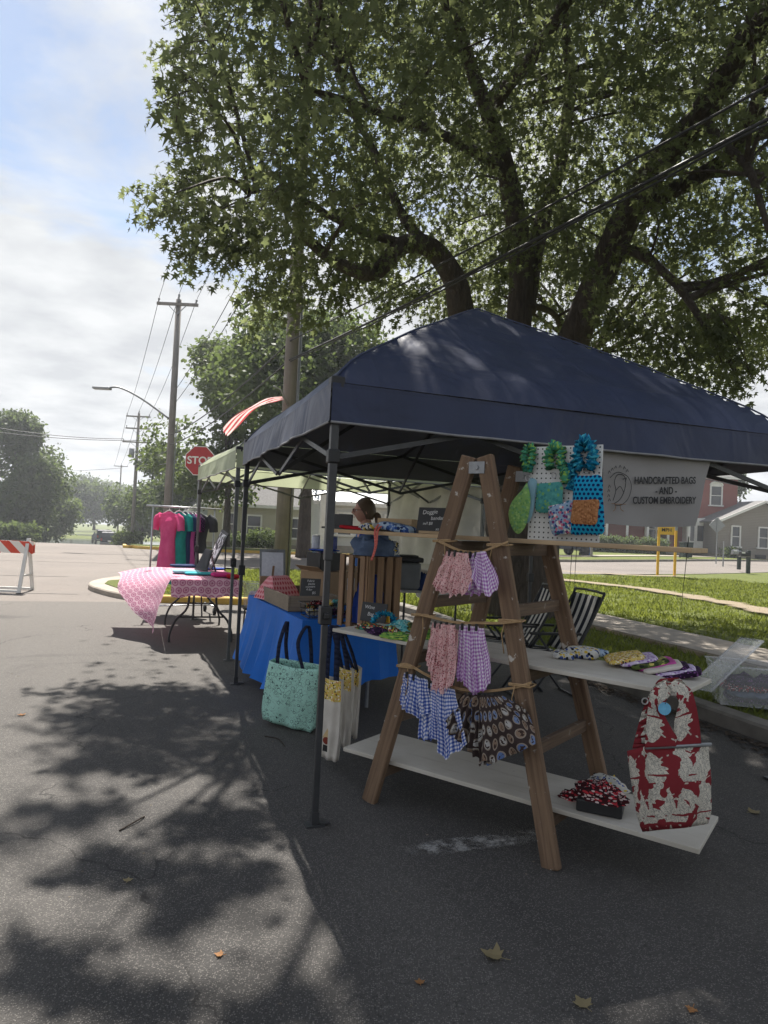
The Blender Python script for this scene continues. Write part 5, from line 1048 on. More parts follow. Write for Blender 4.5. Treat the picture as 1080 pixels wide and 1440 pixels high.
def sheet(mb, top, bot, nrm, pleats=4, amp=.015, nu=28, nv=12, W_=.5, L_=.5, topamp=.2, ph=0.0, drop=0):
    """cloth between a top polyline and a hem polyline"""
    def pol(pts, u):
        k = u * (len(pts) - 1); i = min(int(k), len(pts) - 2); return Vector(pts[i]).lerp(Vector(pts[i + 1]), k - i)
    W_ = 1.35 * sum((Vector(bot[i + 1]) - Vector(bot[i])).length for i in range(len(bot) - 1)); L_ = (Vector(top[0]) - Vector(bot[len(bot) // 2])).length
    def f(u, v):
        p = pol(top, u).lerp(pol(bot, u), v); return p + nrm * amp * (topamp + (1 - topamp) * v) * (math.sin(u * pleats * 6.283 + ph + 2.2 * noise.noise((u * 3, v * 1.6, ph))) * (.75 + .9 * noise.noise((u * 5, ph, 2))) + .35 * math.sin(u * pleats * 14 + v * 3)) + nrm * .014 * noise.noise((u * 4, v * 4, ph)) + Vector((0, 0, .018 * v * noise.noise((u * 7, ph, 5))))
    return mb.grid(f, nu, nv, W_, L_)
def pillow(mb, outline, nrm, th, uvs=None, rings=5):
    """padded flat shape: outline points in one plane"""
    c = sum(outline, Vector()) / len(outline); n = len(outline); X = (outline[1] - outline[0]).normalized() if True else None
    ex = Vector((0, 0, 1)).cross(nrm).normalized(); ez = nrm.cross(ex)
    for s_ in (1, -1):
        i0 = len(mb.v)
        for k in range(rings + 1):
            r = k / rings
            for p in outline: mb.v.append(c + (p - c) * r + nrm * s_ * th / 2 * (max(0, 1 - r ** 4)) ** .6)
        for k in range(rings):
            for j in range(n):
                q = (i0 + k * n + j, i0 + k * n + (j + 1) % n, i0 + (k + 1) * n + (j + 1) % n, i0 + (k + 1) * n + j); q = q if s_ > 0 else tuple(reversed(q))
                mb.face(q, [((mb.v[w] - c).dot(ex), (mb.v[w] - c).dot(ez)) for w in q])
    return mb
def rrect(c, ex, ez, w, h, r=.2, n=6):
    out = []; r = r * min(w, h)
    for cx_, cz_, a0 in ((w / 2 - r, h / 2 - r, 0), (-w / 2 + r, h / 2 - r, 90), (-w / 2 + r, -h / 2 + r, 180), (w / 2 - r, -h / 2 + r, 270)):
        for k in range(n + 1): a = R(a0 + 90 * k / n); out.append(c + ex * (cx_ + r * math.cos(a)) + ez * (cz_ + r * math.sin(a)))
    return out
def ruffle(mb, pts, r, seed=0, n=9):
    w = bez(pts, 9); mb.tube(w, [r * (.62 + .38 * math.sin(k * 2.3 + seed)) for k in range(len(w))], n)
    for k in range(len(mb.v)): mb.v[k] = mb.v[k] + mb.v[k].normalized() * 0 + Vector((noise.noise(mb.v[k] * 60), noise.noise(mb.v[k] * 60 + Vector((5, 0, 0))), noise.noise(mb.v[k] * 60 + Vector((0, 9, 0))))) * r * .55
    return mb
def ribbon(mb, pts, w, side, th=.003):
    P_ = bez(pts, 6); side = Vector(side).normalized()
    for k in range(len(P_) - 1):
        a, b = P_[k], P_[k + 1]; mb.quad(a - side * w / 2, a + side * w / 2, b + side * w / 2, b - side * w / 2, ((0, k * .02), (w, k * .02), (w, k * .02 + .02), (0, k * .02 + .02)))
    return mb

# ================================================================== BLUE TABLE AT THE STREET SIDE
TZ = .745
c1, c2 = gp(358, 841, TZ), gp(426, 873, TZ); tdir = (c1 - c2).normalized(); tl = 1.72; c1 = c2 + tdir * tl; c3 = c2 + Vector((tdir.y, -tdir.x, 0)) * .76; c4 = c1 + Vector((tdir.y, -tdir.x, 0)) * .76
tn = Vector((tdir.y, -tdir.x, 0))
BT = T('folding_table', 'folding table under the bright blue cloth', 'table', ((c1 + c3) / 2).to_2d().to_3d())
mb = MB(); mb.box((c1 + c3) / 2 - Vector((0, 0, .024)), (tl, .76, .035), math.atan2(tdir.y, tdir.x)); P('tabletop', mb, m_white, BT, bevel=.008)
for a_ in (.12, .88):
    for b_ in (.15, .85):
        q = c2.lerp(c1, a_) + tn * .76 * b_; mb = MB(); mb.tube([Vector((q.x, q.y, 0)), Vector((q.x, q.y, TZ - .04))], .014, 8); P('leg', mb, m_galv, BT)
mb = MB(); ring = [c4, c1, c2, c3]; cen = (c1 + c3) / 2
per = []
def edge(a, b, n):
    for k in range(n): per.append(a.lerp(b, k / n))
edge(c3 + (c4 - c3) * .0, c3, 1); per.clear()
for a, b, n in ((c4, c1, 14), (c1, c2, 30), (c2, c3, 16), (c3, c4, 20)): edge(a, b, n)
NP = len(per); hemz = {}
rows = []
for j in range(9):
    v = j / 8; row = []
    for k, p in enumerate(per):
        o = p - cen; al = o.dot(tdir) / (tl / 2); ac = o.dot(tn) / .38; out = Vector((0, 0, 0))
        out += tdir * (1 if al > .97 else (-1 if al < -.97 else 0)) + tn * (1 if ac > .97 else (-1 if ac < -.97 else 0))
        corner = max(0, abs(al) - .8) / .2 * max(0, abs(ac) - .8) / .2
        rip = .035 * math.sin(k * .9) + .02 * math.sin(k * 2.1 + 1); flare = .03 + rip + (.10 if out.dot(tn) < -.5 else .02) * (1 - .5 * corner)
        hem = .13 if out.dot(tn) < -.5 else (.20 + .12 * max(0, ac)); hem += .02 * math.sin(k * .7)
        if out.dot(tn) < -.5 and al > .4: hem += .08 * (al - .4)
        q = p + Vector((0, 0, .006)) + out * (.004 + flare * v ** 1.3) - Vector((0, 0, (TZ - hem) * v)); row.append(q)
    rows.append(row)
for j in range(8):
    for k in range(NP):
        k2 = (k + 1) % NP; w0 = k * .075; mb.quad(rows[j][k], rows[j][k2], rows[j + 1][k2], rows[j + 1][k], ((w0, -j * .08), (w0 + .075, -j * .08), (w0 + .075, -j * .08 - .08), (w0, -j * .08 - .08)))
i0 = len(mb.v); mb.v += [p + Vector((0, 0, .006)) for p in per]; mb.face(range(i0, i0 + NP), [(p.x, p.y) for p in per])
S('table_cloth', mb, m_blue, 'bright blue cloth draped to the ground over the street side table', 'tablecloth', None, True)
trz = math.atan2(tdir.y, tdir.x) - math.pi / 2            # table frame: y along its length
def tt(a, b, z=0): """a across from the street edge, b along from the near end""" ; return c2 + tn * a + tdir * b + Vector((0, 0, .008 + z))
# weathered wooden tray on the street edge of the table
TY = T('wooden_tray', 'shallow weathered wooden tray on the blue cloth', 'tray', tt(.24, .92), trz)
L2, W2, Hh, th_ = .95, .44, .125, .016
mb = MB(); mb.box((0, 0, .010), (W2, L2, .014)); P('base', mb, m_tray, TY, world=False)
for x_, w_, l_ in ((-W2 / 2, th_, L2), (W2 / 2, th_, L2)): mb = MB(); mb.box((x_, 0, Hh / 2 + .004), (w_, l_, Hh)); P('side_board', mb, m_tray, TY, world=False, bevel=.003)
for y_ in (-L2 / 2, L2 / 2): mb = MB(); mb.box((0, y_ + (.009 if y_ < 0 else -.009), Hh / 2 + .004), (W2 - th_ - .004, th_, Hh)); P('end_board', mb, m_tray, TY, world=False, bevel=.003)
# chalk price card in the tray
def card(c, w, h, rz, tilt, label, lines, stand=False, size=.03, frame=False, shear=.15):
    o = T('chalkboard', label, 'sign', c, rz); m = Matrix.Rotation(tilt, 4, 'X'); mb = MB(); mb.box((0, 0, h / 2), (w, .012, h)); mb.xf(m); P('board', mb, m_chalk, o, world=False, bevel=.002)
    if frame or stand: mb = MB(); mb.box((0, -.0, .008), (w * .72, .06, .016)); P('stand', mb, m_pine, o, world=False, bevel=.002)
    for k, (s_, x_, z_, sz) in enumerate(lines):
        p = m @ Vector((x_ * w / 2, -.0072, h * z_)); X = Vector((1, .0, .04 + .05 * rnd.uniform(-1, 1))); Y = m.to_3x3() @ Vector((0, 0, 1)); Y = (Y - X.normalized() * Y.dot(X.normalized()))
        rm = Matrix.Rotation(rz, 3, 'Z'); text(s_, sz, m_chalkw, 'writing', o, Vector(c) + rm @ p, rm @ X, rm @ Y, shear=shear)
    return o
card(tt(.21, .50, .12), .165, .15, R(-4), R(-14), 'small chalk price card standing in the weathered tray', [('Fabric', 0, .86, .026), ('packs', .1, .70, .026), ('coasters', 0, .54, .024), ('4 for', -.1, .37, .026), ('$5', .4, .20, .03)], size=.02)
folded(tt(.30, .40, .022), .18, .24, .05, trz + .3, m_lav, 'pack of folded pale striped fabric in the near end of the tray', seed=2)
folded(tt(.33, .42, .072), .16, .22, .022, trz + .1, stripes('striped_fabric', [lin(206, 120, 140), lin(220, 214, 220), lin(90, 80, 130)], 26), 'striped pink and purple fabric pack lying uppermost in the tray', seed=4)
folded(tt(.26, .70, .02), .16, .16, .04, trz, m_redwht, 'dark red printed fabric square deep in the tray', seed=5)
# pink dotted pouch and clipboard at the far end of the tray
p = gp(374, 822, .86); pd = tt(.16, 1.28, .015)
mb = MB(); ex = tn; nr = -tdir
hw_, hd = .17, .14
i0 = len(mb.v); base_ = [Vector((-hw_, -hd, 0)), Vector((hw_, -hd, 0)), Vector((hw_, hd, 0)), Vector((-hw_, hd, 0))]; top_ = [Vector((-hw_ * .6, -.02, .21)), Vector((hw_ * .6, -.02, .21)), Vector((hw_ * .6, .02, .21)), Vector((-hw_ * .6, .02, .21))]
rm = Matrix.Rotation(trz + .5, 3, 'Z')
for k in range(4):
    k2 = (k + 1) % 4; a, b, c_, d_ = base_[k], base_[k2], top_[k2], top_[k]; mb.grid(lambda u, v, a=a, b=b, c_=c_, d_=d_: pd + rm @ (a.lerp(b, u).lerp(d_.lerp(c_, u), v) * (1 + .07 * math.sin(v * 3.14)) + Vector((0, 0, .008 * noise.noise((u * 3, v * 3, k))))), 8, 8, .34, .22)
mb.quad(*[pd + rm @ q for q in top_]); S('dotted_pouch', mb, m_pinkd, 'pink pouch with red dots at the far end of the tray', 'pouch', None, True)
cb = tt(.17, 1.50, .0); CB = T('clipboard', 'tilted clipboard with a printed sheet behind the pink pouch', 'clipboard', cb, trz - .15); mt = Matrix.Rotation(R(-22), 4, 'X'); mb = MB(); mb.box((0, 0, .34), (.25, .008, .30)); mb.xf(mt); P('board', mb, m_galv, CB, world=False)
mb = MB(); mb.box((0, -.006, .33), (.21, .003, .25)); mb.xf(mt); P('paper', mb, M('printed_paper', (.62, .63, .68, 1), (.50, .52, .58, 1), 40, .8, 0), CB, world=False); mb = MB(); mb.box((0, -.008, .475), (.09, .012, .025)); mb.xf(mt); P('clip', mb, m_alu, CB, world=False)
mb = MB(); mb.bar((0, .02, .3), (0, .16, .02), .02, .008); mb.box((0, .02, .1), (.25, .06, .2)); P('prop', mb, m_card, CB, world=False)
# cardboard box with a dark bin and two tins on top
bx = tt(.56, 1.02); BX = T('cardboard_box', 'brown cardboard box standing at the back of the blue table', 'box', bx, trz + .36)
mb = MB(); mb.box((0, 0, .15), (.40, .34, .30)); P('carton', mb, m_card, BX, world=False, bevel=.004)
mb = MB(); mb.box((.12, -.172, .19), (.09, .003, .11)); P('label_sheet', mb, M('grey_label', (.40, .40, .42, 1), (.3, .3, .33, 1), 60, .8, 0), BX, world=False)
for s_ in (-1, 1): mb = MB(); mb.bar((s_ * .20, 0, .302), (s_ * .27, 0, .345), .32, .004, (0, 1, 0)); P('flap', mb, m_card, BX, world=False)
b2p = bx + Vector((-.05, 0, .305)); BN = T('dark_bin', 'dark open bin of blue goods on the cardboard box', 'bin', b2p, trz + .36)
mb = MB()
for (x_, y_, w_, d_) in ((0, -.10, .24, .01), (0, .10, .24, .01), (-.12, 0, .01, .19), (.12, 0, .01, .19)): mb.box((x_, y_, .08), (w_, d_, .16))
mb.box((0, 0, .006), (.23, .19, .01)); P('box', mb, m_black, BN, world=False); mb = MB(); slabg(mb, (0, 0, .10), .21, .17, .075, 0, 0, 3, .03); P('goods', mb, m_floral, BN, True, world=False)
folded(b2p + Vector((.0, -.02, .176)), .26, .2, .016, trz + .4, m_dkblue, 'royal blue cloth laid over the dark bin', seed=8)
for k, (dx_, mt_, lb, h_) in enumerate(((-.085, M('white_tin_paint', (.60, .63, .68, 1), (.45, .48, .56, 1), 30, .4), 'white printed tin on the dark bin', .115), (.075, M('blue_tin_paint', (.03, .05, .22, 1), (.10, .12, .30, 1), 30, .4), 'dark blue tin beside the white one', .115))):
    q = b2p + Vector((dx_, -.01, .194)); TI = T('tin', lb, 'tin', q, 0, 'tins on the dark bin'); mb = MB(); mb.lathe([(.036, 0), (.038, .006), (.038, h_ - .006), (.036, h_)], q, 18); P('can', mb, mt_, TI, True); mb = MB(); mb.lathe([(.034, 0), (.039, .002), (.039, .012), (.03, .014)], q + Vector((0, 0, h_ - .004)), 18); P('rim', mb, m_alu, TI, True)
# wire basket of scrunchies at the near corner, more scarves
bk = tt(.20, .12); BK = T('wire_basket', 'low wire basket of patterned hair ties at the near corner', 'basket', bk, trz)
for z_, w_, d_ in ((.01, .30, .20), (.06, .32, .22), (.11, .34, .24)):
    mb = MB(); mb.tube([(-w_ / 2, -d_ / 2, z_), (w_ / 2, -d_ / 2, z_), (w_ / 2, d_ / 2, z_), (-w_ / 2, d_ / 2, z_), (-w_ / 2, -d_ / 2, z_)], .0035, 5); P('wire_ring', mb, m_black, BK, world=False)
for k in range(9): x_ = -.15 + .0375 * k; mb = MB(); mb.tube([(x_, -.12, .11), (x_ * .95, -.10, .01), (x_ * .95, .10, .01), (x_, .12, .11)], .0025, 4); P('wire', mb, m_black, BK, world=False)
SCM = [m_blkwht, m_multi, m_redwht, m_grnp, m_floral, m_yelpr, m_plum, m_canvas, m_teal]
SCN = ['black and white', 'bright mixed print', 'dark red', 'green print', 'blue floral', 'yellow print', 'plum', 'white', 'teal']
def scrunch(c, r, mat_, label, seed, group, tiltx=0, name='hair_tie', th=.018):
    pts = [Vector((r * math.cos(a), r * math.sin(a), 0)) for a in [2 * math.pi * k / 8 for k in range(9)]]; mb = MB(); ruffle(mb, pts, th, seed); m = Matrix.Translation(Vector(c)) @ Matrix.Rotation(tiltx, 4, 'X') @ Matrix.Rotation(seed * .7, 4, 'Z'); mb.xf(m); return S(name, mb, mat_, label, 'hair tie', group, True)
for k in range(9):
    scrunch(tt(.09 + .028 * k, .06 + .12 * ((k * 5) % 3) / 2, .05 + .03 * (k % 3)), .034, SCM[k], SCN[k] + ' ruffled hair tie heaped in the wire basket', k, 'hair ties in the wire basket', rnd.uniform(-.6, .6))
lump(tt(.34, .30, 0), .10, .07, .075, m_bluswirl, 'crumpled blue printed scarf behind the wire basket', 'scarf', 'scarf', 3)
lump(tt(.46, .17, 0), .07, .06, .05, m_plum, 'dark plum scarf beside the crate', 'scarf', 'scarf', 5)
# slatted crate standing on end at the near end of the table
cp = gp(516, 883, .76); CRT = T('slatted_crate', 'tall slatted wooden crate standing on the blue table', 'crate', cp + Vector((.0, .12, 0)) , R(38)); CH = .515; CW = .30; CDp = .34
CRT.location.z = TZ + .008
for x_ in (-1, 1):
    for y_ in (-1, 1): mb = MB(); mb.box((x_ * (CW / 2 - .012), y_ * (CDp / 2 - .012), CH / 2), (.024, .024, CH)); P('corner_post', mb, m_crate, CRT, world=False)
for z_ in (.012, CH - .012):
    mb = MB(); mb.box((0, 0, z_), (CW - .05, CDp - .05, .016)); P('end_panel', mb, m_crate, CRT, world=False)
for k, x_ in enumerate((-.118, -.04, .04, .118)):
    for y_ in (-1, 1): mb = MB(); mb.box((x_, y_ * (CDp / 2 + .006), CH / 2), (.052 if k else .05, .010, CH)); P('slat', mb, m_crate, CRT, world=False, bevel=.002)
for y_ in (-.135, -.065, .0, .065, .135):
    mb = MB(); mb.box((CW / 2 + .006, y_, CH / 2), (.010, .058, CH)); P('slat', mb, m_crate, CRT, world=False, bevel=.002)
for y_ in (-.12, .02, .13):
    mb = MB(); mb.box((-CW / 2 - .006, y_, CH / 2), (.010, .055, CH)); P('slat', mb, m_crate, CRT, world=False, bevel=.002)
lump(CRT.location + Vector((.0, 0, .03)), .11, .11, .34, m_dkblue, 'royal blue cloth stuffed inside the slatted crate', 'cloth', 'cloth_pile', 9)
ct = CRT.location + Vector((0, 0, CH + .004))
lump(ct + Vector((.03, -.02, 0)), .165, .15, .155, m_denim, 'heap of grey blue denim bags on the slatted crate', 'cloth pile', 'cloth_pile', 12, None, .4, .75)
lump(ct + Vector((.0, .06, .02)), .12, .12, .15, m_dkblue, 'royal blue printed cloth behind the denim heap', 'cloth pile', 'cloth_pile', 14, None, .2, .6)
lump(ct + Vector((.11, .03, 0)), .10, .12, .12, m_blkwht, 'grey print bag at the right of the denim heap', 'cloth pile', 'cloth_pile', 15, None, .2, .6)

# ================================================================== THE LADDER DISPLAY
LA = R(-38.3); LD = Vector((math.cos(LA), math.sin(LA), 0)); LE = Vector((-math.sin(LA), math.cos(LA), 0)); LO = (gp(521, 1133) + gp(776, 1227)) / 2; LO = Vector((LO.x, LO.y, 0)) + LE * .03
def L(x, y, z): return LO + LD * x + LE * y + Vector((0, 0, z))
LAD = T('wooden_ladder', 'old brown wooden A frame ladder holding the shelf boards', 'ladder', LO, LA)
LH = 1.86; XB = .50
def railp(sx_, rear, z):
    k = z / LH; b0 = XB if sx_ > 0 else -.548; return Vector((b0 + (-.036 + sx_ * .045 - b0) * k, (.70 - .10 * k) if rear else (.0 + .10 * k), z))
for rear in (0, 1):
    for sx_ in (-1, 1):
        a = railp(sx_, rear, 0.0); b = railp(sx_, rear, LH); mb = MB(); dd = (b - a).normalized()
        mb.box((0, 0, (b - a).length / 2), (.086, .042, (b - a).length)); sd = Vector((1, 0, 0)); sd = (sd - dd * sd.dot(dd)).normalized(); ny = dd.cross(sd); m3 = Matrix((sd, ny, dd)).transposed()
        o = P('rail', mb, m_oldwood, LAD, world=False, bevel=.008); o.matrix_local = Matrix.Translation(a) @ m3.to_4x4()
for z_ in (.20, .51, .83, 1.13, 1.425):
    for sx_ in (-1, 1):
        a = railp(sx_, 0, z_); b = railp(sx_, 1, z_); mb = MB(); l_ = (b - a).length; mb.box((0, 0, 0), (l_ - .03, .03, .06)); o = P('rung', mb, m_oldwoodx, LAD, world=False, bevel=.004); o.location = (a + b) / 2 + Vector((-sx_ * .006, 0, -.03)); o.rotation_euler.z = math.atan2(b.y - a.y, b.x - a.x)
for rear in (0, 1):
    q = railp(1, rear, LH - .06) - Vector((.045, 0, 0)); mb = MB(); mb.box(q + Vector((0, -.026, 0)), (.09, .005, .06)); P('hinge', mb, m_galv, LAD, world=False); mb = MB(); mb.tube([q + Vector((0, -.035, 0)), q + Vector((0, .04, 0))], .012, 8); P('bolt', mb, m_galv, LAD, world=False)
def board(x0, x1, y0, y1, z, th, mat_, label, skew=0):
    mb = MB(); mb.box((0, 0, th / 2), (x1 - x0, y1 - y0, th)); o = P('shelf_board', mb, mat_, None, world=False, bevel=.003, label=label); o['category'] = 'shelf board'; o['group'] = 'shelf boards through the ladder'; o.location = L((x0 + x1) / 2, (y0 + y1) / 2, z); o.rotation_euler.z = LA + skew; return o
ZB, ZM, ZT = .205, .835, 1.43
board(-.80, 1.06, .09, .52, ZB, .022, m_board, 'lowest cream board resting on the bottom ladder rungs', R(3))
board(-1.02, 1.00, .13, .56, ZM, .020, m_board, 'middle cream board through the ladder at table height', R(-2))
board(-1.10, .98, .20, .48, ZT, .022, m_pine, 'topmost raw pine board through the ladder', 0)
FP0 = L(0, .02, 0)
def lf(px, py, off=0.0): return pl(px, py, L(0, .04 + off, 0), LE)
# twine
def twine(pix, label, off=-.03, r=.0042):
    mb = MB(); w = bez([lf(x, y, off) for x, y in pix], 5); mb.tube(w, r, 6); w2 = [p + Vector((0, 0, .006)) + LE * .004 for p in w]; mb.tube(w2, r * .8, 5); o = S('twine', mb, m_twine, label, 'twine', 'twine lines across the ladder', True); return o
twine([(617, 762), (630, 768), (650, 776), (675, 777), (690, 772), (714, 763)], 'top twine line tied between the ladder rails')
twine([(585, 864), (608, 869), (640, 876), (680, 877), (705, 877), (733, 874)], 'middle twine line tied between the ladder rails')
twine([(562, 935), (575, 936), (600, 950), (640, 968), (680, 973), (722, 968), (747, 961)], 'lowest twine line tied between the ladder rails')
for px_, py_, sx_, lb in ((617, 762, -1, 'left knot of the top twine'), (700, 768, 1, 'right knot of the top twine'), (590, 866, -1, 'left knot of the middle twine'), (728, 876, 1, 'right knot of the middle twine'), (564, 936, -1, 'left knot of the lowest twine'), (738, 965, 1, 'right knot of the lowest twine')):
    z_ = lf(px_, py_).z; q = railp(sx_, 0, z_); mb = MB(); hx, hy = .054, .032
    mb.tube([L(q.x + a * hx, q.y + b * hy, z_ + c_) for a, b, c_ in ((-1, -1, 0), (1, -1, .006), (1.05, 0, .008), (1, 1, .01), (-1, 1, .006), (-1.05, 0, .003), (-1, -1, .006), (1, -1, .014))], .0045, 6)
    mb.tube([L(q.x + sx_ * -.02, q.y - hy - .004, z_), L(q.x + sx_ * -.03, q.y - hy - .01, z_ - .06), L(q.x + sx_ * -.015, q.y - hy - .006, z_ - .15)], .003, 5)
    S('twine_knot', mb, m_twine, lb + ' wound round its ladder rail', 'twine', 'knots on the ladder rails', True)
# bandanas in bunches
def bunch(label, mat_, sheets, tops):
    c = lf(*tops[0], -.05); o = T('bandana_bunch', label, 'bandanas', c, 0, 'bunches of bandanas on the ladder')
    for k, (top, bot, off, pleats, amp, Wd, Ld) in enumerate(sheets):
        mb = MB(); sheet(mb, [lf(x, y, off) for x, y in top], [lf(x, y, off - .02) for x, y in bot], LE, pleats, amp, 30, 14, Wd, Ld, .25, k * 1.7); P('bandana', mb, mat_, o, True)
    for px_, py_ in tops: p = lf(px_, py_, -.045); mb = MB(); mb.box(p - Vector((0, 0, .008)), (.010, .014, .034), LA); P('clip', mb, m_black, o, bevel=.002)
    return o
bunch('pink floral bandanas bunched on the top twine', m_pfloral, [
    ([(628, 775), (648, 777)], [(606, 822), (620, 832), (640, 836)], -.02, 3, .016, .5, .36), ([(634, 776), (654, 778)], [(614, 830), (634, 838), (656, 832)], -.045, 3, .018, .5, .36), ([(642, 777), (658, 778)], [(636, 836), (650, 838), (664, 824)], -.065, 2, .014, .4, .36)], [(632, 775), (640, 776), (648, 777), (655, 778)])
bunch('lilac gingham bandanas bunched on the top twine', m_lilac, [
    ([(656, 778), (674, 777)], [(646, 826), (662, 838), (680, 834)], -.02, 3, .018, .5, .36), ([(664, 778), (680, 776)], [(650, 834), (672, 828), (694, 832)], -.04, 2, .022, .45, .36), ([(670, 777), (682, 775)], [(664, 812), (676, 834), (690, 838), (702, 822)], -.06, 2, .02, .5, .36)], [(661, 778), (669, 778), (677, 777)])
bunch('pink floral bandanas hanging long on the middle twine', m_pfloral, [
    ([(608, 876), (626, 877)], [(597, 928), (608, 948), (620, 955)], -.02, 3, .014, .4, .5), ([(612, 877), (632, 878)], [(604, 946), (614, 968), (630, 970)], -.04, 3, .018, .45, .5), ([(620, 878), (640, 879)], [(608, 972), (624, 975), (638, 960)], -.06, 3, .018, .45, .5), ([(630, 879), (645, 886)], [(624, 972), (640, 950), (644, 928)], -.03, 2, .012, .35, .5)], [(612, 876), (620, 877), (628, 878), (637, 879)])
bunch('lilac gingham bandanas hanging long on the middle twine', m_lilac, [
    ([(646, 879), (662, 880)], [(640, 950), (648, 958), (664, 960)], -.02, 3, .016, .4, .5), ([(652, 880), (672, 881)], [(650, 958), (664, 976), (682, 972)], -.045, 4, .016, .5, .5), ([(662, 880), (680, 884)], [(664, 976), (680, 974), (691, 955)], -.03, 2, .014, .4, .5)], [(650, 879), (660, 880), (670, 880)])
bunch('blue gingham bandanas trailing from the lowest twine', m_bgin, [
    ([(568, 946), (586, 950)], [(560, 985), (572, 1000), (586, 1006)], -.03, 3, .018, .5, .4), ([(576, 948), (600, 956)], [(568, 998), (586, 1008), (606, 1004)], -.05, 4, .018, .5, .4), ([(590, 954), (622, 966)], [(590, 1040), (606, 1042), (622, 1020)], -.04, 4, .018, .5, .5), ([(606, 962), (640, 970)], [(608, 1036), (626, 1068), (658, 1046)], -.07, 3, .020, .5, .55)], [(572, 947), (582, 950), (592, 955), (604, 961), (616, 967)])
bunch('brown bandanas printed with round dog portraits on the lowest twine', m_dogs, [
    ([(650, 976), (676, 978)], [(624, 1014), (640, 1038), (664, 1058)], -.07, 3, .026, .55, .45), ([(664, 977), (690, 978)], [(656, 1050), (676, 1074), (690, 1078)], -.09, 5, .024, .5, .5), ([(676, 978), (706, 978)], [(678, 1072), (706, 1070), (754, 1044), (744, 1006)], -.11, 2, .020, .6, .5)], [(654, 977), (664, 978), (674, 978), (684, 978), (696, 977)])
# ---- pegboard on the top board
PN = LE; PB0 = L(0, .40, 0)
def pb(px, py, off=0.0): return pl(px, py, PB0 - LE * off, PN)
pc = [pb(746, 619), pb(846, 615.5), pb(843, 753), pb(747, 748)]; pcen = sum(pc, Vector()) / 4
PEG = T('pegboard', 'white pegboard standing on the top board', 'pegboard', L(0, .40, ZT + .022) + LD * ((pcen - LO).dot(LD)), LA)
t = NT('pegboard_white'); _, _, r_, _ = lattice(t, 39, False); t.fin(t.mix(t.mth('LESS_THAN', r_, .17), (.66, .66, .64, 1), (.03, .03, .03, 1)), .55, 0, .4); m_peg = t.m
wp = (pc[1] - pc[0]).length; hp = (pc[0] - pc[3]).length; mb = MB(); mb.box((0, 0, hp / 2), (wp, .006, hp)); P('panel', mb, m_peg, PEG, world=False)
for s_ in (-1, 1): mb = MB(); mb.bar((s_ * wp * .3, .01, hp * .8), (s_ * wp * .3, .13, .01), .02, .012); P('prop', mb, m_pine, PEG, world=False)
def hook(px, py):
    p = pb(px, py, .004); mb = MB(); mb.tube([p, p - LE * .035, p - LE * .04 + Vector((0, 0, .012))], .0025, 5); P('hook', mb, m_galv, PEG)
def fob(pix, mat_, label, r, off=.03, seed=0):
    mb = MB(); ruffle(mb, [pb(x, y, off) for x, y in pix], r, seed); return S('ruffled_strap', mb, mat_, label, 'ruffled strap', 'ruffled straps on the pegboard', True)
hook(744, 630); hook(780, 628); hook(822, 622); hook(803, 652)
fob([(742, 662), (737, 646), (741, 630), (748, 630), (748, 645), (744, 664)], m_ruffg, 'short green ruffled strap at the left of the pegboard', .026, .03, 1)
fob([(774, 658), (771, 640), (778, 627), (788, 632), (789, 650), (793, 664), (796, 680)], m_ruffg, 'long teal and green ruffled strap in the middle of the pegboard', .032, .03, 2)
fob([(801, 688), (799, 668), (804, 652), (808, 668), (805, 690)], m_ruffb, 'narrow dark teal ruffled strap behind the dotted bag', .022, .02, 3)
fob([(818, 660), (811, 642), (816, 623), (826, 620), (834, 640), (828, 660)], m_ruffb, 'bright blue ruffled strap at the right of the pegboard', .035, .035, 4)
for px_, py_ in ((742, 672), (779, 668), (822, 662)): p = pb(px_, py_, .035); mb = MB(); mb.tube([p + LD * .012 * math.cos(a) + Vector((0, 0, .016 * math.sin(a))) for a in [k * .63 for k in range(11)]], .0028, 5); S('key_ring', mb, m_alu, {742: 'steel clasp under the short green strap', 779: 'steel clasp under the teal and green strap', 822: 'steel clasp under the bright blue strap'}[px_], 'clasp', 'clasps on the pegboard', True)
def pouch(pix, mat_, label, th=.03, off=.04, name='pouch', cat='pouch', extra=None):
    out = [pb(x, y, off) for x, y in pix]; mb = MB(); pillow(mb, [v for v in bez(out + [out[0]], 3)[:-1]], -LE, th); return S(name, mb, mat_, label, cat, None, True)
pouch([(741, 678), (733, 690), (720, 705), (715, 722), (719, 740), (728, 751), (738, 742), (744, 722), (746, 700)], m_lgreen, 'leaf green pointed pouch hanging at the left of the pegboard', .035, .055)
pouch([(744, 672), (755, 676), (753, 700), (748, 726), (740, 735), (738, 700)], m_paleblue, 'pale blue pouch half hidden behind the leaf green one', .02, .03)
pouch([(755, 680), (772, 679), (790, 679), (791, 700), (789, 721), (772, 721), (754, 719), (754, 700)], m_tealg, 'square teal and green pouch in the middle of the pegboard', .025, .04)
pouch([(771, 712), (788, 708), (804, 704), (805, 728), (803, 748), (788, 751), (778, 753), (772, 734)], m_floral, 'blue and pink floral pouch propped under the teal one', .03, .06)
BG = T('dotted_bag', 'blue dotted bag with a brown pocket on the pegboard', 'bag', pb(826, 751, .06)); out = [pb(x, y, .06) for x, y in [(808, 669), (828, 669), (846, 670), (848, 700), (850, 735), (847, 751), (826, 751), (803, 750), (804, 720), (806, 690)]]; mb = MB(); pillow(mb, bez(out + [out[0]], 3)[:-1], -LE, .05); P('body', mb, m_bluedot, BG, True)
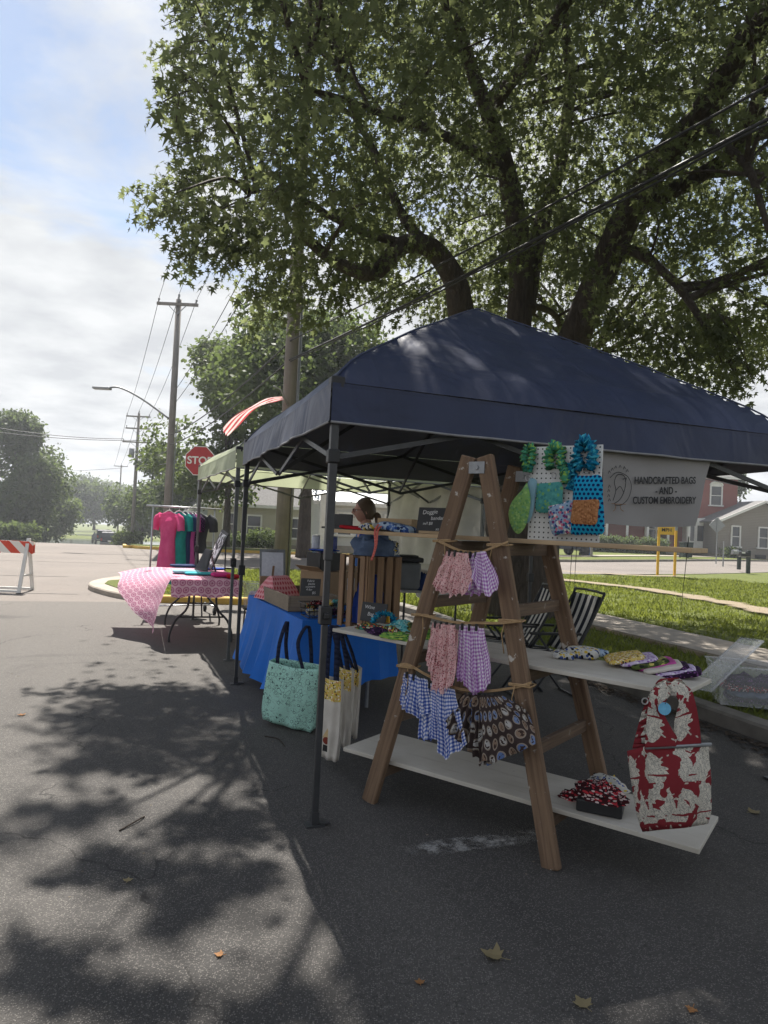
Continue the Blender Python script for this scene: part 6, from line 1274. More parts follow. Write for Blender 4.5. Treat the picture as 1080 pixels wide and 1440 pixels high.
out = [pb(x, y, .092) for x, y in [(806, 703), (824, 703), (842, 703), (841, 720), (838, 737), (820, 737), (803, 735), (804, 718)]]; mb = MB(); pillow(mb, bez(out + [out[0]], 3)[:-1], -LE, .012); P('pocket', mb, m_cork, BG, True)
# ---- goods on the top board
def topb(px, y=.30): return pl(px, 745, L(0, y, 0), LE).to_2d().to_3d() + Vector((0, 0, ZT + .0225))
card(topb(609, .32), .215, .152, LA + .12, R(-10), 'chalkboard about doggie bandanas on a wooden foot on the top board', [('Doggie', -.30, .82, .034), ('bandanas', .30, .60, .030), ('m/l $8', -.36, .38, .024), ('xs $6', .40, .18, .024)], True)
folded(topb(500, .30), .19, .13, .022, LA + .1, m_redc, 'flat red zip pouch at the left end of the top board', 'pouch', 'zip_pouch', R(3), 1)
folded(topb(524, .30), .16, .13, .045, LA - .3, m_blkwht, 'black and white printed pouch between the red and blue ones', 'pouch', 'zip_pouch', R(-8), 2)
folded(topb(558, .29), .21, .15, .05, LA + .25, m_bluswirl, 'blue swirl printed pouch leaning on the top board', 'pouch', 'zip_pouch', R(8), 3)
o = topb(563, .44); TR = T('wooden_box', 'open brown wooden box with a red lining behind the printed pouches', 'box', o, LA)
for (x_, y_, w_, d_) in ((0, -.06, .26, .01), (0, .06, .26, .01), (-.13, 0, .01, .11), (.13, 0, .01, .11)): mb = MB(); mb.box((x_, y_, .04), (w_, d_, .08)); P('side', mb, m_pine, TR, world=False)
mb = MB(); mb.box((0, 0, .03), (.24, .10, .05)); P('lining', mb, m_redc, TR, world=False)
o = topb(480, .34); mb = MB(); mb.box(o + Vector((0, .0, .006)), (.20, .16, .012), LA); mb.box(o + Vector((-.01, .05, .05)), (.20, .012, .09), LA); S('black_tray', mb, m_black, 'black upright tray at the far left end of the top board', 'tray', bevel=.003)
mb = MB(); s0 = topb(532, .20); ribbon(mb, [s0 + Vector((0, 0, .04)), s0 - LE * .03 + Vector((0, 0, .0)), s0 - LE * .035 + LD * .012 - Vector((0, 0, .09)), s0 - LE * .03 - LD * .015 - Vector((0, 0, .17)), s0 - LE * .036 + LD * .018 - Vector((0, 0, .09)), s0 - LE * .03 + LD * .02, s0 + LD * .02 + Vector((0, 0, .03))], .014, LD); S('wrist_strap', mb, fabric('coral_strap', lin(206, 110, 100), None, 0), 'coral wrist strap dangling over the top board edge', 'strap', None, True, sol=.003)
# ---- goods on the middle board, left part
def mid(px, py): return gp(px, py, ZM + .021)
card(mid(519, 878) + Vector((.02, .12, 0)), .19, .125, LA + .15, R(-12), 'chalkboard about wine bags below the slatted crate', [('Wine', -.35, .74, .034), ('Bag $12', .12, .38, .034)])
q = mid(540, 885); scrunch(q + Vector((0, .02, .03)), .07, m_ruffb, 'large teal twisted headband below the wine bag sign', 3, 'headbands on the middle board', R(70), 'headband', .022)
for k, (px_, py_, rx, ry, rz_, mt_, lb) in enumerate(((515, 886, .10, .05, .035, m_multi, 'dark mixed print scarf at the left end of the middle board'), (528, 893, .11, .05, .035, m_plum, 'narrow plum scarf on the left of the middle board'), (545, 895, .13, .05, .05, m_multi, 'bright orange and green knotted scarf on the middle board'), (560, 887, .10, .07, .055, m_teal, 'pale teal folded scarf on the middle board'), (556, 900, .12, .045, .035, m_grnp, 'lime green scarf at the board edge'), (582, 890, .08, .07, .065, m_camo, 'olive printed scarf beside the ladder rail'), (592, 898, .07, .05, .05, m_grnp, 'green scarf just behind the ladder rail'))):
    lump(mid(px_, py_) + LE * .04, rx, ry, rz_, mt_, lb, 'scarf', 'scarf', 20 + k, 'scarves on the middle board', LA + rnd.uniform(-.5, .5), .7)
mb = MB(); p = mid(545, 876); mb.box(p + Vector((0, 0, .04)), (.03, .012, .075), LA); S('price_tag', mb, m_hivis, 'small yellow upright tag beside the teal headband', 'tag')
# ---- goods on the middle board, right part
folded(mid(793, 926), .11, .09, .035, LA + .4, m_blkwht, 'small rolled black and yellow print at the left of the right hand goods', 'pouch', 'zip_pouch', 0, 11)
folded(mid(818, 925), .17, .10, .055, LA + .1, m_blkwht, 'thick folded pack with a black and blue print on the middle board', 'pouch', 'zip_pouch', 0, 12)
folded(mid(843, 922), .07, .09, .03, LA - .2, m_bluswirl, 'small blue print roll right of the thick folded pack', 'pouch', 'zip_pouch', 0, 13)
FM = [(m_lav, 'lavender'), (m_plum, 'plum'), (m_lav, 'pale violet'), (m_canvas, 'white'), (m_plum, 'dark purple'), (m_magn, 'magenta'), (m_camo, 'olive floral'), (m_lav, 'violet edged'), (m_yelpr, 'yellow floral')]
seq = [(958, 950, m_plum, 'dark plum cloth at the right end of the fanned row'), (950, 948, m_lav, 'lavender cloth second from the right of the fanned row'), (941, 946, m_plum, 'purple black cloth in the right half of the fanned row'), (931, 945, m_canvas, 'white cloth in the middle of the fanned row'), (922, 942, m_magn, 'magenta cloth in the middle of the fanned row'), (912, 941, m_camo, 'olive camouflage cloth in the left half of the fanned row'), (896, 938, m_lav, 'violet cloth with white border in the left half of the fanned row'), (878, 936, m_yelpr, 'yellow and green floral cloth at the left end of the fanned row')]
for k, (px_, py_, mt_, lb) in enumerate(seq):
    folded(mid(px_, py_) + Vector((0, 0, .004 * k)), .18, .21, .026, LA + .30 + .03 * k, mt_, lb, 'folded cloth', 'folded_cloth', R(-14), 30 + k, 'fanned row of folded cloths')
# ---- lower board: black box with red cloth
p = gp(846, 1142, ZB + .023); mb = MB(); mb.box(p + Vector((0, .02, .028)), (.20, .13, .055), LA + .25); S('black_box', mb, m_black, 'flat black box on the lowest board', 'box', bevel=.006)
lump(p + Vector((.0, .02, .057)), .115, .08, .07, m_redwht, 'crumpled red and black printed cloth on the flat black box', 'cloth', 'cloth_pile', 41, None, LA, .7)
lump(gp(812, 1124, ZB + .023), .08, .045, .04, m_redwht, 'loose end of red print cloth beside the black box', 'cloth', 'cloth_pile', 43, None, LA + .3, .7)
p = gp(852, 1108, ZB + .023); lump(p, .10, .07, .06, m_blkwht, 'grey print cloth behind the black box', 'cloth', 'cloth_pile', 44, None, LA, .6)

# ================================================================== HANGING TOTES
def bag(label, front, depth_v, mat_, straps, smat, strap_w=.03, bulge=.02, band=None, name='tote_bag', extra=None):
    """front: corner points TL TR BR BL; depth_v: vector to the back panel"""
    TL, TR, BR, BL = [Vector(p) for p in front]; dv = Vector(depth_v); o = T(name, label, 'tote bag', (BL + BR) / 2 + dv / 2)
    nn = dv.normalized(); W_ = (TR - TL).length; H_ = (TL - BL).length
    def cu(u, v): return .5 + (u - .5) * (1 - .10 * max(0, (v - .78) / .22) ** 2 + .03 * math.sin(math.pi * v))
    def fr(u, v): u_ = cu(u, v); return TL.lerp(TR, u_).lerp(BL.lerp(BR, u_), v) - nn * (bulge * math.sin(math.pi * u) * math.sin(math.pi * min(1, v * .9 + .1)) + .010 * noise.noise((u * 4, v * 3, W_ * 40)) + .005 * math.sin(u * 15 + v * 4 + W_ * 60) * (.3 + v)) - Vector((0, 0, .014 * math.sin(math.pi * u) * (1 - v) * (W_ / .3) - .012 * abs(u - .5) * v))
    def bk(u, v): u_ = 1 - cu(u, v); return TL.lerp(TR, u_).lerp(BL.lerp(BR, u_), v) + dv + nn * (bulge * .6 * math.sin(math.pi * u) * math.sin(math.pi * v))
    mb = MB(); mb.grid(fr, 16, 16, W_, -H_); mb.grid(bk, 16, 16, W_, -H_)
    mb.grid(lambda u, v: fr(1, v).lerp(bk(0, v), u), 5, 16, dv.length, -H_); mb.grid(lambda u, v: bk(1, v).lerp(fr(0, v), u), 5, 16, dv.length, -H_)
    mb.grid(lambda u, v: fr(u, 1).lerp(bk(1 - u, 1), v), 16, 4, W_, dv.length); P('body', mb, mat_, o, True, sol=.003)
    if band: mb = MB(); mb.grid(lambda u, v: fr(u, v * band[0]) - nn * .004, 16, 6, W_, H_ * band[0]); mb.grid(lambda u, v: bk(u, v * band[0]) + nn * .004, 16, 6, W_, H_ * band[0]); P('printed_band', mb, band[1], o, True)
    for pts in straps: mb = MB(); ribbon(mb, pts, strap_w, (TR - TL)); P('strap', mb, smat, o, True, sol=.004)
    return o
mf = [at(379, 929, 4.98), at(450, 941, 4.80), at(440, 1032, 4.86), at(366, 1012, 5.04)]; dvm = Vector((.03, .13, 0))
hk1, hk2 = at(404, 874, 5.08), at(433, 880, 5.02)
bag('mint green tote with black bandana print hanging at the table corner', mf, dvm, m_mint, [[mf[0].lerp(mf[1], .16) + Vector((0, 0, -.05)), at(393, 905, 5.0), hk1, at(402, 905, 5.08), at(404, 930, 5.12)], [mf[0].lerp(mf[1], .70) + Vector((0, 0, -.05)), at(419, 905, 4.96), hk2, at(437, 905, 5.02), at(438, 935, 5.05)]], m_navys, .03, .03)
for k, (cs_, Y_, lb) in enumerate((([(495, 934), (506, 941), (499, 1042), (493, 1028)], 4.46, 'farthest white tote with yellow print band'), ([(477, 937), (495, 943), (489, 1058), (476, 1046)], 4.34, 'middle white tote with yellow print band'), ([(452, 951), (480, 958), (474, 1073), (445, 1062)], 4.20, 'nearest white tote with yellow band and small embroidered motif'))):
    ff = [at(*cs_[0], Y_ + .03), at(*cs_[1], Y_ - .03), at(*cs_[2], Y_ - .03), at(*cs_[3], Y_ + .03)]; h0 = at(470 + 8 * (2 - k) * .5, 884, Y_ + .04); u_ = ff[0].lerp(ff[1], .25); v_ = ff[0].lerp(ff[1], .75)
    o = bag(lb, ff, Vector((.012, .045, 0)), m_canvas, [[u_ - Vector((0, 0, .03)), u_.lerp(h0, .5) - LD * .02, h0 - LD * .03, h0 + LD * .02, v_.lerp(h0, .5) + LD * .015, v_ - Vector((0, 0, .03))]], m_navys, .038, .006, (.26, m_yelpr))
    if k == 2:
        ctr_ = ff[3].lerp(ff[2], .45) + (ff[0] - ff[3]) * .17; nn = Vector((-.26, -.97, 0)); ex = (ff[1] - ff[0]).normalized(); ez = (ff[0] - ff[3]).normalized()
        mb = MB(); mb.poly([ctr_ + nn * .011 + ex * a + ez * b for a, b in ((-.028, .045), (.03, .045), (.004, .105))]); P('motif', mb, fabric('tan_thread', lin(196, 170, 128), None, 0), o)
        mb = MB(); mb.poly([ctr_ + nn * .0115 + ex * .024 * math.cos(a) + ez * (.03 + .022 * math.sin(a)) for a in [k_ * .4488 for k_ in range(14)]]); P('motif', mb, fabric('rust_thread', lin(120, 56, 46), None, 0), o)
        mb = MB(); mb.poly([ctr_ + nn * .0115 + ex * a + ez * b for a, b in ((-.022, -.035), (.014, -.035), (.016, .002), (-.02, .004))]); P('motif', mb, m_ink, o)
# red sailboat tote at the right end of the middle board
Yb = 2.72; rb = [at(906, 1050, Yb), at(998, 1045, Yb - .03), at(998, 1160, Yb - .03), at(925, 1168, Yb)]; dvr = at(882, 1056, Yb + .10) - rb[0]
RB = bag('red and cream sailboat print tote hanging from the end of the middle board', rb, dvr, m_toile, [], m_toile, .05, .035, name='shopping_bag')
mb = MB(); exb = (rb[1] - rb[0]).normalized(); ribb = []
def yoke(pl_, pr_):
    n = len(pl_); mb.grid(lambda u, v: Vector(bez(pl_, 8)[min(int(v * (n - 1) * 8), (n - 1) * 8)]).lerp(Vector(bez(pr_, 8)[min(int(v * (n - 1) * 8), (n - 1) * 8)]), u), 5, (n - 1) * 8, .09, -.30)
Yf = Yb - .03
yoke([at(907, 1051, Yf), at(909, 1020, Yf), at(912, 992, Yf), at(918, 970, Yf), at(936, 958, Yf + .02)], [at(958, 1049, Yf), at(944, 1024, Yf), at(934, 1004, Yf), at(935, 988, Yf), at(945, 974, Yf + .02)])
yoke([at(950, 1049, Yf), at(948, 1020, Yf), at(952, 1000, Yf), at(954, 985, Yf), at(938, 962, Yf + .02)], [at(986, 1046, Yf - .01), at(983, 1016, Yf - .01), at(977, 985, Yf - .01), at(970, 968, Yf), at(950, 957, Yf + .02)])
P('handles', mb, m_toile, RB, True, sol=.005)
mb = MB(); yb_ = Yb + .09; ribbon(mb, [at(900, 1052, yb_), at(914, 1000, yb_), at(932, 962, Yb + .03), at(946, 956, Yb + .03), at(966, 985, yb_), at(975, 1046, yb_)], .06, exb); P('handles', mb, m_toile, RB, True, sol=.004)
mb = MB(); mb.bar(rb[0] - Vector((0, .012, 0)), rb[1] - Vector((0, .016, 0)), .010, .012); P('zip', mb, m_galv, RB, True)
p = at(935, 997, Yf - .03); mb = MB(); mb.tube([p, p + Vector((0, .006, 0))], .024, 20); TAGO = P('tag', mb, M('blue_tag', (.16, .45, .65, 1), (.12, .36, .55, 1), 60, .5), RB)
mb = MB(); mb.tube([p + Vector((0, -.001, .02)), at(938, 985, Yf - .02)], .002, 4); P('tag_cord', mb, m_black, RB)
mb = MB(); pr_ = at(907, 986, Yf); mb.tube([pr_ + Vector((.012 * math.cos(a), 0, .012 * math.sin(a))) for a in [k * .7 for k in range(10)]], .003, 5); P('clasp', mb, m_alu, RB)

# ================================================================== THE PINK TABLE AND THE CLOTHES RACK
f1, f2 = gp(243, 904), gp(320, 903); pdir = MD; pn = ND; PO = (f1 + f2) / 2 - MD * .2; PZ = .765; PLn, PWd = 1.83, .76
PT = T('folding_table', 'folding table with black bent legs under the pink cloth', 'table', PO)
def q_(x, y, z=0): return PO + ND * x + MD * y + Vector((0, 0, z))
mb = MB(); mb.box(q_(0, PLn / 2, PZ - .02), (PWd, PLn, .04), YAW); P('tabletop', mb, m_white, PT, bevel=.008)
for y_ in (.22, PLn - .22):
    for sx_ in (-1, 1):
        mb = MB(); mb.tube(bez([q_(sx_ * .36, y_, 0), q_(sx_ * .36, y_, .10), q_(sx_ * .30, y_, .26), q_(sx_ * .17, y_, .42), q_(sx_ * .16, y_, PZ - .04)], 4), .0135, 8); P('leg', mb, m_pole, PT, True)
    mb = MB(); mb.tube([q_(-.27, y_, .30), q_(.27, y_, .30)], .011, 6); P('crossbar', mb, m_pole, PT, True)
    sg = 1 if y_ < 1 else -1; mb = MB(); mb.tube([q_(0, y_, .30), q_(0, y_ + sg * .40, PZ - .05)], .009, 6); P('strut', mb, m_pole, PT, True)
mb = MB()
def pc_(a, b):
    """pink cloth: top, a short near overhang and a long flap blown out on the street side"""
    x = -PWd / 2 - .004 + (PWd + .008) * a; y = -.004 + (PLn + .008) * b; return q_(x, y, PZ + .004 + .004 * noise.noise((x * 4, y * 4, 0)))
mb.grid(pc_, 12, 20, PWd, PLn)
mb.grid(lambda a, b: q_(-PWd / 2 + PWd * a, -.006 - .03 * b * (1 + .8 * math.sin(a * 19)), PZ + .004 - .20 * b - .012 * b * math.sin(a * 13)), 24, 6, PWd, .2)
mb.grid(lambda a, b: q_(PWd / 2 + .006 + .03 * b * (1 + .8 * math.sin(a * 31)), PLn * a, PZ + .004 - .20 * b), 24, 6, PLn, .2)
def flap(a, b):
    out = b * (.17 + .44 * sstep(0, .7, a)) + .03 * math.sin(a * 10 + b * 3) * b + .04 * noise.noise((a * 5, b * 3, 3)) * b; z = PZ + .004 - .06 * b + .03 * math.sin(b * 3.1) * a - .56 * b ** 1.25 * (1 - .95 * sstep(.0, .85, a)); return q_(-PWd / 2 - .006 - out, PLn * a - .06 * b * (1 - a), max(.06, z))
mb.grid(flap, 26, 18, PLn, .85)
S('table_cloth', mb, m_pinkt, 'pink medallion print cloth blown out to the left on the far table', 'tablecloth', None, True)
# goods on the pink table
m_clothteal = fabric('teal_shirt_cloth', lin(70, 172, 180), None, .1); m_pinkh = fabric('hot_pink_cloth', lin(206, 60, 130), None, .1); m_navyc = fabric('navy_cloth', lin(44, 60, 96), None, .1)
def ptop(px, py): return gp(px, py, PZ + .012)
for k, (px_, py_, w_, d_, h_, mt_, lb) in enumerate(((258, 797, .36, .26, .035, m_navyc, 'navy folded shirt at the street edge of the pink table'), (262, 806, .34, .24, .04, m_paleblue, 'pale grey folded shirt beside the black case'), (252, 806, .12, .16, .03, m_greyc, 'small black case on the pink table'), (283, 808, .40, .22, .03, m_clothteal, 'teal folded shirt at the near end of the pink table'), (312, 811, .26, .22, .05, m_pinkh, 'hot pink folded shirt at the near end of the pink table'), (329, 813, .18, .20, .045, m_redc, 'red folded shirt at the near right corner of the pink table'), (300, 800, .30, .3, .02, m_dkblue, 'blue folded shirt under the easel boards'))):
    folded(ptop(px_, py_), w_, d_, h_, YAW + rnd.uniform(-.2, .2), mt_, lb, 'folded shirt', 'folded_shirt', 0, 50 + k, 'shirts on the pink table')
def easel(pix, Y, label, art):
    a, b, c_, d_ = [at(x, y, Yy) for (x, y), Yy in zip(pix, Y)]; o = T('framed_board', label, 'board', (c_ + d_) / 2, 0, 'framed boards on the pink table'); ex = (b - a).normalized(); n_ = (d_ - a).cross(b - a).normalized()
    n_ = n_ if n_.y < 0 else -n_
    mb = MB(); ms = [a, b, c_, d_]; bk_ = [p - n_ * .018 for p in ms]; mb.quad(*ms); mb.quad(*reversed(bk_))
    for k in range(4): mb.quad(ms[k], bk_[k], bk_[(k + 1) % 4], ms[(k + 1) % 4])
    P('frame', mb, m_pole, o); ce = (a + b + c_ + d_) / 4; mb = MB(); mb.quad(*[ce + (p - ce) * .86 + n_ * .003 for p in ms], uv=((0, .5), (.4, .5), (.4, 0), (0, 0))); P('picture', mb, art, o)
    mb = MB(); mb.bar((a + b) / 2 - n_ * .02, (c_ + d_) / 2 - n_ * .26, .03, .012, ex); mb.bar(d_ - n_ * .02, c_ - n_ * .02, .02, .02); P('easel_leg', mb, m_pole, o); return o
t = NT('black_white_collage'); v = t.co('UV'); c0_ = t.sep(t.vor(v, 22, out='Color'))[0]; t.fin(t.ramp(c0_, (0, lin(30, 32, 34)), (.35, lin(206, 210, 214)), (.55, lin(90, 96, 100)), (.75, lin(230, 232, 232)), interp='CONSTANT'), .35, 0, .5); m_collage = t.m
easel([(312, 744), (321, 751), (297, 800), (289, 794)], [9.75, 9.45, 9.3, 9.6], 'tilted frame of black and white pictures on the pink table', m_collage)
easel([(289, 771), (298, 773), (290, 802), (274, 800)], [9.0, 8.85, 8.8, 8.95], 'smaller dark chalkboard leaning beside the picture frame', m_chalk)
p = ptop(307, 801); mb = MB(); mb.box(p + Vector((0, .2, .014)), (.30, .16, .026), YAW); S('black_box', mb, m_black, 'flat black case behind the easel boards', 'case', bevel=.006)
# clear tub under the right edge of the pink cloth
t = NT('cloudy_plastic'); t.fin((.80, .82, .84, 1), .25, 0, .5); tp_ = t.n('ShaderNodeBsdfTransparent'); mx = t.n('ShaderNodeMixShader'); mx.inputs[0].default_value = .74; t.t.links.new(t.b.outputs[0], mx.inputs[1]); t.t.links.new(tp_.outputs[0], mx.inputs[2]); t.t.links.new(mx.outputs[0], t.o.inputs[0]); m_clear = t.m
def tub(c, w, d, h, rz, label, lid=None, fill=None, fillh=.5):
    o = T('storage_tub', label, 'storage tub', c, rz); mb = MB(); k = .84
    def lay(s_, z): return [Vector((x * w / 2 * s_, y * d / 2 * s_, z)) for x, y in ((-1, -1), (1, -1), (1, 1), (-1, 1))]
    lv = [lay(k, 0), lay(.95, h * .8), lay(.98, h * .82), lay(1, h)]
    mb.quad(*lv[0])
    for a, b in zip(lv, lv[1:]):
        for j in range(4): j2 = (j + 1) % 4; mb.quad(a[j], a[j2], b[j2], b[j])
    P('shell', mb, m_clear, o, world=False); mb = MB(); r_ = lay(1.02, h); mb.tube(r_ + [r_[0]], .008, 6); P('rim', mb, m_clear, o, True, world=False)
    if fill:
        for j, f_ in enumerate(fill): mb = MB(); slabg(mb, (rnd.uniform(-.06, .06), rnd.uniform(-.05, .05), .012 + j * h * fillh / len(fill)), w * .70, d * .70, h * fillh / len(fill) * 1.15, rnd.uniform(-.25, .25), 0, j, .05); P('contents', mb, f_, o, True, world=False)
    return o
bt = q_(.62, .75); tub(bt + Vector((0, 0, .22)) if False else q_(.66, .30) + Vector((0, 0, .42)), .34, .30, .30, YAW, 'cloudy plastic tub on a stool under the right edge of the pink cloth', fill=[m_lav]) 
st = q_(.66, .30); SP = T('folding_stool', 'low dark stool under the cloudy tub', 'stool', st, YAW); mb = MB(); mb.box((0, 0, .405), (.34, .30, .025)); P('seat', mb, m_black, SP, world=False)
for x_ in (-.14, .14):
    for y_ in (-.12, .12): mb = MB(); mb.tube([(x_, y_, 0), (x_ * .9, y_ * .9, .40)], .010, 6); P('leg', mb, m_pole, SP, world=False)
# rack
ra, rb_ = gp(214, 858), gp(302, 861); ra = at(213, 760, 10.35); rb_ = at(300, 760, 10.85); rh0 = topz(213, 711, 10.35); rdv = Vector((rb_.x - ra.x, rb_.y - ra.y, 0)); rl = rdv.length; rang = math.atan2(rdv.y, rdv.x)
RK = T('clothes_rack', 'wheeled metal clothes rack behind the pink table', 'clothes rack', (ra.x, ra.y, 0), rang)
mb = MB(); mb.tube([(-.10, 0, rh0), (rl + .10, 0, rh0)], .014, 8); P('rail', mb, m_alu, RK, True, world=False)
for x_ in (0, rl):
    mb = MB(); mb.tube([(x_, 0, .14), (x_, 0, rh0)], .014, 8); P('upright', mb, m_alu, RK, True, world=False); mb = MB(); mb.tube([(x_, -.25, .13), (x_, .25, .13)], .014, 8); P('foot', mb, m_alu, RK, True, world=False)
    for y_ in (-.24, .24):
        mb = MB(); mb.tube([(x_ - .014, y_, .055), (x_ + .014, y_, .055)], .055, 14); w_ = P('wheel', mb, m_tyre, RK, True, world=False); mb = MB(); mb.bar((x_, y_, .05), (x_, y_, .13), .02, .014); P('fork', mb, m_black, w_, world=False)
mb = MB(); mb.tube([(0, 0, .13), (rl, 0, .13)], .011, 8); P('lower_rail', mb, m_alu, RK, True, world=False)
RD = rdv.normalized(); RNn = Vector((RD.y, -RD.x, 0))
def dress(x, mat_, label, length, w, rz, sleeves=True, puff=.06, name='dress', cat='dress', tw=.42):
    """garment on a hanger: a closed shell of shoulders, sleeves and skirt"""
    base = Vector((ra.x, ra.y, 0)) + RD * x + Vector((0, 0, rh0)); o = T(name, label, cat, base, rang + rz, 'garments on the clothes rack'); hw = tw / 2
    mb = MB(); mb.tube([(0, 0, .014), (.012, 0, .02), (.014, 0, 0), (0, 0, -.03), (0, 0, -.06)], .0028, 5); mb.tube(bez([(-hw * .86, 0, -.15), (-hw * .4, 0, -.09), (0, 0, -.055), (hw * .4, 0, -.09), (hw * .86, 0, -.15)], 4), .008, 6); P('hanger', mb, m_white, o, True, world=False)
    prof = [(.0, .075, .018), (.03, .16, .03), (.07, hw * .98, .045), (.14, hw * 1.02, .06), (.26, hw * .80, .07), (.42, hw * .70, .07), (.62, hw * .82, .085), (.85, hw * .95, .10), (length, w / 2, .11)]
    prof = [p for p in prof if p[0] <= length]; mb = MB(); n = 32
    def f(a, b):
        k = b * (len(prof) - 1); i = min(int(k), len(prof) - 2); q = [x_ + (y_ - x_) * (k - i) for x_, y_ in zip(prof[i], prof[i + 1])]; th = a * 2 * math.pi; pl_ = 1 + .10 * b * math.sin(th * 9 + x * 20)
        return (q[1] * math.cos(th), q[2] * math.sin(th) * pl_ * 1.1, -.075 - q[0] - .02 * math.cos(th) ** 2 * (1 - b))
    mb.grid(f, n, 24, 1.0, length); P('cloth', mb, mat_, o, True, world=False)
    if sleeves:
        for s_ in (-1, 1): mb = MB(); mb.tube(bez([(s_ * hw * .80, 0, -.13), (s_ * (hw + .03), 0, -.20), (s_ * (hw + .055), -.01, -.36)], 4), [puff * .8] * 3 + [puff] * 3 + [puff * .95] * 3, 10, False); P('sleeve', mb, mat_, o, True, world=False)
    return o
m_dpink = fabric('pink_dress_cloth', lin(236, 112, 160), lin(222, 92, 144), .3); m_dteal = fabric('teal_dress_cloth', lin(44, 152, 142), lin(34, 128, 122), .15)
dress(.24, m_dpink, 'bright pink short sleeved dress at the left of the rack', 1.02, .36, R(-46), tw=.33)
dress(.39, m_dteal, 'teal dress hanging right of the pink one', 1.10, .46, R(-58), tw=.42)
dress(.48, m_navyc, 'navy dress half hidden behind the teal one', .98, .42, R(-68), tw=.40)
dress(.55, m_magn, 'magenta top with pale collar behind the teal dress', .80, .40, R(-70), tw=.40, name='shirt', cat='shirt')
dress(.60, m_plum, 'dark plum dress in the middle of the rack', 1.05, .40, R(-72), tw=.40)
dress(.68, m_greyc, 'charcoal jacket at the right of the rack', .62, .46, R(-40), tw=.44, puff=.07, name='jacket', cat='jacket')

# ================================================================== THE SELLER
def skin(name, verts, edges, root, mats, parent, sub=1, label=None):
    me = bpy.data.meshes.new(name); me.from_pydata([v[:3] for v in verts], edges, []); o = bpy.data.objects.new(name, me); COL.objects.link(o)
    o.modifiers.new('skin', 'SKIN'); sk = me.skin_vertices[0].data
    for k, v in enumerate(verts): rx = v[3]; sk[k].radius = (rx, v[4] if len(v) > 4 else rx); sk[k].use_root = (k == root)
    s_ = o.modifiers.new('sub', 'SUBSURF'); s_.levels = s_.render_levels = sub; dg = bpy.context.evaluated_depsgraph_get(); m2 = bpy.data.meshes.new_from_object(o.evaluated_get(dg)); bpy.data.objects.remove(o)
    m2.polygons.foreach_set('use_smooth', [True] * len(m2.polygons)); m2.materials.clear(); m2.materials.append(mats); o = bpy.data.objects.new(name, m2); COL.objects.link(o); o.parent = parent
    return o
m_skin = M('skin', (.50, .28, .20, 1), (.44, .23, .165, 1), 8, .5, .05); m_hair = wood('grey_brown_hair', (.20, .135, .085, 1), (.11, .075, .05, 1), 8, 2, .5); m_shirt = fabric('blue_shirt', lin(84, 122, 176), lin(66, 102, 156), .05); m_jeans = fabric('dark_jeans', lin(40, 48, 66), None, 0)
pb_ = at(516, 745, 6.75); PS = T('person', 'woman in glasses and blue shirt looking left behind the slatted crate', 'person', (pb_.x, pb_.y, 0), R(104))
V_ = []; E_ = []
def av(*v): V_.append(v); return len(V_) - 1
def ch(*ids):
    for a, b in zip(ids, ids[1:]): E_.append((a, b))
pel = av(0, 0, .96, .150, .115); spn = av(0, .0, 1.14, .135, .10); chs = av(0, .005, 1.33, .150, .105); nb = av(0, .0, 1.465, .060); nk = av(0, .015, 1.53, .052); hd_ = av(0, .03, 1.60, .060)
ch(pel, spn, chs, nb, nk, hd_)
for s_ in (-1, 1):
    sh = av(s_ * .165, 0, 1.42, .058); el = av(s_ * .225, .0, 1.14, .044); wr = av(s_ * .20, .20, .98, .029); pm = av(s_ * .195, .27, .955, .030, .018); ch(chs, sh, el, wr, pm)
    for fi, (dx_, ln) in enumerate(((-.026, .055), (-.009, .068), (.009, .064), (.026, .048))): a = av(s_ * .195 + dx_, .30, .948, .0095); b = av(s_ * .195 + dx_, .30 + ln * .6, .930, .0085); c_ = av(s_ * .195 + dx_, .30 + ln * .8, .912, .0075); ch(pm, a, b, c_)
    tb = av(s_ * .195 - s_ * .04, .25, .945, .010); tb2 = av(s_ * .195 - s_ * .055, .285, .935, .009); ch(pm, tb, tb2)
    hp_ = av(s_ * .085, 0, .90, .098); kn = av(s_ * .10, .02, .50, .062); an = av(s_ * .10, -.01, .09, .042); to = av(s_ * .115, .13, .035, .036); ch(pel, hp_, kn, an, to)
BODY = skin('body', V_, E_, 0, m_skin, PS)
# head: ovoid with brow, nose, lips, chin and ears joined into the body mesh
def headv(a, b):
    th = a * 2 * math.pi; ph = (b - .5) * math.pi; d = Vector((math.sin(th) * math.cos(ph), math.cos(th) * math.cos(ph), math.sin(ph)))
    x = d.x * .076; y = d.y * .098; z = d.z * .118
    if z < 0: x *= 1 - .28 * (-z / .118) ** 1.3; y *= 1 - .10 * (-z / .118)
    fr = max(0, d.y)
    if fr > 0:
        g = lambda x0, z0, sx_, sz: math.exp(-((x - x0) / sx_) ** 2 - ((z - z0) / sz) ** 2) * fr
        y += .026 * g(0, -.022, .012, .020) + .012 * g(0, -.004, .009, .022) + .006 * g(0, .024, .045, .010) - .010 * (g(.030, .004, .016, .012) + g(-.030, .004, .016, .012)) + .007 * g(0, -.056, .022, .006) + .006 * g(0, -.068, .018, .006) - .004 * g(0, -.062, .024, .003) + .010 * g(0, -.096, .020, .014) + .004 * (g(.038, -.025, .02, .02) + g(-.038, -.025, .02, .02))
    return Vector((x, y + .035, z + 1.625))
mb = MB(); mb.grid(headv, 40, 34)
for s_ in (-1, 1): mb.grid(lambda a, b, s_=s_: Vector((s_ * (.076 + .010 * math.sin(math.pi * b)), .025 + .016 * math.cos(a * 6.283) * math.sin(math.pi * b), 1.618 + .032 * (b - .5) * 2 * 1.0 + .006 * math.sin(a * 6.283))), 10, 6)
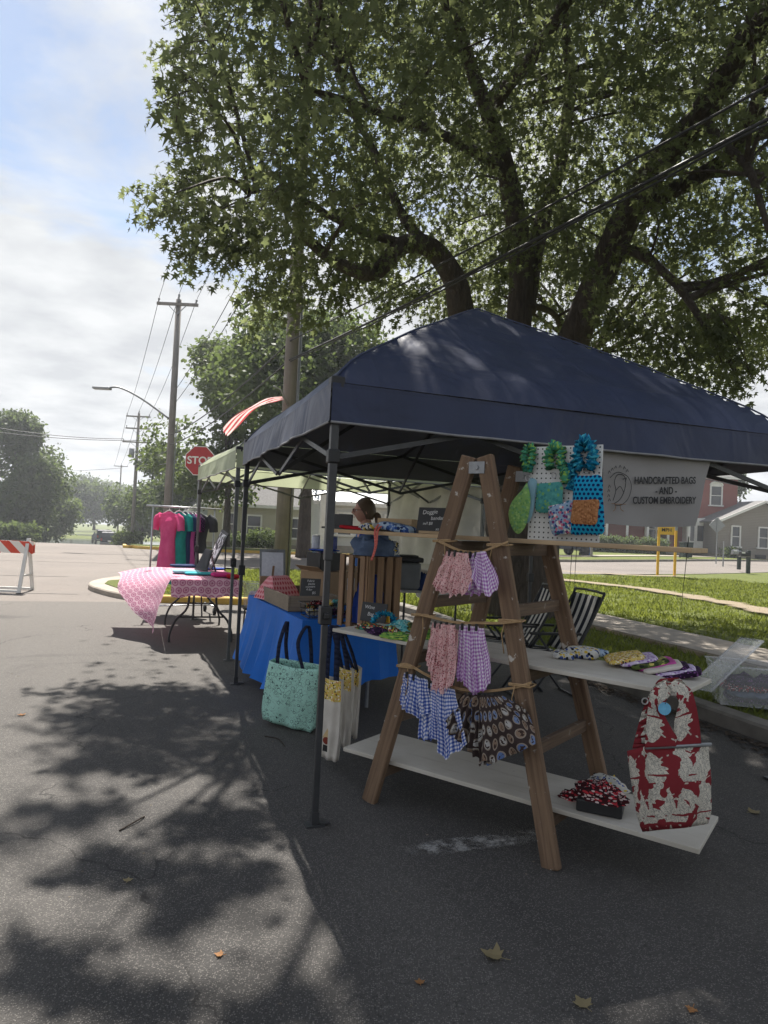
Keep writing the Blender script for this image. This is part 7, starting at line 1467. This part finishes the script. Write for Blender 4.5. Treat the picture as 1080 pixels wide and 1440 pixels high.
hm = mesh_of('head', mb, m_skin, True); ho = bpy.data.objects.new('head', hm); bm = bmesh.new(); bm.from_mesh(BODY.data); bm.from_mesh(hm); bm.to_mesh(BODY.data); bm.free(); BODY.data.polygons.foreach_set('use_smooth', [True] * len(BODY.data.polygons)); bpy.data.objects.remove(ho)
for s_ in (-1, 1): mb = MB(); mb.lathe([(.001, -.011), (.008, -.008), (.011, 0), (.008, .008), (.001, .011)], (s_ * .030, .115, 1.630), 10); P('eye', mb, M('eye_white', (.6, .58, .55, 1), (.5, .48, .46, 1), 40, .2, 0), PS, True, world=False)
mb = MB(); mb.grid(lambda a, b: Vector((.020 * math.cos(a * 6.283) * (1 - b), .1405 - .6 * (.020 * math.cos(a * 6.283)) ** 2 / .02 - .001 + .002 * (1 - b), 1.563 + .006 * math.sin(a * 6.283) * (1 - b))), 16, 3); P('lips', mb, M('lip_colour', (.40, .14, .12, 1)), PS, True, world=False)
def hairf(a, b):
    th = a * 2 * math.pi; lo = -.25 + 0.0; face = max(0, math.cos(th)); el = -.75 + (.75 + 1.45 * face ** 1.2) * 1.0 if True else 0; el = -.72 + 1.33 * face ** .8; ph = el + (math.pi / 2 - el) * b
    d = Vector((math.sin(th) * math.cos(ph), math.cos(th) * math.cos(ph), math.sin(ph))); k = 1 + .05 * noise.noise((d.x * 7, d.y * 7, d.z * 3)); return Vector((d.x * .087 * k, d.y * .108 * k + .028, d.z * .128 * k + 1.632))
mb = MB(); mb.grid(hairf, 40, 16); mb.tube(bez([(0, -.07, 1.60), (0, -.10, 1.58), (0, -.105, 1.53), (0, -.095, 1.46)], 4), [.022, .03, .032, .034, .034, .034, .033, .032, .03, .026, .02, .014, .008], 9); P('hair', mb, m_hair, PS, True, world=False)
mb = MB()
for s_ in (-1, 1):
    mb.tube([(s_ * .031 + .026 * math.cos(a), .146 - .10 * abs(s_ * .031 + .026 * math.cos(a)), 1.628 + .019 * math.sin(a)) for a in [k * .5236 for k in range(13)]], .0026, 5); mb.tube([(s_ * .057, .14, 1.634), (s_ * .078, .09, 1.634), (s_ * .080, .03, 1.630)], .0024, 5)
mb.tube([(-.008, .146, 1.632), (.008, .146, 1.632)], .0024, 5); P('glasses', mb, M('dark_red_frames', (.10, .02, .02, 1), None, 9, .3), PS, True, world=False)
V_ = []; E_ = []; pel = av(0, 0, .90, .165, .13); spn = av(0, 0, 1.14, .150, .115); chs = av(0, .005, 1.33, .165, .12); nb = av(0, 0, 1.455, .075); ch(pel, spn, chs, nb)
for s_ in (-1, 1): sh = av(s_ * .17, 0, 1.42, .073); el = av(s_ * .208, .0, 1.22, .066); e2 = av(s_ * .222, .0, 1.16, .062); ch(chs, sh, el, e2)
skin('shirt', V_, E_, 0, m_shirt, PS)
V_ = []; E_ = []; pel = av(0, 0, .96, .158, .122); ch(pel)
for s_ in (-1, 1): hp_ = av(s_ * .088, 0, .88, .106); kn = av(s_ * .10, .02, .50, .074); an = av(s_ * .10, -.01, .10, .062); ch(pel, hp_, kn, an)
skin('trousers', V_, E_, 0, m_jeans, PS)
for s_ in (-1, 1): mb = MB(); slabg(mb, (s_ * .108, .055, 0), .10, .27, .09, 0); P('shoe', mb, m_black, PS, True, world=False)

# ================================================================== BEHIND THE STALL
m_greytub = M('grey_tub_plastic', (.16, .17, .165, 1), (.12, .13, .125, 1), 9, .5, .1); wt_ = at(590, 830, 7.4); WT = T('folding_table', 'white folding table by the pale side wall', 'table', (wt_.x + .15, wt_.y + .25, 0), YAW); wz = topz(580, 828, 7.3)
mb = MB(); mb.box((0, 0, wz - .02), (.95, .6, .04)); P('tabletop', mb, m_white, WT, world=False, bevel=.008)
for x_ in (-.42, .42):
    for y_ in (-.25, .25): mb = MB(); mb.tube([(x_, y_, 0), (x_, y_, wz - .04)], .013, 8); P('leg', mb, m_pole, WT, world=False)
gb = at(566, 824, 7.25); gb.z = wz + .002; GB = T('storage_tub', 'grey storage bin with a black lid on the white folding table', 'storage tub', gb, YAW - .25); mb = MB(); mb.box((0, 0, .14), (.34, .28, .28)); P('bin', mb, m_greytub, GB, world=False, bevel=.02); mb = MB(); mb.box((0, 0, .31), (.38, .32, .05)); P('lid', mb, m_black, GB, world=False, bevel=.012); mb = MB(); mb.box((0, 0, .345), (.28, .24, .02)); P('lid_panel', mb, m_black, GB, world=False, bevel=.006)
q = at(594, 822, 7.2); q.z = wz + .002; lump(q, .10, .09, .18, m_navyc, 'navy jacket heaped beside the grey storage bin', 'jacket', 'jacket', 61)
q = at(616, 826, 7.3); q.z = wz + .002; lump(q, .12, .1, .12, m_paleblue, 'pale cloth lying beside the navy jacket', 'cloth', 'cloth_pile', 62)
# striped folding chairs
m_web = stripes('striped_webbing', [lin(66, 68, 78), lin(232, 230, 226)], 9, 0, .4)
def chair(loc, rz, label):
    o = T('folding_chair', label, 'folding chair', loc, rz, 'striped folding chairs')                # sits facing local -x; width along y
    W_ = .27; sb = Vector((.20, 0, .40)); rec = Vector((.27, 0, .58)); ft = Vector((-.22, 0, .44))
    for s_ in (-1, 1):
        y_ = Vector((0, s_ * W_, 0))
        mb = MB(); mb.tube([ft + y_, sb + y_], .011, 7); P('seat_rail', mb, m_pole, o, True, world=False)
        mb = MB(); mb.tube([Vector((-.24, 0, .012)) + y_, Vector((.16, 0, .56)) + y_], .011, 7); P('leg', mb, m_pole, o, True, world=False)
        mb = MB(); mb.tube([Vector((.34, 0, .012)) + y_ * .92, Vector((-.14, 0, .60)) + y_ * .92], .011, 7); P('leg', mb, m_pole, o, True, world=False)
        mb = MB(); mb.bar(Vector((-.22, 0, .615)) + y_, Vector((.26, 0, .615)) + y_, .045, .022); P('armrest', mb, m_black, o, world=False, bevel=.006)
    for x_ in (-.24, .34): mb = MB(); mb.tube([(x_, -W_, .014), (x_, W_, .014)], .010, 7); P('crossbar', mb, m_pole, o, True, world=False)
    top = sb + rec; mb = MB(); mb.tube(bez([sb + Vector((0, -W_, 0)), top + Vector((-.02, -W_, -.06)), top + Vector((0, -W_ + .05, 0)), top + Vector((0, W_ - .05, 0)), top + Vector((-.02, W_, -.06)), sb + Vector((0, W_, 0))], 5), .012, 8); P('back_frame', mb, m_pole, o, True, world=False)
    mb = MB(); mb.grid(lambda a, b: sb.lerp(top, .04 + .90 * b) + Vector((0, (-W_ + .018) + (2 * W_ - .036) * a, 0)) + Vector((.020 * math.sin(math.pi * b), 0, -.012 * math.sin(math.pi * b))), 10, 12, .5, .6); P('backrest', mb, m_web, o, True, world=False, sol=.003)
    mb = MB(); mb.grid(lambda a, b: ft.lerp(sb, b) + Vector((0, (-W_ + .018) + (2 * W_ - .036) * a, -.02 * math.sin(math.pi * b))), 10, 10, .5, .45); P('seat', mb, m_web, o, True, world=False, sol=.003); return o
def gat2(px, Y): p = at(px, 750, Y); p.z = 0; return p
CHR = chair(gat2(766, 6.35), R(12), 'striped folding chair on the right, nearer the grass'); dup(CHR, gat2(712, 6.75), R(4), 'striped folding chair on the left, partly behind the ladder rail')
# clear tub and its lid on the grass edge
tb_ = gp(1052, 992, .13); tb_.z = .13; tub(tb_ + Vector((.06, .10, 0)), .62, .44, .33, R(-14), 'clear storage tub of folded fabrics on the grass at the right edge', fill=[m_plum, m_denim, m_redwht, m_plum], fillh=.62)
la_, lb_, lc_, ld_ = at(967, 966, 5.55), at(1000, 972, 5.25), at(1073, 902, 5.6), at(1042, 897, 5.95); la_.z = max(.13, la_.z); mb = MB(); n_ = (lb_ - la_).cross(ld_ - la_).normalized()
mb.grid(lambda a, b: la_.lerp(lb_, a).lerp(ld_.lerp(lc_, a), b) + n_ * .012 * (1 if .06 < a < .94 and .05 < b < .95 else 0), 16, 16); mb.tube([la_, lb_, lc_, ld_, la_], .010, 6); S('tub_lid', mb, m_clear, 'clear tub lid leaning against the left of the storage tub', 'tub lid', None, True, sol=.003)
# thin guy lines
for a, b, lb in ((at(805, 765, 6.9), gp(800, 834, .12), 'thin dark guy line running down behind the pegboard goods'), (at(811, 768, 7.1), gp(807, 832, .12), 'second thin guy line beside the first'), (at(967, 770, 6.3), gp(957, 862, .12), 'thin guy line staked into the lawn right of the banner')):
    a2 = a + (a - b).normalized() * .55; mb = MB(); mb.tube([a2, b], .004, 5); S('guy_line', mb, m_wire, lb, 'guy line', 'guy lines of the canopy', True)
# yellow edged parking block seen below the boards
# ---- fallen leaves and twigs on the asphalt
m_dry = leafmat('dry_leaf', (.22, .18, .10, 1), (.34, .30, .20, 1), .2); m_drybr = leafmat('brown_leaf', (.24, .12, .05, 1), (.32, .18, .08, 1), .15)
TEMPL_FALLEN = [(0, 0), (.17, .08), (.42, .05), (.36, .20), (.46, .26), (.60, .46), (.42, .46), (.30, .50), (.28, .66), (.16, .70), (.10, .86), (0, 1.0), (-.10, .86), (-.16, .70), (-.28, .66), (-.30, .50), (-.42, .46), (-.60, .46), (-.46, .26), (-.36, .20), (-.42, .05), (-.17, .08)]
def fallen(px, py, size, rz, mat_, label, curl=.3):
    p = gp(px, py, .008); mb = MB(); m = Matrix.Rotation(rz, 3, 'Z'); pts = [Vector(((x), (y - .5), 0)) for x, y in TEMPL_FALLEN]; ring = [p + m @ (q * size) + Vector((0, 0, size * curl * (q.x ** 2 * 1.6 + (q.y + .1) ** 2 * .7))) for q in pts]; c = p + Vector((0, 0, .002)); i = len(mb.v); mb.v += ring + [c]
    for k in range(len(ring)): mb.face((i + k, i + (k + 1) % len(ring), i + len(ring)))
    mb.tube([ring[0], ring[0] + m @ Vector((0, -.4 * size, 0)) + Vector((0, 0, .004))], .0012, 4); return S('fallen_leaf', mb, mat_, label, 'leaf', 'fallen leaves on the asphalt', False)
fallen(690, 1343, .080, R(60), m_dry, 'pale curled leaf in the middle foreground', .5); fallen(817, 1409, .06, R(20), m_dry, 'flat pale leaf near the bottom right'); fallen(307, 1342, .032, R(80), m_drybr, 'tiny orange brown leaf in the sunlit patch'); fallen(972, 1421, .035, R(140), m_drybr, 'tiny brown leaf at the bottom right'); fallen(180, 1237, .035, R(10), m_dry, 'tiny pale leaf on the left foreground'); fallen(1062, 1142, .07, R(-70), m_dry, 'pale leaf on the asphalt right of the red tote'); fallen(30, 1005, .05, R(40), m_drybr, 'small brown leaf at the left edge')
fallen(945, 1116, .06, R(20), m_dry, 'pale leaf behind the red tote'); fallen(590, 1440 - 60, .03, R(5), m_drybr, 'tiny brown speck of leaf at the bottom centre')
for a, b, lb in ((( 168, 1168), (203, 1148), 'short bent twig on the left foreground'), ((372, 1035), (400, 1049), 'thin curved twig below the mint tote')):
    p, q = gp(*a, .008), gp(*b, .008); mb = MB(); mb.tube(bez([p, p.lerp(q, .5) + Vector((.02, .03, .006)), q], 5), .004, 5); S('twig', mb, m_bark, lb, 'twig', 'twigs on the asphalt', True)

# ================================================================== HAZE
mb = MB(); mb.box((0, 187, 7), (640, 500, 27)); HZ = P('haze', mb, [], None); HZ['kind'] = 'stuff'; HZ['label'] = 'thin bright summer haze'
hm_ = bpy.data.materials.new('haze_air'); hm_.use_nodes = True; ht = hm_.node_tree; ht.nodes.clear(); ho_ = ht.nodes.new('ShaderNodeOutputMaterial'); hv = ht.nodes.new('ShaderNodeVolumePrincipled'); hv.inputs['Color'].default_value = (.90, .94, 1, 1); hv.inputs['Density'].default_value = .0010; hv.inputs['Anisotropy'].default_value = .35; ht.links.new(hv.outputs[0], ho_.inputs['Volume']); HZ.data.materials.append(hm_); HZ.visible_shadow = True
